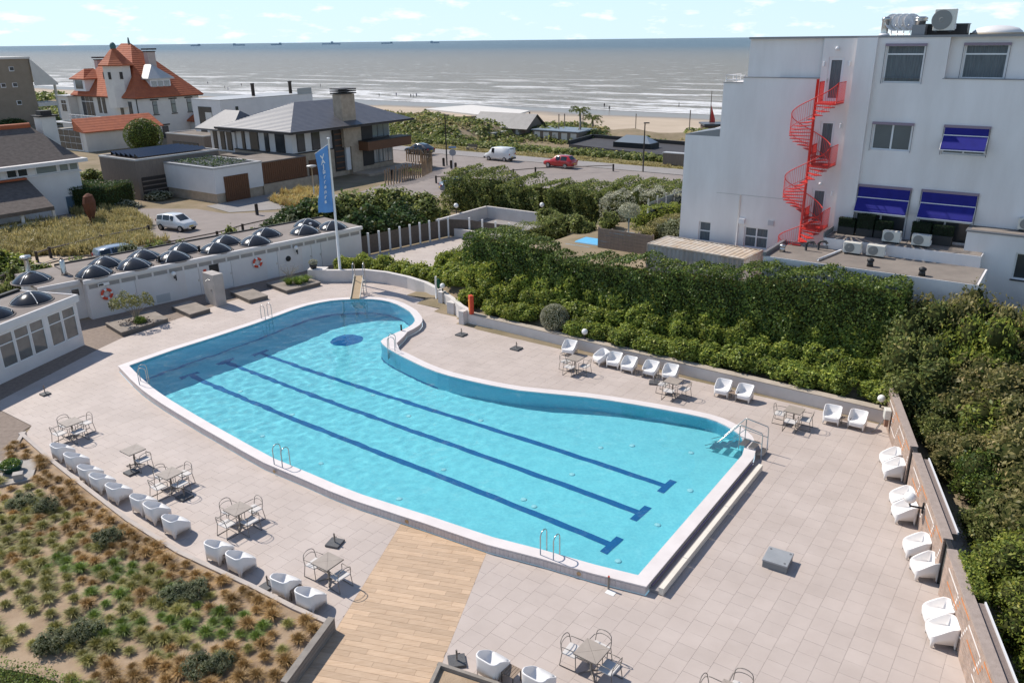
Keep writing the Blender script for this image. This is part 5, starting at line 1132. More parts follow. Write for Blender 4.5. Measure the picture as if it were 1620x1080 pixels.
# slide
sb = G(562, 474, ZC); sdir = (G(577, 448)-G(564, 474)); sdir.z = 0; sdir.normalize(); t_ = thing('pool_slide', 'small wooden-coloured pool slide with metal ladder and handrails at the round end', 'slide', (sb.x, sb.y, 0), rotz_of(sdir))
q = MB(); q.add([(0, -0.28, ZC+0.08), (0, 0.28, ZC+0.08), (2.1, 0.28, 1.35), (2.1, -0.28, 1.35), (0, -0.28, ZC+0.04), (0, 0.28, ZC+0.04), (2.1, 0.28, 1.31), (2.1, -0.28, 1.31)], [(3,2,1,0),(4,5,6,7),(0,1,5,4),(1,2,6,5),(2,3,7,6),(3,0,4,7)]); q.build('chute', mat('chute_tan', (0.42, 0.30, 0.17), 0.5, (0.47, 0.34, 0.2), 5), t_, world=False)
for y in (-0.3, 0.3):
    q = MB(); q.add([(0, y-0.02, ZC+0.02), (0, y+0.02, ZC+0.02), (2.1, y+0.02, 1.28), (2.1, y-0.02, 1.28), (0, y-0.02, ZC+0.17), (0, y+0.02, ZC+0.17), (2.1, y+0.02, 1.46), (2.1, y-0.02, 1.46)], [(3,2,1,0),(4,5,6,7),(0,1,5,4),(1,2,6,5),(2,3,7,6),(3,0,4,7)]); q.build('side_board', m_ivory, t_, world=False)
    q = MB(); q.tube([(1.75, y*1.1, 1.2), (1.85, y*1.15, 2.15), (2.2, y*1.15, 2.25), (2.5, y*1.1, 2.0), (2.75, y*1.05, 0.0)], 0.025, 6); q.build('handrail', m_steel, t_, world=False)
    q = MB(); q.tube([(1.3, y*1.3, 0.0), (1.55, y, 1.05)], 0.03, 6); q.build('leg', m_steel, t_, world=False)
for k in range(5): q = MB(); x = 2.15+k*0.12; q.box(x-0.06, x+0.09, -0.3, 0.3, 1.2-k*0.26, 1.23-k*0.26); q.build('tread', m_ivory if k else m_steel, t_, world=False)
# flag pole and flag
fp = G(539.5, 444); t_ = thing('flag_pole', 'tall white flagpole rising in front of the curved wall', 'flagpole', fp); q = MB(); q.tube([(0, 0, 0), (0, 0, 4.9), (0, 0, 9.88)], [0.10, 0.085, 0.055], 10); q.build('pole', m_wpaint, t_, world=False); q = MB(); q.lathe([(0.02, 9.87), (0.1, 9.9), (0.1, 9.98), (0.02, 10.0)], 10); q.build('finial', m_wpaint, t_, world=False); q = MB(); q.lathe([(0.22, 0), (0.22, 0.05), (0.12, 0.12)], 12); q.build('foot_plate', m_steel, t_, world=False)

tf = thing('banner_flag', 'tall blue banner flag with white lettering hanging from the flagpole', 'flag', fp+Vector((0, 0, 4.9)), rotz_of(Vector((-0.93, -0.36, 0))))
m_flag = mat('blue_flag_cloth', (0.10, 0.26, 0.55), 0.7, (0.13, 0.31, 0.62), 1.2)
FW, FH = 0.92, 4.55
def flag_pt(u, v):                                   # u 0..1 away from the pole, v 0..1 downwards
    w = FW*(1-0.28*math.sin(math.pi*min(1, v*1.25))*(0.6+0.4*v)); x = 0.09+u*w+0.10*v*u
    y = 0.10*math.sin(u*7+v*5)*(0.35+u)+0.14*math.sin(v*8.0+u*2)*u
    return Vector((x, y, 4.62-FH*v-(0.55*u if v < 0.02 else 0.55*u*(1-v))+0.0))
nu, nv = 16, 48; q = MB(); vs = [flag_pt(i/nu, j/nv) for j in range(nv+1) for i in range(nu+1)]
q.add(vs, [(j*(nu+1)+i, j*(nu+1)+i+1, (j+1)*(nu+1)+i+1, (j+1)*(nu+1)+i) for j in range(nv) for i in range(nu)], True); q.build('cloth', m_flag, tf, world=False)
q = MB(); q.tube([(0.05, 0, 4.66), flag_pt(1, 0)+Vector((0.03, 0, 0.03))], 0.018, 6); q.build('top_batten', m_wpaint, tf, world=False)
for k, ch in enumerate('VAJurrenrs'):
    cu = bpy.data.curves.new('lettering', 'FONT'); cu.body = ch; cu.size = 0.44 if k < 4 else 0.38; cu.align_x = 'CENTER'; cu.offset = 0.012; cu.resolution_u = 3
    tmp = bpy.data.objects.new('tmp', cu); me = bpy.data.meshes.new_from_object(tmp); bpy.data.objects.remove(tmp)
    bm = bmesh.new(); bm.from_mesh(me); bmesh.ops.triangulate(bm, faces=bm.faces[:]); bmesh.ops.subdivide_edges(bm, edges=[e for e in bm.edges if e.calc_length() > 0.12], cuts=2)
    v0 = 0.15+k*0.077
    for side in (1,):
        for v in bm.verts:
            u = 0.50-v.co.x/FW*1.0; vv = v0-v.co.y/FH; p_ = flag_pt(u, vv); v.co = p_+Vector((0, 0.018, 0))
    me2 = bpy.data.meshes.new('letter'); bm.to_mesh(me2); bm.free(); link_mesh('letter', me2, m_wpaint, tf)
# ------------------------------------------------------------------ foliage prototypes
m_core = mat('inner_dark_core', (0.045, 0.050, 0.018), 1.0, spec=0.0)  # dark filler inside the foliage, added to close see-through gaps
L_bank = leaf_mat('bank_leaf', (0.09, 0.15, 0.03), (0.42, 0.47, 0.09), (0.600, 0.597, 0.136))
L_yel = leaf_mat('yellow_green_leaf', (0.125, 0.194, 0.036), (0.433, 0.455, 0.079), (0.600, 0.569, 0.137))
L_ivy = leaf_mat('hedge_leaf', (0.030, 0.062, 0.013), (0.165, 0.225, 0.038), (0.40, 0.40, 0.07), trans=0.25)
L_dark = leaf_mat('dark_leaf', (0.023, 0.049, 0.018), (0.091, 0.148, 0.042))
L_far = leaf_mat('far_hedge_leaf', (0.081, 0.122, 0.039), (0.312, 0.339, 0.098), (0.542, 0.462, 0.191), trans=0.5)
L_olive = leaf_mat('olive_leaf', (0.13, 0.135, 0.05), (0.44, 0.38, 0.155), (0.58, 0.44, 0.22), trans=0.5)
L_rust = leaf_mat('rusty_leaf', (0.18, 0.125, 0.04), (0.55, 0.38, 0.12), (0.6, 0.36, 0.10), trans=0.5)
L_green = leaf_mat('fresh_leaf', (0.09, 0.15, 0.03), (0.42, 0.46, 0.085), (0.6, 0.55, 0.12), trans=0.5)
L_silver = leaf_mat('silver_leaf', (0.22, 0.22, 0.14), (0.58, 0.57, 0.42), trans=0.3)
L_greyg = leaf_mat('grey_green_leaf', (0.103, 0.125, 0.068), (0.364, 0.376, 0.227))
L_straw = leaf_mat('straw_blade', (0.22, 0.125, 0.04), (0.56, 0.37, 0.15), trans=0.3)
L_mixg = leaf_mat('mixed_blade', (0.13, 0.155, 0.035), (0.48, 0.42, 0.14), trans=0.35)
L_grass = leaf_mat('green_blade', (0.06, 0.12, 0.022), (0.28, 0.36, 0.07), trans=0.35)
L_marram = leaf_mat('marram_blade', (0.228, 0.210, 0.079), (0.620, 0.507, 0.228), trans=0.3)
L_gold = leaf_mat('golden_blade', (0.455, 0.263, 0.088), (0.620, 0.578, 0.245), trans=0.3)
PROTO = {}
def proto(kind):
    if kind in PROTO: return PROTO[kind]
    out = []
    for i in range(4):
        if kind == 'bank': me, L = shrub_mesh('crown', 1.05, 1.05, 0.75, 30, 0.22, 0.42, 210, 0.15, 1.0, 0.6)
        elif kind == 'big': me, L = shrub_mesh('crown', 1.05, 1.05, 0.95, 34, 0.22, 0.44, 260, 0.085, 0.95, 0.5)
        elif kind == 'far': me, L = shrub_mesh('crown', 1.05, 1.05, 0.8, 22, 0.28, 0.5, 90, 0.15, 0.9, 0.6)
        elif kind == 'ball':
            d = sph(5200); me = quads_mesh('crown', leaves(d*np.array([1, 1, 0.92])*rng.uniform(0.93, 1.02, (5200, 1))+np.array([0, 0, 0.9]), d, 0.075, 0.8)); L = [(np.array([0, 0, 0.9]), 1.0)]
        elif kind == 'low': me, L = shrub_mesh('crown', 1.0, 1.0, 0.42, 26, 0.14, 0.30, 300, 0.085, 1.4, 0.45)
        me.materials.append(None); cm = core_mesh('filler_core', L, {'ball': 0.84, 'low': 0.5}.get(kind, 0.78)); cm.materials.append(m_core); out.append((me, cm))  # added dark spheres keep the leaf shell from being see-through
    PROTO[kind] = out; return out
def shrub(kind, p, r, h, m, label, group, name='shrub', cat='shrub', rz=None, ry=None):
    """crown of loose leaves round an added dark filler core, standing at p"""
    t_ = thing(name, label, cat, p, random.uniform(0, 6.28) if rz is None else rz, group); me, cm = random.choice(proto(kind)); k = {'bank': 1.55, 'big': 1.95, 'far': 1.65, 'ball': 1.85, 'low': 0.88}[kind]
    o = link_mesh('crown', me, None, t_); o.scale = (r, ry or r, h/k); o.material_slots[0].link = 'OBJECT'; o.material_slots[0].material = m
    c = link_mesh('filler_core', cm, None, t_); c.scale = (r, ry or r, h/k); return t_
def gz(p): return Vector((p.x, p.y, zterr(Vector((p.x, p.y, 0)))))
def SW(s, w): return U*s+V*w
# ------------------------------------------------------------------ planted bank behind the white wall
gb_ = 'shrubs on the bank above the white wall'
for w, s0, s1, step in ((36.75, -27.5, -5.6, 1.25), (37.9, -29.6, -5.2, 1.35), (38.7, -30.2, -5.0, 1.7)):
    s = s0
    while s < s1:
        p = gz(SW(s+random.uniform(-0.3, 0.3), w+random.uniform(-0.2, 0.2)))
        row = {36.75: 'bushy green shrub in the front row just above the white wall', 37.9: 'bushy green shrub in the middle of the bank', 38.7: 'bushy green shrub at the foot of the tall hedge'}[w]
        if abs((p-G(877, 512, 0.7)).x) > 0.9 or w > 37: shrub('bank', p, random.uniform(0.85, 1.1), random.uniform(1.05, 1.45)*{36.75: 0.95, 37.9: 1.15, 38.7: 1.45}[w], L_yel if s < -26 else L_bank, row, gb_)
        s += step*random.uniform(0.85, 1.15)
shrub('ball', gz(G(877, 521, 0.55)), 0.82, 1.55, L_silver, 'clipped silver-grey ball bush on the bank', None, 'ball_bush', 'bush')
# shrubs behind the curved wall
for i, (x, y) in enumerate(((533, 436), (560, 433), (590, 437), (620, 441), (648, 448), (672, 456), (695, 462), (712, 474), (728, 480), (700, 446), (730, 462), (752, 470), (748, 488), (770, 492), (725, 440), (745, 452))):
    shrub('bank', gz(G(x, y)+V*0.7), random.uniform(0.95, 1.25), random.uniform(1.35, 1.8) if i < 9 else random.uniform(1.8, 2.4), L_yel, 'yellow-green rounded shrub behind the curved white wall', 'shrubs behind the curved wall')
# tall clipped hedges
def hedge(pts, width, zb, zt, m, label, dens=150, leaf=0.11, name='hedge', amp=0.22, jit=0.85, core=True, group=None):
    """clipped hedge along a polyline; zb/zt bottom and top heights at each point"""
    ci = min(amp*1.15+0.1, width*0.36); P = []; N = []; c0 = pts[0]; t_ = thing(name, label, 'hedge', (c0.x, c0.y, min(zb)), 0, group); cm = MB()
    for i in range(len(pts)-1):
        a, b_ = pts[i], pts[i+1]; d = Vector((b_.x-a.x, b_.y-a.y, 0)); L = d.length; d.normalize(); nn = Vector((-d.y, d.x, 0)); h = (zt[i]+zt[i+1]-zb[i]-zb[i+1])/2; w = width
        for face, area in (('f', L*h), ('b', L*h*0.5), ('t', L*w), ('e0', w*h if i == 0 else 0), ('e1', w*h if i == len(pts)-2 else 0)):
            n = int(area*dens)
            if n <= 0: continue
            u = rng.random(n); v = rng.random(n)
            if face == 't': tt = u; off_ = (v-0.5)*w; zz = np.ones(n); nr = np.array([0, 0, 1.0])
            elif face in 'fb': tt = u; off_ = np.full(n, (-0.5 if face == 'f' else 0.5)*w); zz = v; nr = np.array((nn*(-1 if face == 'f' else 1))[:])
            else: tt = np.zeros(n) if face == 'e0' else np.ones(n); off_ = (u-0.5)*w; zz = v; nr = np.array((d*(-1 if face == 'e0' else 1))[:])
            z0 = zb[i]+(zb[i+1]-zb[i])*tt; z1 = zt[i]+(zt[i+1]-zt[i])*tt
            base = np.array(a[:])[None, :2]+np.outer(tt*L, np.array(d[:2]))+np.outer(off_, np.array(nn[:2])); z = z0+(z1-z0)*zz
            sfac = (base[:, 0]*d.x+base[:, 1]*d.y); lump = amp*(np.sin(sfac*1.9+z*1.3)*0.5+np.sin(sfac*4.3+z*2.7+1.3)*0.3+np.sin(sfac*0.7+2)*0.5+np.sin(z*3.1+sfac*0.6)*0.35)+rng.normal(0, 0.05, n)
            p3 = np.column_stack([base, z])+nr[None, :]*lump[:, None]; P.append(p3); N.append(np.repeat(nr[None, :], n, 0)+np.array([0, 0, 0.15]))
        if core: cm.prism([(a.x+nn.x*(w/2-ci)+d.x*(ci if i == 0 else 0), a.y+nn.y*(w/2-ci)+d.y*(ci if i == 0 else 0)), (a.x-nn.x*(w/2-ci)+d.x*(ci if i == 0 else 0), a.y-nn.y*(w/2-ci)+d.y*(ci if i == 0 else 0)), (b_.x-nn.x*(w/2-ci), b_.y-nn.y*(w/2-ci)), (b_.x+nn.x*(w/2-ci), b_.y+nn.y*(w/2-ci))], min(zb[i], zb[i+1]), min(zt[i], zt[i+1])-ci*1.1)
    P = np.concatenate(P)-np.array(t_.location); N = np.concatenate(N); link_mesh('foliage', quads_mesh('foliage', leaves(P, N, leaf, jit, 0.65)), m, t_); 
    if core: cm.build('filler_core', m_core, t_)  # dark prism added inside the hedge to block see-through
    return t_
hedge([SW(s, 39.6) for s in (-31.3, -29.5, -27.2, -25.2)], 1.9, [0.2, 0.8, 1.6, 1.8], [4.7, 4.85, 4.75, 4.5], L_ivy, 'tall dark ivy-clad hedge end beside the small courts', dens=240, leaf=0.13, amp=0.30, jit=0.6, group='clipped hedges above the pool')
hedge([SW(s, 39.3) for s in (-24.9, -21, -17, -13, -9, -5.6)], 2.1, [1.7]*6, [4.2, 4.35, 4.55, 5.0, 5.3, 5.3], L_ivy, 'long tall clipped green hedge between the pool bank and the hotel', dens=240, leaf=0.13, amp=0.30, jit=0.6, group='clipped hedges above the pool')
# ------------------------------------------------------------------ overgrown slope beyond the brick wall
rs_ = random.Random(5)
kinds = [(L_green, 'fresh green bush'), (L_olive, 'olive-brown twiggy bush'), (L_rust, 'rust-tinged bush'), (L_far, 'dull green bush'), (L_ivy, 'dark glossy bush')]
for i in range(15):
    for j in range(4):
        x = -11.5+i*2.3+rs_.uniform(-0.5, 0.5); yo = -((2.15, 4.2, 6.6, 9.0)[j]+rs_.uniform(-0.2, 0.4)); p = bwp(x, yo, 0.0); 
        if p.dot(V) > 43.9 or (p.dot(V) > 36.3 and p.dot(U) < -4.6) or (p.dot(V) > 37.6 and p.dot(U) < -1.6): continue
        if j == 0 and 6 < x < 16.5: k = rs_.choice((4, 3, 0))
        else: k = rs_.choice((0, 1, 1, 2, 3, 1)) if x > 2 else rs_.choice((0, 0, 1, 3))
        if 5 < x < 11 and j in (1, 2): k = 2 if rs_.random() < 0.5 else 1
        hgt = (2.3, 3.6, 4.4, 5.0)[j]*rs_.uniform(0.85, 1.15); m_, lab = kinds[k]
        where = ('growing against the back of the brick wall', 'in the second row behind the brick wall', 'on the slope well behind the brick wall', 'at the top of the overgrown slope')[j]
        shrub('big', Vector((p.x, p.y, -0.02)), rs_.uniform(1.35, 1.5) if j == 0 else rs_.uniform(2.0, 2.5), hgt, m_, lab+' '+where, 'bushes on the overgrown slope')
for i, (s_, w_, hh, k) in enumerate(((-4.6, 38.2, 4.6, 3), (-4.2, 39.4, 5.1, 1), (-2.9, 39.0, 5.2, 0), (-2.6, 40.9, 5.0, 1), (-3.6, 36.6, 3.2, 3), (-1.5, 36.0, 3.6, 1), (-2.0, 37.9, 4.6, 0), (-0.9, 39.6, 4.9, 1), (0.6, 41.4, 4.8, 0), (0.3, 37.6, 4.2, 1), (1.6, 39.4, 4.6, 3), (2.6, 42.3, 4.7, 1), (3.4, 37.5, 4.3, 0), (4.6, 41.0, 4.8, 1), (5.4, 38.6, 4.6, 3), (6.6, 42.0, 5.0, 0), (1.6, 35.4, 3.7, 0), (4.2, 35.0, 4.2, 1), (-1.2, 42.2, 4.2, 3), (7.5, 39.5, 4.8, 1))):
    shrub('big', SW(s_, w_)+Vector((0, 0, -0.02)), rs_.uniform(1.9, 2.3), hh*1.15, kinds[k][0], 'tall '+kinds[k][1]+' between the clipped hedge and the hotel annex', 'bushes on the overgrown slope')
# bare grey twigs sticking out of the slope
for i in range(16):
    x = rs_.uniform(-3, 20); yo = -rs_.uniform(3.5, 9.0); p = bwp(x, yo, 0); t_ = thing('bare_bush', 'bare grey twigs rising from the overgrown slope', 'shrub', p, 0, 'bare bushes on the overgrown slope'); q = MB(); hb = 2.4+0.28*(-yo)
    for k in range(34): a = rs_.uniform(0, 6.28); r_ = rs_.uniform(0.2, 1.3); q.tube([(r_*0.2*math.cos(a), r_*0.2*math.sin(a), 0.6), (r_*0.5*math.cos(a), r_*0.5*math.sin(a), hb*0.6), (r_*math.cos(a), r_*math.sin(a), hb*rs_.uniform(0.8, 1.12))], [0.02, 0.014, 0.006], 4)
    q.build('stems', mat('slope_twigs', (0.27, 0.215, 0.16), 0.9, (0.19, 0.15, 0.11), 3), t_, world=False)
# trailing ivy on the wall head
hedge([bwp(12.6, -0.45, 0), bwp(14.4, -0.45, 0)], 0.5, [0.6]*2, [1.85, 1.75], L_green, 'trailing green ivy hanging over the brick wall head', dens=420, leaf=0.08, name='ivy', amp=0.08)
# ------------------------------------------------------------------ grass beds
def blades(n, r, h, w, spread=1.0):
    a = rng.uniform(0, 2*math.pi, n); rr = r*np.sqrt(rng.random(n))*0.35; tilt = rng.uniform(0.05, 1.0, n)*spread; hh = h*rng.uniform(0.65, 1.1, n)
    d = np.column_stack([np.cos(a), np.sin(a)]); side = np.column_stack([-np.sin(a), np.cos(a)])*w
    z0 = np.zeros(n); base = d*rr[:, None]; mid = base+d*(tilt*r*0.45)[:, None]; tip = base+d*(tilt*r)[:, None]; zm = hh*(0.72-0.12*tilt); zt = hh*(1-0.42*tilt)
    def q(b0, zb, b1, z1, w0, w1): return np.stack([np.column_stack([b0-side*w0, zb]), np.column_stack([b0+side*w0, zb]), np.column_stack([b1+side*w1, z1]), np.column_stack([b1-side*w1, z1])], 1)
    return np.concatenate([q(base, z0, mid, zm, 1.0, 0.85), q(mid, zm, tip, zt, 0.85, 0.12)], 0).reshape(-1, 3)
TUFT = []
for i in range(6):
    me = quads_mesh('blades', np.concatenate([blades(260, 0.28, 0.27, 0.008, 1.2), blades(200, 0.19, 0.28, 0.008, 1.0)])); me.materials.append(None); TUFT.append(me)
m_mulch = mat('sandy_mulch', (0.44, 0.335, 0.235), 0.95, (0.31, 0.225, 0.15), 1.2, 0.6, 22, spec=0.1)
m_kerb = mat('pale_kerb', (0.50, 0.44, 0.395), 0.85, (0.42, 0.37, 0.33), 1.5, 0.2, 20)
m_timb = mat('grey_timber', (0.22, 0.195, 0.17), 0.9, (0.29, 0.26, 0.225), 3, 0.4, 20, stretch=(1, 1, 6))
bed_poly = bedA + [K(455, 1086), Vector((-4.7, 9.4, 0)), Vector((-15.5, 9.4, 0)), Vector((-19.0, 20.0, 0)), K(-60, 850), K(0, 734)]
bed = flat_sheet('planting_bed', bed_poly, m_mulch, 0.2); bed['kind'] = 'structure'
def kerb_run(pts, name, m, z0, z1, w, inw, label=None):
    out = []
    for a, b_ in zip(pts, pts[1:]):
        d = (b_-a); d.z = 0; L = d.length; d.normalize(); n_ = Vector((-d.y, d.x, 0))*inw; q = MB(); A, B_ = a+Vector((0, 0, 0)), b_; q.prism([(A.x, A.y), (B_.x, B_.y), (B_.x+n_.x*w, B_.y+n_.y*w), (A.x+n_.x*w, A.y+n_.y*w)], z0, z1+0.002*(len(out) % 2)); out.append(q)
    m2 = MB()
    for q in out: m2.add(q.v, q.f)
    return m2
kb = thing('bed_kerb', 'pale concrete kerb of the grass bed along the row of armchairs', 'kerb', bedA[0]); kerb_run(bedA, '', m_kerb, -0.02, 0.27, 0.16, -1).build('kerb_run', m_kerb, kb); kerb_run([K(0, 734), bedA[0]], '', m_kerb, -0.021, 0.269, 0.16, -1).build('kerb_run', m_kerb, kb)
ew = thing('timber_edge', 'grey timber edging of the grass bed along the timber-look path', 'edging', bedA[-1]); tl = [bedA[-1], K(455, 1086), Vector((-4.7, 9.4, 0))]
for k in range(3): kerb_run(tl, '', m_timb, -0.02+k*0.135, -0.02+(k+1)*0.135-0.012, 0.09-0.006*k, -1).build('board', m_timb, ew)
kerb_run(tl, '', m_timb, 0.385, 0.43, 0.2, -1).build('cap_board', m_timb, ew)
tuft_i = 0; spots = []
bb = [min(p.x for p in bed_poly), max(p.x for p in bed_poly), min(p.y for p in bed_poly), max(p.y for p in bed_poly)]
def far_from(p, L, d): return all((p.x-q.x)**2+(p.y-q.y)**2 > d*d for q in L)
def pix(p):
    q = cam.matrix_world.inverted() @ Vector(p); return CX+F_PX*q.x/-q.z, CY-F_PX*q.y/-q.z
grid = {}
for _ in range(60000):
    p = Vector((rs_.uniform(bb[0], bb[1]), rs_.uniform(bb[2], bb[3]), 0.2))
    x, y = pix(p)
    if not (-30 < x < 640 and 660 < y < 1110) or not inside(p, bed_poly): continue
    de = min((p-a-(b_-a)*max(0, min(1, (p-a).dot(b_-a)/(b_-a).length_squared))).to_2d().length for a, b_ in zip(bedA, bedA[1:]))
    de2 = min((p-a-(b_-a)*max(0, min(1, (p-a).dot(b_-a)/(b_-a).length_squared))).to_2d().length for a, b_ in zip(tl, tl[1:]))
    if de < 0.38 or de2 < 0.45: continue
    if inside(p, [K(0, 728), K(60, 725), K(55, 765), K(0, 770)]): continue
    # bare sand at the lower left and in small patches
    nz_ = fbm((p.x*0.35, p.y*0.35, 1.0)); sand = (x < 130 and y > 930) or (y > 1040 and x < 150); 
    if (x-20)**2*0.3+(y-1085)**2 < 900*4 and x < 110: continue
    md = 0.37 if nz_ > -0.2 else 0.47
    if sand: md = 0.55
    c = (int(p.x//1), int(p.y//1)); ok = True
    for a in (-1, 0, 1):
        for b_ in (-1, 0, 1):
            for (q, d_) in grid.get((c[0]+a, c[1]+b_), ()):
                if (p-q).length_squared < min(md, d_)**2: ok = False; break
            if not ok: break
        if not ok: break
    if not ok: continue
    grid.setdefault(c, []).append((p, md)); g_ = fbm((p.x*0.16+3, p.y*0.16, 7.0))
    edge_b = smooth(1.9, 0.5, de); kk = 0 if edge_b > rs_.uniform(0.3, 1.0) or y > 1025+rs_.uniform(-20, 50) and x > 150 else (2 if g_ > rs_.uniform(-0.7, 0.1) and 880 < y < 1015 and 60 < x < 430 else 1)
    if kk and rs_.random() < 0.28: kk = 0
    if sand: kk = 1
    spots.append((p, kk, (x, y)))
spots.sort(key=lambda t: t[0].length)
rest = []
lab_t = {0: 'straw-coloured tufted grass clump in the bed', 1: 'half-dry brownish green grass clump in the bed', 2: 'fresh green grass clump in the bed'}
for i, (p, kk, _) in enumerate(spots):
    me = rs_.choice(TUFT); m_ = (L_straw, L_mixg, L_grass)[kk]; sc = rs_.uniform(0.66, 1.12)
    if i < 300:
        o = link_mesh('grass_tuft', me, None); o.location = p; o.rotation_euler = (0, 0, rs_.uniform(0, 6.28)); o.scale = (sc, sc, sc*rs_.uniform(0.85, 1.15)); o.material_slots[0].link = 'OBJECT'; o.material_slots[0].material = m_; tag(o, lab_t[kk], 'grass', 'grass tufts planted in the bed')
    else: rest.append((p, kk, sc, rs_.uniform(0, 6.28), me))
for kk in range(3):
    arr = []
    for p, k2, sc, a, me in rest:
        if k2 != kk: continue
        v = np.empty(len(me.vertices)*3); me.vertices.foreach_get('co', v); v = v.reshape(-1, 3)*sc; c_, s_ = math.cos(a), math.sin(a); arr.append(np.column_stack([v[:, 0]*c_-v[:, 1]*s_+p.x, v[:, 0]*s_+v[:, 1]*c_+p.y, v[:, 2]+p.z]))
    if arr: o = link_mesh('grass_tufts', quads_mesh('grass_tufts', np.concatenate(arr)), (L_straw, L_mixg, L_grass)[kk]); tag(o, ('straw-coloured grass clumps farther along the bed', 'half-dry grass clumps farther along the bed', 'fresh green grass clumps farther along the bed')[kk], 'grass', kind='stuff')
print('tufts', len(spots))
for x, y, r, lab in ((172, 850, 0.62, 'grey-green shrub alone among straw tufts near the trio of armchairs'), (75, 800, 0.6, 'grey-green shrub beside another near the green pot'), (38, 795, 0.62, 'larger grey-green shrub beside another near the green pot'), (280, 940, 0.6, 'grey-green shrub in the middle of the green grass'), (308, 935, 0.55, 'grey-green shrub touching its neighbour in the green grass'), (135, 1000, 0.6, 'grey-green shrub low in the green grass'), (82, 1020, 0.6, 'grey-green shrub at the edge of the bare sand'), (315, 1055, 0.55, 'grey-green shrub among straw tufts near the timber edging'), (350, 1050, 0.5, 'grey-green shrub closest to the timber edging')):
    p = G(x, y+6, 0.2); shrub('low', p, r, 0.55, L_greyg, lab, 'grey-green shrubs in the grass bed')
hedge([K(-60, 1066)+Vector((0, 0, 0)), K(40, 1085), K(110, 1110)], 1.2, [0.2]*3, [0.42, 0.45, 0.4], L_grass, 'mat of bright green ground cover in the corner of the bed', dens=420, leaf=0.06, name='ground_cover', amp=0.05)
# small bed in front
bedBp = [bedB[1], bedB[2], bB_r, Vector((4.4, 9.2, 0)), Vector((-2.0, 9.2, 0)), bedB[0]]
flat_sheet('small_planting_bed', bedBp, m_mulch, 0.18); eb = thing('bed_edging', 'dark grey timber edging round the small planted bed', 'edging', bedB[1])
kerb_run([bedB[0], bedB[1], bedB[2], bB_r], '', m_timb, -0.02, 0.30, 0.1, -1).build('board', m_timb, eb); 
for i in range(60):
    p = Vector((rs_.uniform(-2.0, 4), rs_.uniform(9.3, 14), 0.18))
    if not inside(p, bedBp) or min((p-a-(b_-a)*max(0, min(1, (p-a).dot(b_-a)/(b_-a).length_squared))).to_2d().length for a, b_ in ((bedB[0], bedB[1]), (bedB[1], bedB[2]), (bedB[2], bB_r))) < 0.32: continue
    o = link_mesh('grass_tuft', rs_.choice(TUFT), None); o.location = p; o.rotation_euler = (0, 0, rs_.uniform(0, 6.28)); sc = rs_.uniform(0.6, 0.9); o.scale = (sc,)*3; o.material_slots[0].link = 'OBJECT'; o.material_slots[0].material = L_straw; tag(o, 'straw-coloured grass clump in the small bed by the timber path', 'grass', 'grass tufts in the small bed')
# stepping slab with pot in the corner of the bed
m_pav = mat('grey_slab', (0.42, 0.385, 0.35), 0.9, (0.35, 0.32, 0.29), 3, 0.2, 20)
sl = [K(-10, 729), K(62, 724), K(50, 757), K(-10, 770)]; q = MB(); q.prism([(p.x, p.y) for p in sl], 0.19, 0.27); o = q.build('stone_slab', m_pav); tag(o, 'grey stone slab in the corner of the grass bed', 'slab')
p = G(19, 745, 0.27); t_ = thing('flower_pot', 'round dark green flower pot on the stone slab', 'flower pot', p); q = MB(); q.lathe([(0.26, 0), (0.36, 0.1), (0.42, 0.26), (0.44, 0.3), (0.38, 0.3), (0.36, 0.2)], 20); q.build('bowl', mat('green_glaze', (0.012, 0.05, 0.025), 0.25), t_, world=False)
me = quads_mesh('plant', leaves(sph(500)*np.array([0.34, 0.34, 0.16])+np.array([0, 0, 0.34]), sph(500), 0.08)); link_mesh('plant', me, L_grass, t_)
p = G(30, 757, 0.27); t_ = thing('bed_lamp', 'small grey box lamp on the stone slab beside the green pot', 'lamp', p, 0.4); q = MB(); q.box(-0.16, 0.16, -0.14, 0.14, 0, 0.22); q.build('case', m_pav, t_, world=False); q = MB(); q.box(-0.18, 0.18, -0.16, 0.16, 0.22, 0.25); q.build('lid', m_pav, t_, world=False)
# planters by the bathhouse
cpl = (c1[0]+c1[2])/2; t_ = thing('small_tree', 'small pale-leaved tree growing in the low concrete planter', 'tree', (cpl.x, cpl.y, 0.25)); q = MB(); Lb = []
for k in range(9):
    a = k*2.4; tip = Vector((math.cos(a)*rs_.uniform(0.5, 1.15), math.sin(a)*rs_.uniform(0.5, 1.15), rs_.uniform(0.9, 1.45))); q.tube([(0, 0, 0), (tip.x*0.25, tip.y*0.25, tip.z*0.5), tip], [0.035, 0.022, 0.01], 6); Lb.append((np.array(tip), rs_.uniform(0.18, 0.32)))
q.build('trunk', mat('pale_bark', (0.30, 0.25, 0.19), 0.9), t_, world=False); P_, N_ = lobe_points(Lb, 190); link_mesh('crown', quads_mesh('crown', leaves(P_, N_, 0.12, 1.0)), leaf_mat('pale_tree_leaf', (0.10, 0.12, 0.035), (0.34, 0.32, 0.13)), t_)
shrub('low', Vector((cpl.x+0.45, cpl.y-0.45, 0.25)), 0.4, 0.5, L_grass, 'small dark grass clump at the foot of the little tree', None, 'grass_clump', 'grass')
q = MB()
for i in range(140): x, y = rs_.gauss(0, 0.55), rs_.gauss(0, 0.35); q.cbox((cpl.x+0.25+x, cpl.y-0.25+y, 0.285), rs_.uniform(0.03, 0.09), rs_.uniform(0.03, 0.08), 0.03, rs_.uniform(0, 3))
tag(q.build('gravel', mat('dark_gravel', (0.09, 0.065, 0.055), 0.9, island=0.4)), 'dark gravel scattered in the concrete planter around the little tree', 'gravel', kind='stuff')
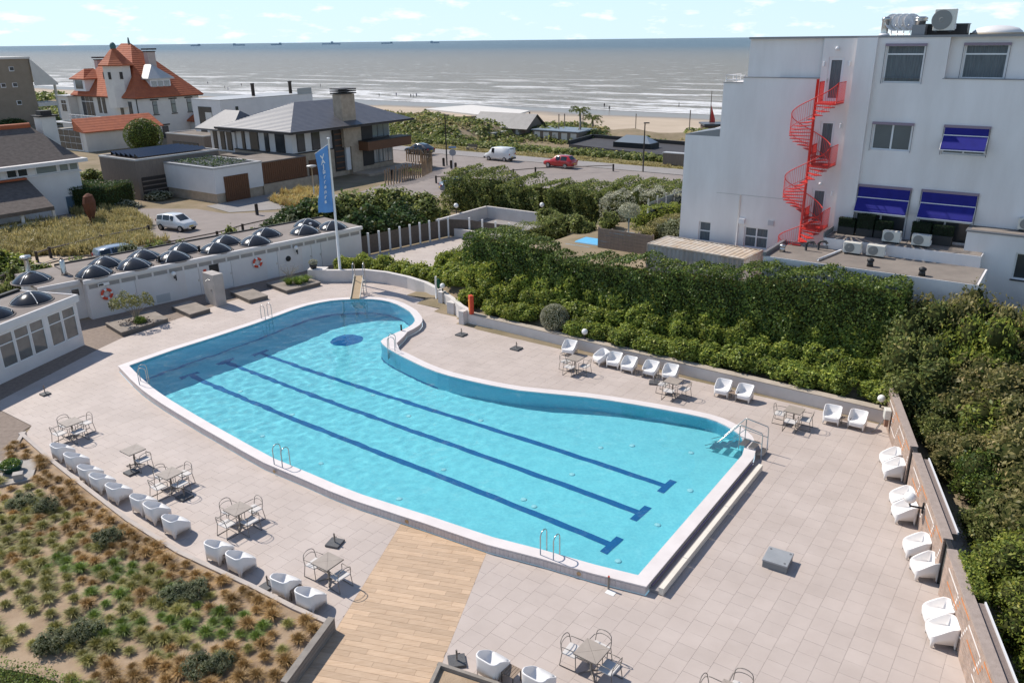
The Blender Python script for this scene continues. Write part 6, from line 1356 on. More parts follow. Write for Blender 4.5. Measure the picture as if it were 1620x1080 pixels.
cp4 = (c4[0]+c4[2])/2; o = link_mesh('grass_clump', quads_mesh('grass_clump', np.concatenate([blades(260, 0.55, 0.55, 0.011)+np.array([dx, dy, 0]) for dx, dy in ((0, 0), (0.5, 0.3), (-0.5, -0.3), (0.2, -0.3))])), L_grass); o.location = (cp4.x+0.3, cp4.y-0.1, 0.26); tag(o, 'long green grass clump growing in the concrete planter', 'grass')
t_ = thing('bare_shrub', 'leafless pale shrub behind the long grass in the planter', 'shrub', (cp4.x-0.3, cp4.y+0.3, 0.26)); q = MB()
for k in range(26): a = rs_.uniform(0, 6.28); r_ = rs_.uniform(0.2, 0.75); q.tube([(0, 0, 0), (r_*0.4*math.cos(a), r_*0.4*math.sin(a), 0.6), (r_*math.cos(a), r_*math.sin(a), rs_.uniform(0.8, 1.25))], [0.012, 0.01, 0.006], 4)
q.build('stems', mat('grey_stem', (0.34, 0.30, 0.24), 0.9), t_, world=False); P_ = np.column_stack([rng.normal(0, 0.42, 260), rng.normal(0, 0.42, 260), rng.uniform(0.5, 1.2, 260)]); link_mesh('dry_leaves', quads_mesh('dry_leaves', leaves(P_, sph(260), 0.05, 1.0)), leaf_mat('dry_pale_leaf', (0.25, 0.2, 0.13), (0.5, 0.43, 0.32)), t_)
p = EMx @ Vector((0.25, 0.1, 0.88)); t_ = thing('flower_pot', 'dark flower pot with a pale green plant on the white wall end', 'flower pot', p); q = MB(); q.lathe([(0.2, 0), (0.26, 0.2), (0.28, 0.34), (0.24, 0.34), (0.22, 0.25)], 14); q.build('pot', m_dark, t_, world=False); link_mesh('plant', quads_mesh('plant', leaves(sph(420)*np.array([0.3, 0.3, 0.2])+np.array([0, 0, 0.46]), sph(420), 0.09)), L_silver, t_)
# ------------------------------------------------------------------ houses beyond the bathhouse (all on the street grid)
class House:
    def __init__(s, name, label, px, py, z=0.0):
        s.P = G(px, py, z); s.M = frame(s.P, V); s.root = thing(name, label, 'house', s.P)
    def rx(s, x, y): q = VP(x, y, s.P, V); return (q-s.P).dot(V), q.z-s.P.z       # on the wall facing the pool (local y = 0)
    def ly(s, x, y): q = VP(x, y, s.P, -U); return (q-s.P).dot(-U), q.z-s.P.z     # on the wall facing left (local x = 0)
    def box(s, name, m, x0, x1, y0, y1, z0, z1, parent=None): q = MB(); q.box(x0, x1, y0, y1, z0, z1, s.M); return q.build(name, m, parent or s.root)
    def winR(s, x0, x1, z0, z1, panes=1, y=0.0, fr=0.07, fm=None, gm=None, transom=None, name='window'):
        o = s.box(name, fm or m_frame, x0, x1, y-0.05, y+0.04, z0, z1)
        n = panes; rows = [(z0, z1)] if transom is None else [(z0, transom), (transom, z1)]
        for k in range(n):
            for a, b_ in rows: s.box('pane', gm or m_glass, x0+(x1-x0)*k/n+fr, x0+(x1-x0)*(k+1)/n-fr*0.4, y-0.065, y-0.051, a+fr, b_-fr*0.5, o)
        return o
    def winL(s, y0, y1, z0, z1, panes=1, x=0.0, fr=0.07, fm=None, gm=None, transom=None, name='window'):
        o = s.box(name, fm or m_frame, x-0.05, x+0.04, y0, y1, z0, z1); rows = [(z0, z1)] if transom is None else [(z0, transom), (transom, z1)]
        for k in range(panes):
            for a, b_ in rows: s.box('pane', gm or m_glass, x-0.065, x-0.051, y0+(y1-y0)*k/panes+fr, y0+(y1-y0)*(k+1)/panes-fr*0.4, a+fr, b_-fr*0.5, o)
        return o
    def hip(s, name, m, x0, x1, y0, y1, z, r0, r1, zr, th=0.18, flare=0.0):
        q = MB(); c = [(x0,y0),(x1,y0),(x1,y1),(x0,y1)]; vs = [(*p, z) for p in c]+[(*r0, zr), (*r1, zr)]
        al = abs(r1[1]-r0[1]) > abs(r1[0]-r0[0])
        if al: fs = [(0,1,4),(1,2,5,4),(2,3,5),(3,0,4,5)]
        else: fs = [(0,1,5,4),(1,2,5),(2,3,4,5),(3,0,4)]
        q.add(vs, fs, False, s.M); q.box(x0, x1, y0, y1, z-th, z-0.002, s.M); return q.build(name, m, s.root)
def tile_mat(name, c1, c2, row=0.34):
    m = mat(name, c1, 0.75, c2, 1.3, 0.0)
    t = m.node_tree; b = t.nodes['Principled BSDF']; g = t.nodes.new('ShaderNodeNewGeometry'); sp = t.nodes.new('ShaderNodeSeparateXYZ'); t.links.new(g.outputs['Position'], sp.inputs[0])
    a = t.nodes.new('ShaderNodeMath'); a.operation = 'MULTIPLY'; a.inputs[1].default_value = 2*math.pi/row; t.links.new(sp.outputs['Z'], a.inputs[0]); sn = t.nodes.new('ShaderNodeMath'); sn.operation = 'SINE'; t.links.new(a.outputs[0], sn.inputs[0])
    bp = t.nodes.new('ShaderNodeBump'); bp.inputs['Distance'].default_value = 0.05; bp.inputs['Strength'].default_value = 0.22; t.links.new(sn.outputs[0], bp.inputs['Height']); t.links.new(bp.outputs[0], b.inputs['Normal']); return m
m_redt = tile_mat('red_roof_tile', (0.42, 0.115, 0.045), (0.31, 0.08, 0.035)); m_slate = tile_mat('slate_roof', (0.085, 0.085, 0.095), (0.11, 0.108, 0.115), 0.12); m_slate.node_tree.nodes['Principled BSDF'].inputs['Roughness'].default_value = 0.42
m_vw = mat('villa_white', (0.66, 0.63, 0.58), 0.85, (0.60, 0.57, 0.53), 1.0, 0.05, 10); m_dkf = mat('dark_frame', (0.035, 0.028, 0.025), 0.6); m_thatch = mat('grey_thatch', (0.105, 0.085, 0.075), 0.95, (0.15, 0.125, 0.11), 2.5, 0.6, 12, stretch=(1, 1, 3))
m_stone = mat('travertine', (0.47, 0.375, 0.28), 0.85, (0.35, 0.275, 0.205), 1.6, 0.35, 8); m_wood = mat('cedar_cladding', (0.17, 0.075, 0.035), 0.7, (0.12, 0.055, 0.028), 4, 0.2, 16, stretch=(4, 4, 0.4)); m_gwood = mat('greyed_cladding', (0.235, 0.19, 0.155), 0.85, (0.165, 0.135, 0.115), 4, 0.3, 14, stretch=(5, 5, 0.3))
m_tan = mat('tan_brick', (0.25, 0.205, 0.155), 0.9, (0.29, 0.24, 0.185), 0.8, 0.2, 12); m_zn = mat('zinc_roof', (0.42, 0.41, 0.40), 0.45, (0.48, 0.47, 0.45), 2, metal=0.2); m_solar = mat('solar_panel', (0.012, 0.014, 0.022), 0.12, spec=0.7); m_pinkst = mat('pink_chimney', (0.50, 0.40, 0.36), 0.85, (0.44, 0.35, 0.31), 2); m_copper = mat('green_copper', (0.06, 0.13, 0.13), 0.6); m_mirror = mat('sky_glass', (0.30, 0.33, 0.34), 0.06, spec=0.8, metal=0.3)
# --- red-roofed villa
h = House('villa', 'white villa with steep red tiled roof, turret and grey chimneys', 228, 222)
h.box('wall', m_vw, 0, 12.2, 0, 20.5, -0.3, 7.2); h.box('wall', m_vw, -1.6, 3, 20.6, 24.4, -0.3, 6.9); h.box('flat_roof', m_zn, -1.9, 3.1, 20.3, 24.7, 6.9, 7.15)
h.hip('roof', m_redt, -0.7, 12.9, -0.7, 21.2, 7.3, (6.1, 9.4), (6.1, 12.6), 16.2)
q = MB(); q.tube([h.M @ Vector((6.1, 10.0, 16.1)), h.M @ Vector((6.1, 10.0, 17.2))], [0.25, 0.1], 8); q.build('finial', m_copper, h.root)
tc_ = h.M @ Vector((0.4, 5.6, 0)); q = MB(); q.lathe([(2.35, 5.5), (2.35, 12.7)], 8, c=(tc_.x, tc_.y, h.P.z), smooth=False); tw = q.build('turret', m_vw, h.root)
q = MB(); q.lathe([(3.1, 12.5), (3.1, 12.7), (2.1, 13.6), (0.9, 14.9), (0.15, 15.6)], 8, c=(tc_.x, tc_.y, h.P.z), smooth=False); q.build('turret_roof', m_redt, h.root); q = MB(); q.sphere((tc_.x, tc_.y, 15.7), 0.55, 8, 6, sz=1.3); q.build('turret_cap', m_copper, h.root)
for a in (-0.45, 0.45, 1.3): d = Vector((math.cos(a), math.sin(a), 0)); dd = (-V*math.cos(a)+U*math.sin(a)); q = MB(); c_ = tc_+dd*2.22; q.cbox((c_.x, c_.y, 10.9), 0.28, 0.5, 1.2, rotz_of(dd)); q.build('slit_window', m_dkf, tw)
for x, y, zt, w_ in ((6.5, 4.6, 15.3, 1.5), (4.0, 17.6, 13.9, 1.3)):
    o = h.box('chimney', m_pinkst, x-w_/2, x+w_/2, y-w_*0.4, y+w_*0.4, 9.5, zt-0.5); h.box('chimney_cap', m_dkf, x-w_/2-0.25, x+w_/2+0.25, y-w_*0.4-0.25, y+w_*0.4+0.25, zt-0.25, zt, o); h.box('chimney_band', m_dkf, x-w_/2-0.1, x+w_/2+0.1, y-w_*0.4-0.1, y+w_*0.4+0.1, zt-0.62, zt-0.45, o)
for x0, x1, z0, z1 in ((2.7, 3.6, 4.3, 6.5), (6.35, 7.25, 4.3, 6.5), (9.6, 10.5, 4.3, 6.5), (0.9, 2.3, 0.3, 2.0), (3.9, 5.1, -0.3, 2.1)):
    w = h.winR(x0, x1, z0, z1, fm=m_dkf, gm=m_mirror if z0 > 4 else m_glass, transom=z1-0.75 if z0 > 4 else None); h.box('lintel', m_dkf, x0-0.35, x1+0.35, -0.12, 0.02, z1+0.12, z1+0.34, w); h.box('sill', m_dkf, x0-0.15, x1+0.15, -0.12, 0.02, z0-0.24, z0-0.08, w)
for y0, y1, z0, z1, n in ((2.0, 3.1, 4.1, 6.5, 1), (4.9, 5.9, 3.4, 6.5, 1), (10.6, 11.7, 4.2, 6.9, 1), (12.2, 13.2, 4.2, 6.9, 1), (14.6, 18.8, 3.4, 7.0, 3)): h.winL(y0, y1, z0, z1, n, fm=m_dkf if n == 1 else m_frame, transom=z1-0.9)
h.winL(21.5, 23.3, 4.2, 6.3, 2, x=-1.6, transom=5.6)
h.box('eaves', m_dkf, -0.6, 12.8, -0.6, -0.02, 7.0, 7.12); h.box('eaves', m_dkf, -0.6, -0.02, -0.02, 20.5, 7.0, 7.12)
o = h.box('dormer', m_frame, 3.6, 7.6, 1.1, 4.5, 8.1, 10.2); 
for k in range(3): h.box('pane', m_mirror, 3.85+k*1.25, 4.85+k*1.25, 1.03, 1.09, 8.5, 9.8, o)
h.hip('dormer_roof', m_zn, 3.0, 8.2, 0.6, 6.0, 10.3, (5.6, 3.0), (5.6, 5.0), 12.6)
o = h.box('gable_dormer', m_frame, -0.75, 1.5, 15.2, 19.2, 8.0, 10.2); h.box('pane', m_glass, -0.82, -0.76, 16.0, 18.4, 8.4, 9.9, o); h.hip('dormer_roof', m_redt, -1.1, 3.5, 14.6, 19.8, 10.2, (0.5, 16.8), (2.5, 17.2), 11.9)
q = MB()
for z in (3.0, 3.45, 3.9): q.tube([h.M @ Vector((-2.6, 1.0, z)), h.M @ Vector((-2.6, 19.5, z))], 0.045, 4)
for k in range(38): q.tube([h.M @ Vector((-2.6, 1.0+k*0.5, 2.9)), h.M @ Vector((-2.6, 1.0+k*0.5, 3.95))], 0.035 if k % 4 else 0.09, 4)
q.build('balustrade', m_frame, h.root); h.box('balcony', m_roof, -2.8, -0.02, 0.5, 20, 2.5, 2.9)
q = MB(); q.tube([h.M @ Vector((-0.05, 0.3, 0)), h.M @ Vector((-0.05, 0.3, 7.0))], 0.09, 5); q.build('downpipe', m_dkf, h.root)
o = h.box('porch', m_vw, 9.5, 13.5, -2.0, -0.02, -0.3, 2.6); h.hip('porch_roof', m_redt, 9.0, 14.0, -2.6, 0.0, 2.7, (10.5, -1.2), (12.5, -1.2), 4.2)
# villa annex with the long tiled lean-to
h = House('annex_house', 'long white single-storey annex with red tiled lean-to roof and solar panels', 140, 241)
h.box('wall', m_vw, 0, 13, 0, 9, -0.3, 3.2); q = MB(); q.add([(-0.4, -0.5, 3.1), (13.4, -0.5, 3.1), (13.2, 3.0, 5.0), (-0.2, 3.0, 5.0), (-0.4, -0.5, 2.95), (13.4, -0.5, 2.95), (13.2, 3.0, 3.2), (-0.2, 3.0, 3.2)], [(0,1,2,3),(4,0,3,7),(1,5,6,2),(4,5,1,0),(3,2,6,7)], False, h.M); q.build('roof', m_redt, h.root)
h.box('flat_roof', m_zn, -0.3, 12.8, 3.05, 9.3, 4.2, 4.4)
for k in range(6): h.box('solar_panel', m_mirror if k < 4 else m_solar, 0.6+k*1.9, 2.35+k*1.9, 4.2, 8.0, 4.5, 4.58)
h.box('glazed_bay', m_frame, -0.12, 0.0, 1.2, 8.2, 0.1, 3.3); o = h.root
for j in range(4):
    for k in range(3): h.box('pane', m_glass, -0.16, -0.121, 1.4+j*1.7, 2.95+j*1.7, 0.25+k*1.02, 1.2+k*1.02)
# --- white cubic house behind
h = House('cubic_house', 'white cubic house with a tall dark window behind the timber-clad box', 359, 246)
h.box('wall', m_bwhite, 0, 18, 0, 7, -0.3, 8.0); h.box('roof_edge', m_zn, -0.05, 18.05, -0.05, 7.05, 8.0, 8.12)
x0, z1 = h.ly(350, 166); h.winL(2.3, 5.6, 1.6, 7.0, 1, fm=m_dkf); h.box('white_screen', m_vw, -0.09, -0.06, 2.3, 3.9, 1.6, 6.2)
h.winR(2.6, 3.1, 4.3, 7.0, fm=m_dkf); h.winR(11.5, 12.3, 3.2, 4.4, fm=m_dkf)
for x, y in ((8.5, 3.0), (16.0, 3.0)): q = MB(); c_ = h.M @ Vector((x, y, 8.1)); q.lathe([(0.28, 0), (0.28, 1.7), (0.34, 1.75), (0.34, 1.95)], 10, c=c_); q.build('flue', m_dkf, h.root)
q = MB(); q.box(15.0, 18.0, 0.1, 0.15, 8.12, 9.0, h.M); q.build('glass_rail', m_mirror, h.root)
h = House('clad_box_house', 'grey timber-clad flat-roofed box in front of the white cubic house', 327, 252)
h.box('wall', m_gwood, 0, 5.8, 0, 9.5, -0.3, 3.2); h.box('roof', m_roof, 0.25, 5.55, 0.25, 9.25, 3.2, 3.23); 
for a in ((-0.05, 5.85, -0.05, 0.2), (-0.05, 5.85, 9.3, 9.55), (-0.05, 0.2, 0.2, 9.3), (5.6, 5.85, 0.2, 9.3)): h.box('roof_edge', m_zn, *a, 3.2, 3.36)
h.winL(1.5, 8.0, 0.3, 2.2, 3, fm=m_dkf); q = MB(); c_ = h.M @ Vector((3.5, 1.5, 3.2)); q.lathe([(0.35, 0), (0.35, 0.5), (0.2, 0.6)], 8, c=c_); q.build('roof_vent', m_dkf, h.root)
h = House('clad_garage_house', 'grey timber-clad flat-roofed box with rows of solar panels', 224, 317)
h.box('wall', m_gwood, 0, 10.5, 0, 7.2, -0.3, 4.2); h.box('roof', m_roof, 0.25, 10.25, 0.25, 6.95, 4.2, 4.23)
for a in ((-0.05, 10.55, -0.05, 0.2), (-0.05, 10.55, 7.0, 7.25), (-0.05, 0.2, 0.2, 7.0), (10.3, 10.55, 0.2, 7.0)): h.box('roof_edge', m_zn, *a, 4.2, 4.38)
for k in range(6): q = MB(); y = 0.9+k*0.95; q.add([(1.0, y, 4.45), (9.6, y, 4.45), (9.6, y+0.75, 4.75), (1.0, y+0.75, 4.75)], [(0, 1, 2, 3)], False, h.M); q.add([(1.0, y+0.78, 4.74), (9.6, y+0.78, 4.74), (9.6, y+0.78, 4.3), (1.0, y+0.78, 4.3)], [(0,1,2,3)], False, h.M); q.build('solar_panel', m_solar, h.root)
h.box('carport_dark_panel', m_dkf, 0.4, 9.5, -0.06, -0.01, 0.0, 2.4)  # flat dark panel on the wall stands for the shaded carport inside
for z in (0.9, 1.4, 1.9): h.box('louvre', m_gwood, 0.4, 9.5, -0.1, -0.07, z, z+0.12)
# --- white garage wing with dark roof garden
h = House('garage_wing', 'white garage block with sedum roof and a brown slatted garage door', 345, 322)
h.box('plinth', m_stone, 0, 6.0, 0, 9.0, -0.3, 1.0); h.box('wall', m_bwhite, -0.12, 6.1, -0.12, 9.1, 1.0, 3.55); h.box('roof', m_dark, 0.5, 5.6, 0.6, 8.4, 3.56, 3.72)
for a in ((-0.15, 6.15, -0.15, 0.25), (-0.15, 6.15, 8.7, 9.12), (-0.15, 0.25, 0.25, 8.7), (5.75, 6.15, 0.25, 8.7)): h.box('roof_edge', m_zn, *a, 3.55, 3.75)
P_ = np.column_stack([rng.uniform(0.6, 5.5, 900), rng.uniform(0.7, 8.3, 900), rng.uniform(3.74, 3.95, 900)]); P_ = np.array([(h.M @ Vector(p))[:] for p in P_])-np.array(h.P[:]); link_mesh('sedum', quads_mesh('sedum', leaves(P_, np.tile([0, 0, 1.0], (900, 1)), 0.22, 0.6)), L_dark, h.root)
o = h.box('garage_door', m_wood, 1.0, 4.1, -0.2, -0.125, -0.1, 2.7)
for k in range(12): h.box('slat', m_wood, 1.05+k*0.255, 1.22+k*0.255, -0.24, -0.201, -0.08, 2.68, o)
o = h.box('carport_screen', m_wood, 6.12, 12.5, -0.1, -0.02, 1.2, 3.5)
for k in range(22): h.box('slat', m_wood, 6.15+k*0.29, 6.34+k*0.29, -0.15, -0.101, 1.25, 3.45, o)
h.box('carport_roof', m_roof, 6.11, 12.6, -0.02, 6.0, 3.5, 3.6); h.box('base_wall', m_stone, 6.05, 14, -0.2, 0.2, -0.3, 1.15)
# --- modern villa with slate roof
h = House('modern_house', 'modern stone and white house with grey slate hipped roof and timber balcony', 468, 291)
h.box('stone_base', m_stone, 0, 17.2, 0, 11, -0.3, 3.4); h.box('wall', m_bwhite, 0.25, 17.0, 0.25, 10.7, 3.4, 6.0); h.box('string_course', m_dkf, -0.05, 9.0, -0.05, 11.05, 3.4, 3.52)
h.hip('roof', m_slate, -1.6, 19.6, -1.9, 12.3, 6.2, (5.2, 5.0), (13.5, 5.0), 9.0, 0.22); 
h.hip('roof', m_slate, -1.3, 5.0, 9.5, 17.0, 5.9, (1.8, 11.5), (1.8, 14.5), 8.0, 0.2); h.box('wall', m_bwhite, 0.2, 4.5, 11.0, 16.0, 3.0, 5.8); h.box('stone_base', m_stone, -0.2, 4.6, 11.01, 16.1, -0.3, 3.0)
h.box('gutter', m_dkf, -1.7, 19.7, -2.02, -1.91, 6.05, 6.28); h.box('gutter', m_dkf, -1.72, -1.61, -1.9, 12.3, 6.05, 6.28)
o = h.box('chimney', m_stone, 7.9, 10.2, -0.6, 0.9, 3.5, 9.9)
for k in range(3): h.box('chimney_cap', m_dkf, 7.7, 10.4, -0.8, 1.1, 9.95+k*0.25, 10.08+k*0.25, o)
for x0, x1, z0, z1 in ((1.0, 2.2, 3.6, 5.8), (3.3, 4.6, 3.6, 5.8)): h.winR(x0, x1, z0, z1, y=0.22, fm=m_dkf)
o = h.box('stair_window', m_dkf, 6.6, 8.2, -0.12, 0.2, 0.6, 5.9); 
for k in range(7): h.box('louvre', m_wood, 6.7, 8.1, -0.18, -0.121, 0.9+k*0.7, 1.05+k*0.7, o)
h.box('white_fin', m_bwhite, 8.3, 9.0, -0.35, -0.01, 0.6, 5.95); h.box('stone_pier', m_stone, 9.1, 11.0, -0.5, -0.01, -0.3, 6.0); h.box('front_door', m_wood, 2.3, 4.0, -0.12, -0.01, -0.1, 2.5)
o = h.box('balcony', m_wood, 10.4, 18.6, -2.2, -0.02, 2.9, 4.0); h.box('balcony_rail', m_dkf, 10.35, 18.65, -2.25, -0.02, 4.0, 4.1, o); h.box('slat_screen', m_dkf, 11.2, 13.4, -0.15, -0.03, 3.6, 5.9)
h.winR(13.5, 16.8, 4.1, 5.9, 3, y=0.2, fm=m_dkf, gm=m_mirror); h.winR(13.4, 17.0, 0.8, 2.8, 4, y=-0.02, fm=m_dkf, gm=m_mirror); h.box('slat_screen', m_dkf, 11.2, 13.3, -0.15, -0.03, 0.7, 2.8); h.box('terrace', m_stone, 9.0, 19.0, -3.5, -0.5, -0.3, 0.25)
for y0, y1 in ((1.5, 3.2), (4.4, 5.2), (6.4, 8.0), (9.0, 9.6)): h.winL(y0, y1, 3.55, 5.85, x=0.22, fm=m_dkf)
for y0, y1 in ((11.6, 12.6), (13.0, 13.9), (14.6, 15.4)): h.winL(y0, y1, 3.2, 5.6, x=0.18, fm=m_dkf)
h.box('garden_wall', m_stone, -3.2, -2.8, 8.0, 14.5, -0.3, 2.9); h.box('pergola', m_roof, -2.8, -0.05, 3.0, 10.5, 3.0, 3.1)
# --- thatched house on the left
h = House('thatched_house', 'white house with dark thatched roofs and a band of upper windows', 138, 333)
h.box('wall', m_bwhite, -14, 0, 0, 8.5, -0.6, 4.0); h.box('window_band', m_bwhite, -14, 0.15, -0.15, 8.4, 4.0, 4.15); h.box('wall', m_bwhite, -14, 0.05, 0.05, 8.3, 4.15, 5.0); h.box('flat_eave', m_bwhite, -14.5, 0.6, -0.9, 8.8, 5.0, 5.35)
for k, (a, b_) in enumerate(((-0.95, -0.1), (-1.95, -1.05), (-4.2, -2.2), (-5.9, -5.0), (-6.9, -6.0), (-9.0, -7.5))): h.winR(a, b_, 4.2, 4.95, y=0.03, gm=m_mirror if k < 3 else m_glass)
h.hip('thatched_roof', m_thatch, -14.6, 0.3, -0.2, 8.6, 5.35, (-12, 4.6), (-1.8, 4.6), 8.4); q = MB(); q.tube([h.M @ Vector((-12, 4.6, 8.45)), h.M @ Vector((-1.8, 4.6, 8.45))], 0.28, 8); q.build('ridge_tiles', m_redt, h.root)
o = h.box('chimney', m_vw, -0.9, 0.6, 3.9, 5.3, 0.0, 9.2); h.box('chimney_cap', m_dkf, -1.1, 0.8, 3.7, 5.5, 9.2, 9.35, o); h.box('chimney_cowl', m_dkf, -0.7, 0.4, 4.1, 5.1, 9.35, 9.8, o)
q = MB(); q.add([(-14, -5.2, 1.9), (-5.6, -5.2, 1.9), (-5.2, -0.02, 4.0), (-14, -0.02, 4.0), (-14, -5.2, 1.55), (-5.6, -5.2, 1.55), (-5.2, -0.02, 3.6), (-14, -0.02, 3.6)], [(0,1,2,3),(7,6,5,4),(4,5,1,0),(5,6,2,1)], False, h.M); q.build('porch_thatch', m_thatch, h.root)
h.box('porch_wall', m_bwhite, -14, -5.4, -5.0, -4.7, -0.7, 0.75); h.box('porch_floor', m_tan, -14, -5.4, -4.69, -0.03, -0.4, 0.1)
for x in (-5.6, -8.4, -12): h.box('porch_post', m_bwhite, x-0.12, x+0.12, -4.95, -4.72, 0.75, 1.7)
h.box('red_tile_strip', m_redt, -9.5, -5.4, -0.6, -0.02, 3.98, 4.14); w = h.winR(-2.0, -1.15, -0.3, 1.75, y=0.0, name='door', gm=mat('blue_grey_glass', (0.10, 0.15, 0.2), 0.1))
# --- tan apartment block at the far left
h = House('apartment_block', 'tan brick apartment block with sloping white end canopy', 66, 196)
q = MB(); q.prism([(-20, 0), (0, 0), (0, 14), (-20, 14)], -0.5, 13.4, h.M); q.build('wall', m_tan, h.root); h.box('roof_edge', m_vw, -20.2, 0.3, -0.3, 14, 13.4, 13.8)
q = MB(); q.add([(0.02, -0.3, 13.5), (5.2, -0.3, 8.2), (5.2, 13, 8.2), (0.02, 13, 13.5), (0.02, -0.3, 8.0), (5.0, -0.3, 7.9)], [(0,1,2,3),(4,5,1,0)], False, h.M); q.build('canopy', m_vw, h.root)
for x in (4.4,): q = MB(); q.tube([h.M @ Vector((x, 0, 0)), h.M @ Vector((x, 0, 8.0))], 0.3, 6); q.build('canopy_post', m_vw, h.root)
h.box('balcony', m_vw, 0.1, 4.6, -0.1, 5, 3.6, 4.4)
for x, z in ((-3.2, 4.2), (-3.3, 7.8), (-5.6, 7.8), (-3.3, 11)): h.winR(x-1.0, x, z, z+0.9, fr=0.15)
# ------------------------------------------------------------------ streets, paths and gardens
m_asph = mat('grey_brick_road', (0.285, 0.245, 0.22), 0.9, (0.24, 0.205, 0.185), 0.5, 0.25, 14); m_pinkp = mat('pink_brick_path', (0.33, 0.245, 0.215), 0.9, (0.28, 0.205, 0.18), 0.9, 0.25, 16); m_park = mat('parking_pavers', (0.255, 0.235, 0.225), 0.9, (0.30, 0.28, 0.265), 0.4, 0.25, 14); m_lawn = mat('dry_verge', (0.17, 0.155, 0.055), 0.95, (0.25, 0.20, 0.085), 0.6, 0.5, 10)
flat_sheet('street', [SW(-110, 41), SW(-84, 43), SW(-74.5, 48.5), SW(-70, 48.6), SW(-66, 52), SW(-66, 60), SW(-72, 84), SW(-90, 84), SW(-130, 84), SW(-130, 94.4), SW(-20, 94.4), SW(-20, 70), SW(-54, 70), SW(-58, 66), SW(-59.5, 48), SW(-62, 38), SW(-66, 34), SW(-72, 38), SW(-110, 36)], m_asph, 0.0)
flat_sheet('driveway', [SW(-75, 50), SW(-70, 49.2), SW(-67, 53), SW(-67, 62), SW(-75, 62)], m_park, 0.006)
flat_sheet('brick_path', [SW(-60.5, 30), SW(-56.5, 28), SW(-54.5, 36), SW(-55.0, 47), SW(-58.6, 52), SW(-59.3, 47.5)], m_pinkp, 0.004)
flat_sheet('sand_path', [SW(-75, 22), SW(-72, 22), SW(-60.6, 30), SW(-58, 38), SW(-60, 38.5), SW(-66, 32)], m_sand, 0.002)
flat_sheet('parking_strip', [SW(-130, 94.7), SW(-20, 94.7), SW(-20, 99.0), SW(-130, 99.0)], m_park, 0.006); q = MB(); q.box(-130, -20, 0, 0.16, -0.03, 0.03, frame(SW(0, 94.5), U)); kbb = q.build('road_kerb', m_conc); tag(kbb, 'low concrete kerb between the road and the parking strip', 'kerb')
flat_sheet('verge', [SW(-130, 99.05), SW(-20, 99.05), SW(-20, 103), SW(-130, 103)], m_lawn, 0.0)
flat_sheet('sand_court', [SW(-45.6, 44.0), SW(-36.5, 42.0), SW(-36.5, 52.5), SW(-44.2, 53)], mat('court_sand', (0.50, 0.44, 0.39), 0.9, (0.42, 0.36, 0.32), 0.8, 0.2, 12), 0.006); flat_sheet('court_paving', [SW(-46.2, 54.0), SW(-37.6, 53.5), SW(-37.6, 61), SW(-46.2, 61)], m_park, 0.006)
cw_ = thing('court_wall', 'white low walls enclosing the small sunken court before the far hedge', 'wall', SW(-46.3, 54)); 
for a, b_ in (((-46.3, 53.6), (-46.3, 61.0)), ((-46.3, 61.0), (-37.4, 61.0)), ((-44.2, 53.2), (-36.6, 53.2))):
    A_, B_ = SW(*a), SW(*b_); q = MB(); q.box(0, (B_-A_).length, -0.12, 0.12, -0.03, 1.15 if a != (-44.2, 53.2) else 0.75, frame(A_, B_-A_)); q.build('wall_run', m_ww, cw_)
globe(SW(-46.8, 57)+Vector((0, 0, 1.0)), 'white globe lamp at the corner of the sunken court', 0.6, 0.22); globe(SW(-40.3, 61.5)+Vector((0, 0, 1.0)), 'white globe lamp behind the long wall of the sunken court', 0.6, 0.22)
fn = thing('court_fence', 'dark mesh fence on white concrete posts round the sand court', 'fence', SW(-46, 44)); m_mesh = mat('dark_windbreak', (0.10, 0.08, 0.065), 0.9, (0.13, 0.105, 0.085), 6)
fpts = [SW(-46.0+1.6*k/9, 43.6+9.3*k/9) for k in range(10)]+[SW(-44.0+7*k/5, 53.6) for k in range(1, 6)]
for p in fpts: q = MB(); q.box(p.x-0.08, p.x+0.08, p.y-0.08, p.y+0.08, -0.03, 1.75); q.build('post', m_wpaint, fn)
for a, b_ in zip(fpts, fpts[1:]): q = MB(); A_ = frame(a, b_-a); q.box(0.085, (b_-a).length-0.085, -0.012, 0.012, 0.05, 1.55, A_); q.build('mesh_panel', m_mesh, fn)
# far hedges
gH = 'hedges between the pool gardens and the road'
for i, (s0, s1, w, zt) in enumerate(((-52.5, -46.5, 64.3, 3.3), (-46.4, -40.5, 64.5, 3.0), (-40.4, -34.5, 64.8, 3.2), (-34.4, -28, 65.2, 3.6), (-27.9, -20, 66.5, 4.0))):
    hedge([SW(s0, w), SW((s0+s1)/2, w+0.3), SW(s1, w)], 5.0, [-0.05, -0.05, -0.05] if i < 3 else [0.0, 1.0, 1.6], [zt, zt+0.35, zt], L_far, ('tall loose hedge behind the flagpole end of the sand court', 'tall loose hedge behind the left half of the sunken court', 'tall loose hedge behind the right half of the sunken court', 'tall loose hedge between the sunken court and the pale flowering bank', 'tall loose hedge behind the restaurant terrace')[i], dens=120, leaf=0.19, amp=0.45, group=gH)
for x, y, r, hh in ((440, 368, 1.6, 1.7), (465, 362, 1.9, 2.3), (492, 358, 2.2, 2.9), (520, 356, 2.4, 3.5), (550, 352, 2.6, 3.6), (585, 350, 2.7, 3.5), (620, 348, 2.6, 3.4), (655, 344, 2.6, 3.3), (560, 382, 2.2, 3.0), (590, 378, 2.3, 3.2), (620, 370, 2.3, 3.0), (650, 362, 2.3, 2.9), (680, 352, 2.3, 2.8)):
    shrub('far', gz(G(x, y)), r, hh, L_far if y < 358 else L_dark, 'big dense bush beside the end of the bathhouse' if x < 600 else 'big dense bush behind the mesh court fence', 'bushes behind the bathhouse end', ry=r)
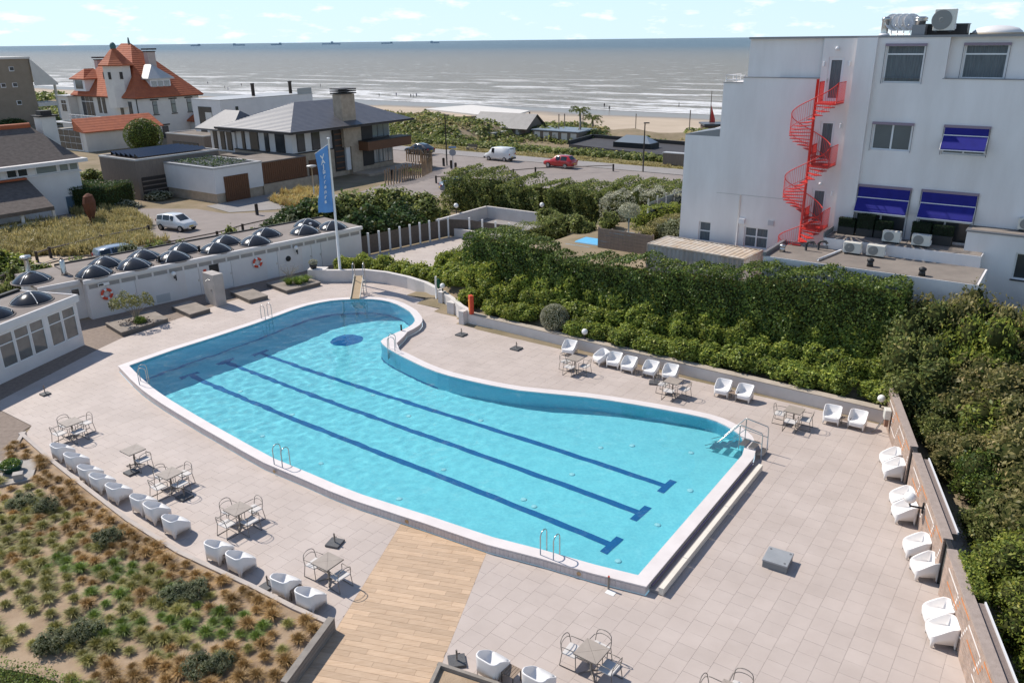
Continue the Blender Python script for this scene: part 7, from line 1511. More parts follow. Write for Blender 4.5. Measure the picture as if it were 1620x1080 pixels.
hedge([SW(-33.5, 60.5), SW(-30.5, 61.5), SW(-26, 64), SW(-21, 67)], 3.2, [0.2, 0.9, 1.5, 1.6], [3.4, 4.0, 4.1, 4.0], L_silver, 'pale cream flowering hedge bank below the restaurant terrace', dens=95, leaf=0.14, amp=0.45, group=gH)
hedge([SW(-36.0, 43.5), SW(-35.6, 49), SW(-34.5, 56)], 1.3, [0, 0.2, 0.4], [1.9, 2.2, 2.6], L_far, 'ivy-covered garden wall running from the clipped hedge to the pale bank', dens=110, leaf=0.13, amp=0.2, group=gH)
for x, y, z, r, hh in ((925, 372, 1.6, 1.2, 1.7), (900, 366, 1.2, 1.3, 1.9), (870, 358, 0.6, 1.4, 2.0), (1000, 392, 2.1, 0.8, 1.1), (862, 408, 1.0, 0.95, 1.6), (880, 378, 1.0, 1.0, 1.7), (838, 398, 0.7, 1.1, 1.8), (964, 362, 2.0, 0.9, 1.5)): shrub('far', G(x, y, z), r, hh, L_far, 'round green garden bush beside the blue trampolines', 'garden bushes')
t_ = thing('standard_tree', 'small silver-leaved standard tree with bare stem in the garden', 'tree', G(994, 372, 2.1)); q = MB(); q.tube([(0, 0, 0), (0, 0, 1.5)], 0.06, 6); q.build('trunk', m_conc, t_, world=False); d_ = sph(1100); link_mesh('crown', quads_mesh('crown', leaves(d_*np.array([0.85, 0.85, 0.6])*rng.uniform(0.6, 1, (1100, 1))+np.array([0, 0, 1.9]), d_, 0.14)), L_silver, t_)
m_tramp = mat('blue_tarpaulin', (0.10, 0.38, 0.62), 0.6, (0.13, 0.44, 0.68), 2)
for x, y, lab in ((938, 388, 'light blue covered sandpit beside the weathered plank fence'), (905, 399, 'light blue covered sandpit closest to the clipped hedge'), (985, 377, 'light blue covered sandpit under the silver standard tree')):
    p = G(x, y, 2.0); t_ = thing('sandpit', lab, 'sandpit', p, ru, 'blue covered sandpits in the garden'); q = MB(); q.rbox(-1.1, 1.1, -0.8, 0.8, 0, 0.35, 0.08); q.build('cover', m_tramp, t_, world=False); q = MB(); q.box(-1.15, 1.15, -0.85, 0.85, -0.6, 0.0); q.build('box', m_gwood, t_, world=False)
pf = thing('plank_fence', 'weathered grey plank fence between the garden and the container', 'fence', G(948, 402, 2.0)); a, b_ = G(946, 398, 2.0), G(1030, 412, 2.0); FM = frame(a, b_-a); Lf = (b_-a).length
for k in range(7): q = MB(); q.box(0, Lf, -0.03, 0.03, 0.1+k*0.23, 0.31+k*0.23, FM); q.build('plank', m_gwood, pf)
for k in range(5): q = MB(); q.box(Lf*k/4-0.06, Lf*k/4+0.06, 0.031, 0.13, -0.6, 1.75, FM); q.build('post', m_gwood, pf)
hedge([G(1008, 362, 2.2), G(1040, 352, 2.4), G(1072, 346, 2.5)], 1.4, [2.0]*3, [3.5, 3.7, 3.8], L_green, 'bright green clipped hedge below the restaurant terrace', dens=130, leaf=0.13, amp=0.14, group=gH)
hedge([G(1012, 388, 2.2), G(1045, 372, 2.4), G(1076, 360, 2.5)], 1.0, [2.0]*3, [3.3, 3.5, 3.6], L_olive, 'brown-green hedge on the garden wall beside the hotel', dens=130, leaf=0.13, amp=0.14, group=gH)
for x, y, lab in ((1062, 378, 'loose grey-leaved bush at the hotel corner'), (1054, 318, 'dark pointed bush on the restaurant terrace')): shrub('far', G(x, y, 2.4), 1.2, 1.7, L_greyg, lab, 'garden bushes')
# restaurant terrace with tables
tr = thing('restaurant_terrace', 'raised timber terrace with white posts next to the hotel', 'terrace', SW(-25, 58)); TMx = frame(SW(-27.5, 57.0), V); q = MB(); q.box(0, 12, -9, 0, 1.0, 2.9, TMx); q.build('platform', m_gwood, tr)
for k in range(8): q = MB(); q.tube([TMx @ Vector((k*1.6, -0.05, 2.9)), TMx @ Vector((k*1.6, -0.05, 4.3))], 0.07, 6); q.build('post', m_wpaint, tr)
q = MB(); q.box(0, 11.4, -0.06, -0.04, 3.0, 4.0, TMx); q.build('glass_screen', m_mirror, tr)
for k, (x, y, lab, mm) in enumerate(((4.0, -2.0, 'brown wooden terrace table with benches nearest the pale bank', m_wood), (7.0, -3.5, 'brown wooden terrace table with benches closest to the hotel', m_wood), (9.5, -1.8, 'round white terrace table at the seaward end', m_wpaint))):
    t_ = thing('terrace_table', lab, 'table', TMx @ Vector((x, y, 2.9)), rotz_of(V), 'tables on the restaurant terrace'); q = MB()
    if mm is m_wood: q.box(-1.2, 1.2, -0.45, 0.45, 0.7, 0.76)
    else: q.lathe([(0.9, 0.72), (0.9, 0.76)], 18)
    q.build('top', mm, t_, world=False); q = MB(); q.box(-0.9, 0.9, -0.06, 0.06, 0, 0.699); q.build('trestle', m_gwood, t_, world=False)
    if mm is m_wood:
        for sy in (-0.75, 0.75): q = MB(); q.box(-1.2, 1.2, sy-0.15, sy+0.15, 0.4, 0.45); q.build('bench', mm, t_, world=False)
# house gardens on the left
hedge([SW(-87.5, 41.0), SW(-81.5, 44.6)], 5.0, [-0.05]*2, [2.5, 2.5], L_dark, 'big square dark clipped hedge beside the thatched house', dens=85, leaf=0.15, amp=0.1, group='garden hedges of the houses')
shrub('ball', gz(G(231, 240)), 2.9, 5.2, L_ivy, 'large round clipped bush in front of the villa', None, 'ball_bush', 'bush')
for x, y, r, hh, m_, lab in ((15, 432, 2.0, 2.0, L_green, 'bright green rounded bush at the corner of the thatched house garden'), (38, 440, 1.6, 1.2, L_ivy, 'low dark bush next to the bright green rounded bush'), (158, 284, 2.2, 1.6, L_far, 'loose bush between the annex and the clad box'), (195, 330, 1.7, 1.2, L_silver, 'pale shrub beside the sculpture garden'), (253, 315, 1.6, 1.3, L_silver, 'pale flowering shrub under the clad box'), (20, 205, 3.2, 3.0, L_dark, 'dark bush below the apartment block'), (655, 275, 1.6, 1.0, L_green, 'low green bush at the end of the stake fence'), (722, 278, 0.9, 1.3, L_olive, 'spiky bush at the road sign')):
    shrub('far', gz(G(x, y)), r, hh, m_, lab, 'bushes in the gardens and along the street')
p = gz(G(148, 358)); t_ = thing('sculpture', 'rust-brown upright garden sculpture in the marram grass', 'sculpture', p); q = MB(); q.lathe([(0.35, 0.3), (0.45, 0.9), (0.85, 1.6), (0.95, 2.3), (0.7, 2.9), (0.2, 3.1)], 9, Matrix.Scale(0.45, 4, (1, 0, 0)), smooth=False); q.build('figure', mat('corten', (0.17, 0.06, 0.03), 0.85, (0.11, 0.04, 0.02), 3, 0.4, 8), t_, world=False); q = MB(); q.box(-0.9, 0.9, -0.6, 0.6, 0, 0.3); q.build('base', mat('corten_base', (0.2, 0.07, 0.035), 0.85), t_, world=False)
# stake fence of the modern house
sf = thing('stake_fence', 'rustic fence of upright split stakes round the modern house garden', 'fence', G(600, 300)); st_p = [G(610, 294), G(640, 288), G(668, 280), G(683, 272), G(683, 265), G(665, 258), G(640, 255)]; k = 0
me_s = None
for a, b_ in zip(st_p, st_p[1:]):
    n_ = max(1, int((b_-a).length/0.42))
    for i in range(n_):
        p = a.lerp(b_, i/n_)
        if me_s is None: q = MB(); q.tube([(0, 0, 0), (0.02, 0, 1.0), (0, 0.02, 2.0)], [0.1, 0.09, 0.06], 6); me_s = q.mesh('stake')
        o = link_mesh('stake', me_s, mat('chestnut_stake', (0.33, 0.235, 0.155), 0.85, (0.26, 0.18, 0.115), 3), sf); o.location = p-sf.location; o.scale = (1, 1, random.uniform(0.8, 1.1)); o.rotation_euler = (random.uniform(-0.05, 0.05), random.uniform(-0.05, 0.05), k); k += 1
def rail_fence(pts, label, h=0.9, name='rail_fence'):
    t_ = thing(name, label, 'fence', pts[0], 0, 'timber rail fences along the paths')
    for a, b_ in zip(pts, pts[1:]): q = MB(); q.tube([a+Vector((0, 0, h*0.85)), b_+Vector((0, 0, h*0.85))], 0.06, 6); q.build('rail', m_gwood, t_)
    for p in pts: q = MB(); q.tube([p, p+Vector((0, 0, h))], 0.12, 7); q.build('post', m_dkf, t_)
rail_fence([G(60, 415), G(81, 408), G(162, 388), G(237, 372)], 'timber rail fence between the marram grass and the sand path'); rail_fence([G(-5, 455), G(12, 448), G(100, 425), G(270, 395), G(345, 380), G(385, 368), G(440, 355)], 'timber rail fence along the brick path behind the bathhouse', 0.8)
rail_fence([G(690, 290), G(783, 283), G(812, 279), G(847, 276), G(970, 271)], 'timber rail fence along the road above the far hedge', 0.9)
for x, y, lab in ((702, 263, 'dark wooden bollard left of the road sign'), (714, 267, 'dark wooden bollard right of the tall lamp post'), (721, 271, 'dark wooden bollard under the road sign'), (407, 340, 'dark wooden bollard at the driveway of the modern house'), (621, 283, 'dark litter bin beside the stake fence')):
    p = G(x, y); t_ = thing('wooden_bollard', lab, 'bollard', p); q = MB(); q.tube([(0, 0, 0), (0, 0, 1.05)], 0.17, 8); q.build('post', m_dkf, t_, world=False); q = MB(); q.lathe([(0.18, 1.05), (0.1, 1.12)], 8); q.build('cap', m_dkf, t_, world=False)
for x, y, hh, lab in ((707, 262, 6.6, 'tall dark street lamp beside the road sign'), (1017, 272, 6.0, 'tall dark street lamp in front of the black-roofed beach pavilion')):
    p = G(x, y); t_ = thing('street_lamp', lab, 'street lamp', p); q = MB(); q.tube([(0, 0, 0), (0, 0, hh)], [0.11, 0.07], 7); q.build('pole', m_dkf, t_, world=False); q = MB(); q.rbox(-0.15, 0.55, -0.13, 0.13, hh, hh+0.14, 0.03); q.build('head', m_dkf, t_, world=False)
p = G(498, 318); t_ = thing('street_lamp', 'short lamp post with a disc shade beside the flag', 'street lamp', p); q = MB(); q.tube([(0, 0, 0), (0, 0, 3.6)], 0.06, 6); q.build('pole', m_steel, t_, world=False); q = MB(); q.lathe([(0.05, 3.5), (0.55, 3.7), (0.5, 3.78), (0.1, 3.85)], 14); q.build('shade', m_zn, t_, world=False)
p = G(717, 268); t_ = thing('road_sign', 'round road sign on a post at the street corner', 'sign', p); q = MB(); q.tube([(0, 0, 0), (0, 0, 2.6)], 0.04, 6); q.build('post', m_steel, t_, world=False); q = MB(); q.lathe([(0.45, -0.02), (0.45, 0.02)], 16, Matrix.Translation((0, -0.06, 2.2)) @ Matrix.Rotation(math.pi/2, 4, 'X'), smooth=False); q.build('disc', mat('sign_grey', (0.3, 0.3, 0.32), 0.5), t_, world=False); q = MB(); q.box(-0.5, 0.5, -0.04, -0.02, 2.75, 3.0); q.build('street_name_plate', mat('plate_blue', (0.2, 0.3, 0.45), 0.5), t_, world=False)
# planting strip behind the bathhouse
for i in range(26):
    t0 = i/25; x = -6+t0*528; y = 462-t0*92+6*math.sin(i*1.7); 
    p = G(x, y, 0); p = BM @ Vector((-4.5+t0*24.5, 6.9+(i % 2)*1.7+0.3*math.sin(i*2.1), -0.03)); shrub('far', p, random.uniform(0.9, 1.3), random.uniform(2.5, 3.1) if i % 2 == 0 else random.uniform(1.7, 2.3), rs_.choice((L_far, L_greyg, L_far)), 'straggly shrub in the strip behind the bathhouse roof', 'shrubs behind the bathhouse')
# marram and golden grass masses
def grass_field(name, poly, n, r, h, w, m, label, zoff=0.0, nb=26):
    xs = [p.x for p in poly]; ys = [p.y for p in poly]; arr = []; c = 0
    while c < n:
        p = Vector((rs_.uniform(min(xs), max(xs)), rs_.uniform(min(ys), max(ys)), 0))
        if not inside(p, poly): continue
        c += 1; v = blades(nb, r*rs_.uniform(0.7, 1.3), h*rs_.uniform(0.6, 1.3)*(0.7+0.6*(fbm((p.x*0.25, p.y*0.25, 3))+0.5)), w); arr.append(v+np.array([p.x, p.y, zterr(p)]))
    o = link_mesh(name, quads_mesh(name, np.concatenate(arr)), m); return tag(o, label, 'grass', kind='stuff')
mf = [SW(-80, 31), SW(-78.5, 40), SW(-76, 42.5), SW(-71.5, 41.5), SW(-67.5, 38.5), SW(-63.5, 38), SW(-63, 33), SW(-69, 29), SW(-72, 24), SW(-76, 26)]
grass_field('marram_grass', mf, 1500, 0.55, 0.95, 0.03, L_marram, 'tall wind-blown marram grass in front of the thatched house'); grass_field('marram_grass', [SW(-84, 40), SW(-82, 45), SW(-77, 43.5), SW(-78.5, 40)], 260, 0.5, 0.9, 0.03, L_marram, 'marram grass at the foot of the square hedge')
grass_field('golden_grass', [G(428, 318), G(470, 305), G(510, 305), G(505, 322), G(460, 330)], 320, 0.55, 1.0, 0.03, L_gold, 'golden ornamental grass in front of the modern house')
grass_field('verge_grass', [SW(-100, 99.2), SW(-22, 99.2), SW(-22, 102.5), SW(-100, 102.5)], 1100, 0.5, 0.3, 0.03, L_marram, 'dry grass on the verge beyond the parking strip', nb=14)
# ------------------------------------------------------------------ vehicles
m_tyre = mat('tyre_rubber', (0.02, 0.02, 0.02), 0.8); m_rimw = mat('alloy_rim', (0.45, 0.45, 0.46), 0.35, metal=0.7); m_cglass = mat('car_glass', (0.02, 0.024, 0.028), 0.05, spec=0.7); m_lampw = mat('lamp_clear', (0.7, 0.7, 0.68), 0.15); m_lampr = mat('lamp_red', (0.35, 0.02, 0.015), 0.2)
def lerp(a, b_, t): return a+(b_-a)*t
def vehicle(name, label, cat, p, rz, st, paint, L, W, wb, wr, cabin, shield, rear, bumper=None):
    """st: stations (x, z_bottom, z_belt, z_top, half width, half width at top)"""
    t_ = thing(name, label, cat, p, rz, 'vehicles parked along the streets'); m_ = mat('paint_'+label.split()[0]+'_'+name, paint, 0.3, coat=0.8, spec=0.5)
    rings = []
    for x, zb, zt, zr, hw, hr in st: rings.append([Vector((x, -hw*0.9, zb)), Vector((x, -hw, zb+0.22)), Vector((x, -hw*0.985, zt)), Vector((x, -hr, zr-0.04)), Vector((x, -hr*0.86, zr)), Vector((x, hr*0.86, zr)), Vector((x, hr, zr-0.04)), Vector((x, hw*0.985, zt)), Vector((x, hw, zb+0.22)), Vector((x, hw*0.9, zb))])
    n = len(rings[0]); vs = [v for r in rings for v in r]; fs = []
    for i in range(len(rings)-1):
        for k in range(n): fs.append((i*n+k, i*n+(k+1) % n, (i+1)*n+(k+1) % n, (i+1)*n+k))
    fs += [tuple(range(n)), tuple(range(len(vs)-1, len(vs)-n-1, -1))]; q = MB(); q.add(vs, fs, True); o = q.build('body', m_, t_, world=False)
    bm = bmesh.new(); bm.from_mesh(o.data); bmesh.ops.recalc_face_normals(bm, faces=bm.faces[:]); bm.to_mesh(o.data); bm.free()
    def panel(nm, a, b_, c, d, k=0.10, off_=0.012, mm=m_cglass):
        ce = (a+b_+c+d)/4; nn = (b_-a).cross(d-a).normalized()
        if nn.dot(ce-Vector((0, 0, 0.7))) < 0: nn = -nn
        pts = [v+(ce-v)*k+nn*off_ for v in (a, b_, c, d)]; w = MB(); w.add(pts, [(0, 1, 2, 3)]); w.build(nm, mm, t_, world=False)
    for i in cabin:
        for a, b_ in ((2, 3), (7, 6)): panel('side_window', rings[i][a], rings[i+1][a], rings[i+1][b_], rings[i][b_], 0.13)
    panel('windscreen', rings[shield][4], rings[shield][5], rings[shield+1][5], rings[shield+1][4], 0.06)
    if rear is not None: panel('rear_window', rings[rear][4], rings[rear][5], rings[rear+1][5], rings[rear+1][4], 0.10)
    wm = MB(); wm.lathe([(wr*0.55, -0.10), (wr*0.97, -0.105), (wr, -0.08), (wr, 0.08), (wr*0.97, 0.105), (wr*0.55, 0.10)], 18, Matrix.Rotation(math.pi/2, 4, 'X')); wme = wm.mesh('tyre'); rm = MB(); rm.lathe([(wr*0.62, -0.112), (wr*0.62, 0.112)], 12, Matrix.Rotation(math.pi/2, 4, 'X'), smooth=False); rme = rm.mesh('rim')
    for x in (wb/2, -wb/2):
        for y in (-W/2+0.08, W/2-0.08): w = link_mesh('wheel', wme, m_tyre, t_); w.location = (x, y, wr); r = link_mesh('rim', rme, m_rimw, w)
    xf, xr = st[-1][0], st[0][0]
    for y in (-W*0.36, W*0.36):
        w = MB(); w.cbox((xf-0.04, y, st[-1][2]-0.08), 0.12, W*0.2, 0.13); w.build('headlight', m_lampw, t_, world=False); w = MB(); w.cbox((xr+0.03, y*1.1, st[0][2]-0.02), 0.1, W*0.14, 0.2); w.build('tail_light', m_lampr, t_, world=False)
    w = MB(); w.cbox((xr-0.012, 0, 0.62), 0.03, 0.5, 0.11); w.build('number_plate', mat('plate_yellow', (0.65, 0.45, 0.06), 0.5), t_, world=False); w = MB(); w.cbox((xf+0.01, 0, 0.48), 0.03, 0.5, 0.11); w.build('number_plate', MATS['plate_yellow'], t_, world=False)
    if bumper:
        for x in (xr+0.05, xf-0.05): w = MB(); w.cbox((x, 0, 0.42), 0.2, W*0.96, 0.22); w.build('bumper', m_dkf, t_, world=False)
    for sy in (-1, 1): w = MB(); w.cbox((st[shield][0]-0.25, sy*(W/2+0.07), st[shield][2]+0.08), 0.12, 0.16, 0.12); w.build('mirror', m_, t_, world=False)
suv = [(-2.22, 0.38, 0.95, 1.0, 0.82, 0.70), (-2.05, 0.32, 1.0, 1.12, 0.90, 0.76), (-1.55, 0.30, 1.02, 1.60, 0.92, 0.62), (-0.5, 0.30, 1.02, 1.66, 0.93, 0.64), (0.25, 0.30, 1.0, 1.62, 0.93, 0.64), (1.05, 0.30, 0.98, 1.06, 0.92, 0.74), (1.9, 0.32, 0.86, 0.95, 0.88, 0.72), (2.2, 0.38, 0.66, 0.74, 0.78, 0.66)]
vehicle('parked_suv', 'red sports utility car parked on the boulevard strip', 'car', G(886, 265), rotz_of(-U), suv, (0.42, 0.012, 0.012), 4.45, 1.86, 2.65, 0.35, (2, 3), 4, 1)
coupe = [(-2.35, 0.38, 0.92, 1.02, 0.84, 0.72), (-2.1, 0.32, 0.98, 1.12, 0.93, 0.78), (-1.2, 0.30, 1.0, 1.52, 0.95, 0.66), (-0.3, 0.30, 1.0, 1.66, 0.96, 0.64), (0.35, 0.30, 1.0, 1.62, 0.96, 0.64), (1.15, 0.30, 0.98, 1.05, 0.95, 0.76), (2.0, 0.32, 0.86, 0.95, 0.9, 0.74), (2.35, 0.38, 0.66, 0.74, 0.8, 0.66)]
vehicle('parked_suv', 'black coupe-backed car parked on the boulevard strip', 'car', G(664, 244), rotz_of(-U), coupe, (0.006, 0.008, 0.014), 4.7, 1.9, 2.8, 0.36, (2, 3), 4, 1)
van = [(-2.15, 0.36, 1.05, 1.70, 0.84, 0.74), (-2.1, 0.30, 1.08, 1.85, 0.86, 0.76), (-0.9, 0.30, 1.08, 1.90, 0.87, 0.77), (0.35, 0.30, 1.06, 1.90, 0.87, 0.76), (0.9, 0.30, 1.04, 1.84, 0.87, 0.74), (1.55, 0.30, 1.02, 1.12, 0.86, 0.72), (2.05, 0.32, 0.84, 0.96, 0.82, 0.68), (2.25, 0.38, 0.62, 0.72, 0.74, 0.62)]
vehicle('delivery_van', 'plain white delivery van parked on the boulevard strip', 'van', G(791, 254), rotz_of(-U), van, (0.74, 0.74, 0.73), 4.4, 1.74, 2.72, 0.32, (3,), 4, 0, True)
hatch = [(-1.75, 0.34, 0.92, 1.15, 0.74, 0.62), (-1.65, 0.28, 0.96, 1.38, 0.79, 0.62), (-0.9, 0.27, 0.96, 1.48, 0.81, 0.62), (0.0, 0.27, 0.94, 1.48, 0.81, 0.61), (0.45, 0.27, 0.92, 1.42, 0.81, 0.6), (1.1, 0.27, 0.88, 0.96, 0.80, 0.66), (1.6, 0.3, 0.74, 0.84, 0.76, 0.62), (1.78, 0.36, 0.56, 0.66, 0.68, 0.56)]
vehicle('parked_hatchback', 'small white hatchback parked beside the marram grass', 'car', G(281, 363), rotz_of(AZ(115)), hatch, (0.72, 0.72, 0.71), 3.54, 1.64, 2.4, 0.3, (1, 2, 3), 4, 0)
vehicle('parked_hatchback', 'blue-grey car half hidden behind the shrubs along the brick path', 'car', G(196, 415), rotz_of(AZ(45)), [tuple(v*(1.12 if i in (0,) else 1) for i, v in enumerate(s)) for s in hatch], (0.22, 0.27, 0.34), 3.9, 1.7, 2.5, 0.31, (1, 2, 3), 4, 0)
vehicle('parked_suv', 'grey-blue car half hidden behind the far hedge at the street corner', 'car', G(728, 303), rotz_of(AZ(75)), coupe, (0.16, 0.19, 0.23), 4.7, 1.9, 2.8, 0.36, (2, 3), 4, 1)
# ------------------------------------------------------------------ dunes: scrub, grass, stakes
def scrub(name, w0, w1, s0, s1, n, hmin, hmax, leaf, m, label, thr, seed, kk=13):
    arr = []; c = 0; tries = 0
    while c < n and tries < n*8:
        tries += 1; s = rs_.uniform(s0, s1); w = rs_.uniform(w0, w1); p = SW(s, w)
        if abs(math.atan2(p.x, p.y)) > 0.72: continue
        if fbm((s*0.05, w*0.09, seed)) < thr+rs_.uniform(-0.08, 0.08): continue
        x_, y_ = pix((p.x, p.y, zterr(p)))
        if 960 < x_ < 1085 and 196 < y_ < 222: continue                 # bare sand face behind the black-roofed pavilion
        if any(inside(p, b_) for b_ in clear): continue
        c += 1; r = rs_.uniform(0.5, 1.25); h_ = rs_.uniform(hmin, hmax); d = sph(kk); d[:, 2] = np.abs(d[:, 2]); q = d*np.array([r, r, h_])*rng.uniform(0.7, 1.05, (kk, 1)); arr.append(leaves(q+np.array([p.x, p.y, zterr(p)]), d+np.array([0, 0, 0.4]), leaf, 0.5, 0.75))
    o = link_mesh(name, quads_mesh(name, np.concatenate(arr)), m); return tag(o, label, 'scrub', kind='stuff')
clear = [[SW(-82, 110), SW(-63, 110), SW(-63, 121), SW(-82, 121)], [SW(-66, 103.5), SW(-28, 103.5), SW(-28, 128), SW(-66, 128)][:0] or [SW(-60, 107), SW(-28, 107), SW(-28, 121), SW(-60, 121)]]
scrub('dune_scrub', 103.2, 107, -150, -22, 2600, 0.5, 1.1, 0.42, L_far, 'green and brown scrub hedge along the seaward verge', -0.9, 2)
scrub('dune_scrub', 107, 150, -190, 10, 6800, 0.4, 1.1, 0.55, L_far, 'dull green scrub covering the dunes', -0.12, 4); scrub('dune_scrub', 106, 156, -190, 10, 3600, 0.3, 0.8, 0.5, L_olive, 'olive-brown scrub patches on the dunes', -0.02, 9)
scrub('dune_scrub', 104, 168, -190, 20, 3000, 0.3, 0.6, 0.5, L_marram, 'pale marram grass on the dune crests', -0.05, 14); scrub('dune_scrub', 88, 150, -330, -150, 4200, 0.6, 1.6, 0.8, L_far, 'dune scrub behind the villa and the apartment block', -0.3, 21)
# beach huts and pavilions beyond the verge
m_hut = mat('hut_brown', (0.15, 0.10, 0.075), 0.85); m_grroof = mat('grey_ribbed_roof', (0.22, 0.21, 0.20), 0.6, (0.27, 0.255, 0.245), 1.0); m_blkroof = mat('black_bitumen', (0.045, 0.043, 0.047), 0.8, (0.06, 0.057, 0.06), 0.7)
def onz(px, py, z): return G(px, py, z)
t_ = thing('beach_barn', 'long grey-roofed beach barn with white and brown doors', 'building', onz(836, 222, -1.0)); Mx = frame(onz(750, 216.5, -1.0), U); Lb_ = (onz(836, 222, -1.0)-onz(750, 216.5, -1.0)).dot(U)
q = MB(); q.box(0, Lb_, 0, 5.5, -0.5, 2.1, Mx); q.build('wall', m_gwood, t_); q = MB(); q.add([(-0.5, -0.7, 2.0), (Lb_+0.4, -0.7, 2.0), (Lb_+0.4, 2.8, 4.4), (-0.5, 2.8, 4.4), (-0.5, 6.2, 2.0), (Lb_+0.4, 6.2, 2.0)], [(0,1,2,3),(3,2,5,4)], False, Mx); q.build('roof', m_grroof, t_); q = MB(); q.add([(Lb_+0.01, 0, 2.0), (Lb_+0.01, 5.5, 2.0), (Lb_+0.01, 2.8, 4.2)], [(0,1,2)], False, Mx); q.build('gable', m_gwood, t_)
for k in range(9): q = MB(); x = Lb_*(k+0.15)/9; q.box(x, x+Lb_/9*0.6, -0.05, -0.01, -0.3, 1.8, Mx); q.build('door', m_vw if k % 2 else m_hut, t_)
for x0, y0, x1, y1, dp, hh, m_r, lab in ((664, 219, 706, 221, 4, 2.2, m_zn, 'small flat-roofed hut with brown and white stripes near the black car'), (725, 221, 786, 224, 5, 1.5, m_vw, 'low white-roofed hut in front of the beach barn'), (843, 224, 905, 231, 6, 2.0, mat('blue_grey_roof', (0.20, 0.24, 0.28), 0.5), 'blue-grey flat-roofed hut beside the black-roofed pavilion')):
    a, b_ = onz(x0, y0, -1.0), onz(x1, y1, -1.0); t_ = thing('beach_hut', lab, 'hut', a, 0, 'beach huts beyond the verge'); Mx = frame(a, U); L_ = (b_-a).dot(U); q = MB(); q.box(0, L_, 0, dp, -0.5, hh, Mx); q.build('wall', m_gwood if hh > 1.6 else m_vw, t_); q = MB(); q.box(-0.2, L_+0.2, -0.3, dp+0.3, hh, hh+0.15, Mx); q.build('roof', m_r, t_)
    for k in range(5): q = MB(); x = L_*(k+0.2)/5; q.box(x, x+L_/8, -0.05, -0.01, 0, hh-0.2, Mx); q.build('panel', m_vw if hh > 1.6 else m_hut, t_)
c4_ = [onz(900, 228, 0.2), onz(1010, 241, 0.2), onz(1095, 249, 0.2), onz(1100, 231, 0.2), onz(937, 218, 0.2)]; t_ = thing('beach_pavilion', 'large flat black-roofed beach pavilion with a pyramid skylight', 'building', c4_[0]); pc_ = [(p.x, p.y) for p in c4_]
q = MB(); q.prism(pc_, -3.0, 0.2); q.build('roof', m_blkroof, t_); q = MB()
for a, b_ in zip(c4_[2:], c4_[3:]+c4_[:1]): d_ = b_-a; q.box(0, d_.length, -0.2, 0.2, 0.2, 0.75, frame(Vector((a.x, a.y, 0)), d_))
q.build('parapet', m_black, t_); sk = onz(1006, 233, 0.2); q = MB(); Mx = frame(sk, U); q.box(-3.2, 3.2, -1.5, 1.5, 0.0, 0.8, Mx); w = q.build('skylight', m_black, t_); q = MB(); q.add([(-3, -1.4, 0.8), (3, -1.4, 0.8), (3, 1.4, 0.8), (-3, 1.4, 0.8), (-1.7, 0, 1.8), (1.7, 0, 1.8)], [(0,1,5,4),(1,2,5),(2,3,4,5),(3,0,4)], False, Mx); q.build('skylight_glass', m_mirror, w)
tp_ = [onz(672, 172, -3.0), onz(800, 186, -3.0), onz(838, 175, -3.0), onz(745, 166, -3.0)]; t_ = thing('beach_canopy', 'broad flat white canopy on the beach', 'canopy', tp_[0]); q = MB(); q.prism([(p.x, p.y) for p in tp_], -3.4, -3.0); q.build('roof', m_vw, t_)
for p in tp_: q = MB(); q.tube([Vector((p.x, p.y, -7)), Vector((p.x, p.y, -3.4))], 0.2, 6); q.build('post', m_hut, t_)
for x, y, hh, lab in ((884, 210, 5.0, 'bare wooden pole left of the palms'), (922, 205, 5.5, 'bare wooden pole between the palms'), (893, 206, 4.0, 'short bare pole beside the palms'), (1006, 192, 6, 'single dark pole on the dune crest'), (1090, 212, 6, 'thin white pole beside the red beach banner')):
    p = onz(x, y, 0.5); t_ = thing('beach_pole', lab, 'pole', (p.x, p.y, zterr(p)), 0, 'poles on the dunes'); q = MB(); hh *= 0.7; q.tube([(0, 0, 0), (0, 0, hh)], 0.08, 6); q.build('pole', m_gwood, t_, world=False); q = MB(); q.lathe([(0.11, hh), (0.07, hh+0.12)], 6); q.build('cap', m_hut, t_, world=False)
L_palm = leaf_mat('palm_leaf', (0.07, 0.10, 0.03), (0.24, 0.26, 0.08))
for x, y, hh, lab in ((917, 213, 4.0, 'slim palm tree beside the blue-grey hut'), (937, 202, 2.4, 'short bushy palm tree on the dune crest')):
    p = onz(x, y, 0.3); t_ = thing('palm_tree', lab, 'tree', (p.x, p.y, zterr(p)), 0, 'palms on the dunes'); q = MB(); q.tube([(0, 0, 0), (0.1, 0, hh*0.5), (0, 0, hh)], [0.25, 0.2, 0.18], 7); q.build('trunk', m_conc, t_, world=False); P_ = []
    for k in range(18):
        a = k*2.4; e = 0.2+0.9*(k % 5)/5
        for j in range(12):
            r_ = 0.2+2.0*j/12; P_.append((r_*math.cos(a)*math.cos(e*0.7), r_*math.sin(a)*math.cos(e*0.7), hh+r_*math.sin(e)-0.28*r_*r_))
    P_ = np.array(P_); P_ = np.repeat(P_, 2, 0)+rng.normal(0, 0.08, (len(P_)*2, 3)); link_mesh('fronds', quads_mesh('fronds', leaves(P_, np.tile([0, 0, 1.0], (len(P_), 1)), 0.55, 0.6, 0.25)), L_palm, t_)
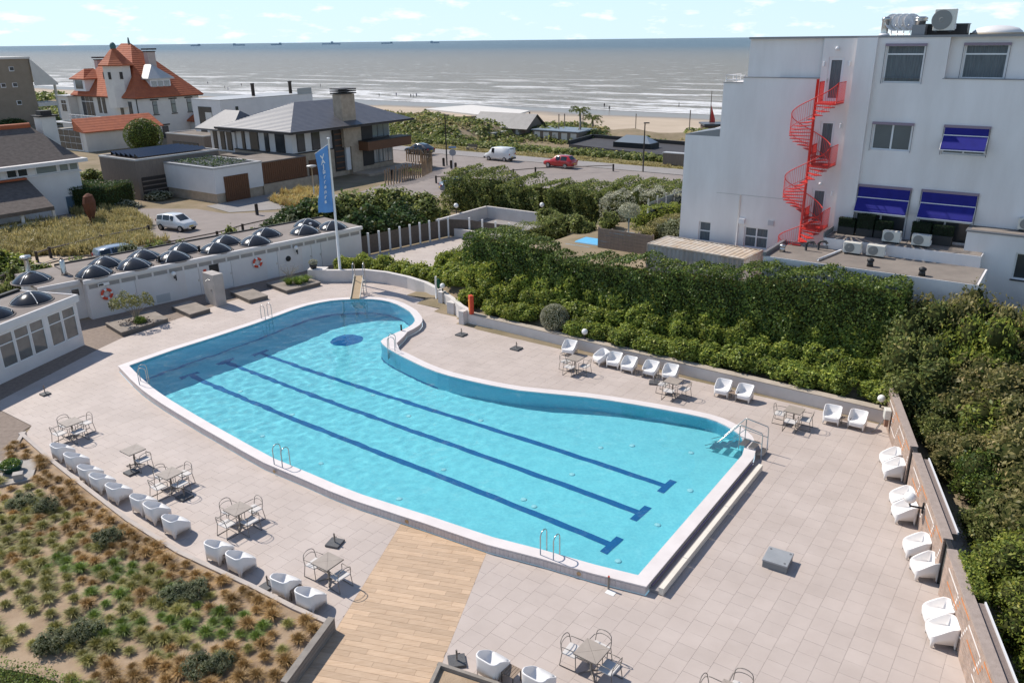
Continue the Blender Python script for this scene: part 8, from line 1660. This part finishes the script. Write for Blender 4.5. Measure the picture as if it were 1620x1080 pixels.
p = onz(1122, 205, 0); t_ = thing('beach_banner', 'red feather banner on a mast behind the hotel corner', 'flag', (p.x, p.y, zterr(p)-0.2)); q = MB(); q.tube([(0, 0, 0), (0, 0, 9)], [0.12, 0.05], 6); q.build('mast', m_hut, t_, world=False); q = MB(); q.add([(0.1, 0, 0.8), (1.3, 0.2, 0.9), (1.0, 0.3, 4), (0.1, 0, 6.5)], [(0, 1, 2, 3)]); q.add([(0.1, 0.03, 0.8), (1.3, 0.23, 0.9), (1.0, 0.33, 4), (0.1, 0.03, 6.5)], [(3, 2, 1, 0)]); q.build('banner', m_red, t_, world=False)
p = onz(1138, 197, 1); t_ = thing('lifeguard_post', 'small dark beach lookout beside the red banner', 'hut', (p.x, p.y, -4)); q = MB(); q.box(-3, 3, -2, 2, 0, 5.0); q.build('cabin', m_hut, t_, world=False); q = MB(); q.box(-3.3, 3.3, -2.3, 2.3, 5.0, 5.3); q.build('roof', m_slate, t_, world=False)
bn = G(748, 236); t_ = thing('park_bench', 'wooden bench on the strip between the black car and the white van', 'bench', G(746, 238.5), rotz_of(U))
for k in range(3): q = MB(); q.box(-0.95, 0.95, -0.25+k*0.17, -0.12+k*0.17, 0.43, 0.47); q.build('seat_slat', m_gwood, t_, world=False)
for k in range(3): q = MB(); q.box(-0.95, 0.95, 0.25, 0.29, 0.55+k*0.16, 0.67+k*0.16); q.build('back_slat', m_gwood, t_, world=False)
for x in (-0.8, 0.8): q = MB(); q.box(x-0.05, x+0.05, -0.25, 0.29, 0, 0.429); q.build('leg', m_conc, t_, world=False)
t_ = thing('parking_bin', 'grey slatted utility box on the verge beside the hotel', 'box', G(1068, 262), rotz_of(U)); q = MB(); q.box(-1.6, 1.6, -0.5, 0.5, 0.1, 1.6); q.build('body', m_gwood, t_, world=False); q = MB(); q.box(-1.7, 1.7, -0.6, 0.6, 1.6, 1.7); q.build('lid', m_zn, t_, world=False)
# ------------------------------------------------------------------ people on the beach (tiny)
def person_mesh(stride):
    J = {'pel': (0, 0, 0.95), 'che': (0, 0.02, 1.32), 'nec': (0, 0.02, 1.50), 'hea': (0, 0.04, 1.66), 'top': (0, 0.03, 1.76)}
    E_ = [('pel', 'che'), ('che', 'nec'), ('nec', 'hea'), ('hea', 'top')]; Rd = {'pel': 0.15, 'che': 0.17, 'nec': 0.065, 'hea': 0.105, 'top': 0.07}
    for s, n in ((-1, 'l'), (1, 'r')):
        d = stride*s; J.update({n+'hip': (0.1*s, 0, 0.88), n+'kne': (0.1*s, d*0.5+0.04, 0.49), n+'ank': (0.1*s, d-0.03, 0.08), n+'toe': (0.1*s, d+0.14, 0.03), n+'sho': (0.2*s, 0.01, 1.42), n+'elb': (0.26*s, -d*0.4, 1.12), n+'han': (0.25*s, -d*0.7+0.08, 0.86)})
        E_ += [('pel', n+'hip'), (n+'hip', n+'kne'), (n+'kne', n+'ank'), (n+'ank', n+'toe'), ('che', n+'sho'), (n+'sho', n+'elb'), (n+'elb', n+'han')]; Rd.update({n+'hip': 0.1, n+'kne': 0.065, n+'ank': 0.045, n+'toe': 0.035, n+'sho': 0.07, n+'elb': 0.05, n+'han': 0.04})
    ks = list(J); me = bpy.data.meshes.new('body'); me.from_pydata([J[k] for k in ks], [(ks.index(a), ks.index(b_)) for a, b_ in E_], []); o = bpy.data.objects.new('tmp', me); COL.objects.link(o); md = o.modifiers.new('s', 'SKIN'); 
    for i, k in enumerate(ks): me.skin_vertices[0].data[i].radius = (Rd[k], Rd[k]); me.skin_vertices[0].data[i].use_root = (k == 'pel')
    o.modifiers.new('d', 'SUBSURF').levels = 1; dg = bpy.context.evaluated_depsgraph_get(); m2 = bpy.data.meshes.new_from_object(o.evaluated_get(dg)); bpy.data.objects.remove(o); m2.name = 'body'; return m2
pm = [person_mesh(0.22), person_mesh(-0.12)]
for i, (x, y, lab, col) in enumerate(((329, 134, 'person in dark clothing walking at the water edge behind the cubic house', 0), (356, 141, 'person in dark clothing in a loose group on the sand behind the cubic house', 0), (361, 143, 'person in blue clothing in a loose group on the sand behind the cubic house', 2), (382, 137, 'person in grey clothing walking alone near the water edge', 1), (475, 147, 'person in dark clothing of a pair at the water edge above the slate roof', 0), (478, 147, 'person in grey clothing of a pair at the water edge above the slate roof', 1), (484, 146, 'person in dark clothing standing in the shallow water', 0), (507, 138, 'person in dark clothing wading far out in the surf', 0), (600, 154, 'person in dark clothing alone on the sand right of the chimney', 0), (627, 153, 'person in blue clothing alone on the sand right of the chimney', 2), (650, 155, 'person in dark clothing in the group of walkers with a dog', 0), (654, 155, 'person in grey clothing in the group of walkers with a dog', 1), (659, 154, 'person in blue clothing in the group of walkers with a dog', 2), (956, 171, 'person in dark clothing at the water edge above the black-roofed pavilion', 0), (964, 176, 'person in dark clothing on the sand above the black-roofed pavilion', 0), (1074, 170, 'person in grey clothing at the water edge near the hotel corner', 1))):
    p = G(x, y, -7.3); 
    for _ in range(6): p = G(x, y, zterr(p))
    m_p = mat('clothes_%d' % col, ((0.02, 0.02, 0.025), (0.12, 0.11, 0.11), (0.03, 0.05, 0.12))[col], 0.9); t_ = thing('person', lab, 'person', p, random.uniform(0, 6.28), 'people on the beach'); link_mesh('body', pm[i % 2], None, t_); o = t_.children[0]
    if not o.data.materials: o.data.materials.append(None)
    o.material_slots[0].link = 'OBJECT'; o.material_slots[0].material = m_p; q = MB(); q.sphere((0, 0.04, 1.68), 0.115, 8, 6); q.build('hair', m_hut, t_, world=False)
# ------------------------------------------------------------------ ships on the horizon
m_ship = mat('ship_hazed', (0.44, 0.52, 0.58), 0.9)  # distance haze is put into this pale blue-grey
for x, L_, hh, bx, lab in ((309, 150, 14, 0.7, 'small cargo ship low on the horizon left of the others'), (378, 190, 16, -0.75, 'long cargo ship on the horizon above the slate roof'), (437, 170, 18, 0.75, 'cargo ship on the horizon with its bridge at one end'), (524, 300, 26, 0.1, 'largest container ship on the horizon with stacked decks'), (612, 190, 14, 0.8, 'flat tanker on the horizon'), (688, 150, 18, -0.7, 'small ship on the horizon farthest along')):
    L_ *= 0.62; hh *= 0.65; p = DIST(x, 70, 9000); p.z = ZSEA; d_ = AZ(-54.5+random.uniform(-20, 20)); t_ = thing('cargo_ship', lab, 'ship', p, rotz_of(Vector((math.cos(math.atan2(p.x, p.y)), -math.sin(math.atan2(p.x, p.y)), 0))), 'ships on the horizon')
    q = MB(); q.prism([(-L_/2, -13), (L_/2-25, -13), (L_/2, 0), (L_/2-25, 13), (-L_/2, 13)], 0, 12); q.build('hull', m_ship, t_, world=False); q = MB(); c_ = bx*L_/2; q.box(c_-12, c_+12, -12, 12, 12, 12+hh); q.build('bridge', m_ship, t_, world=False)
    if L_ > 250: q = MB(); q.box(-L_*0.42, L_*0.38, -11, 11, 12, 22); q.build('cargo', m_ship, t_, world=False)
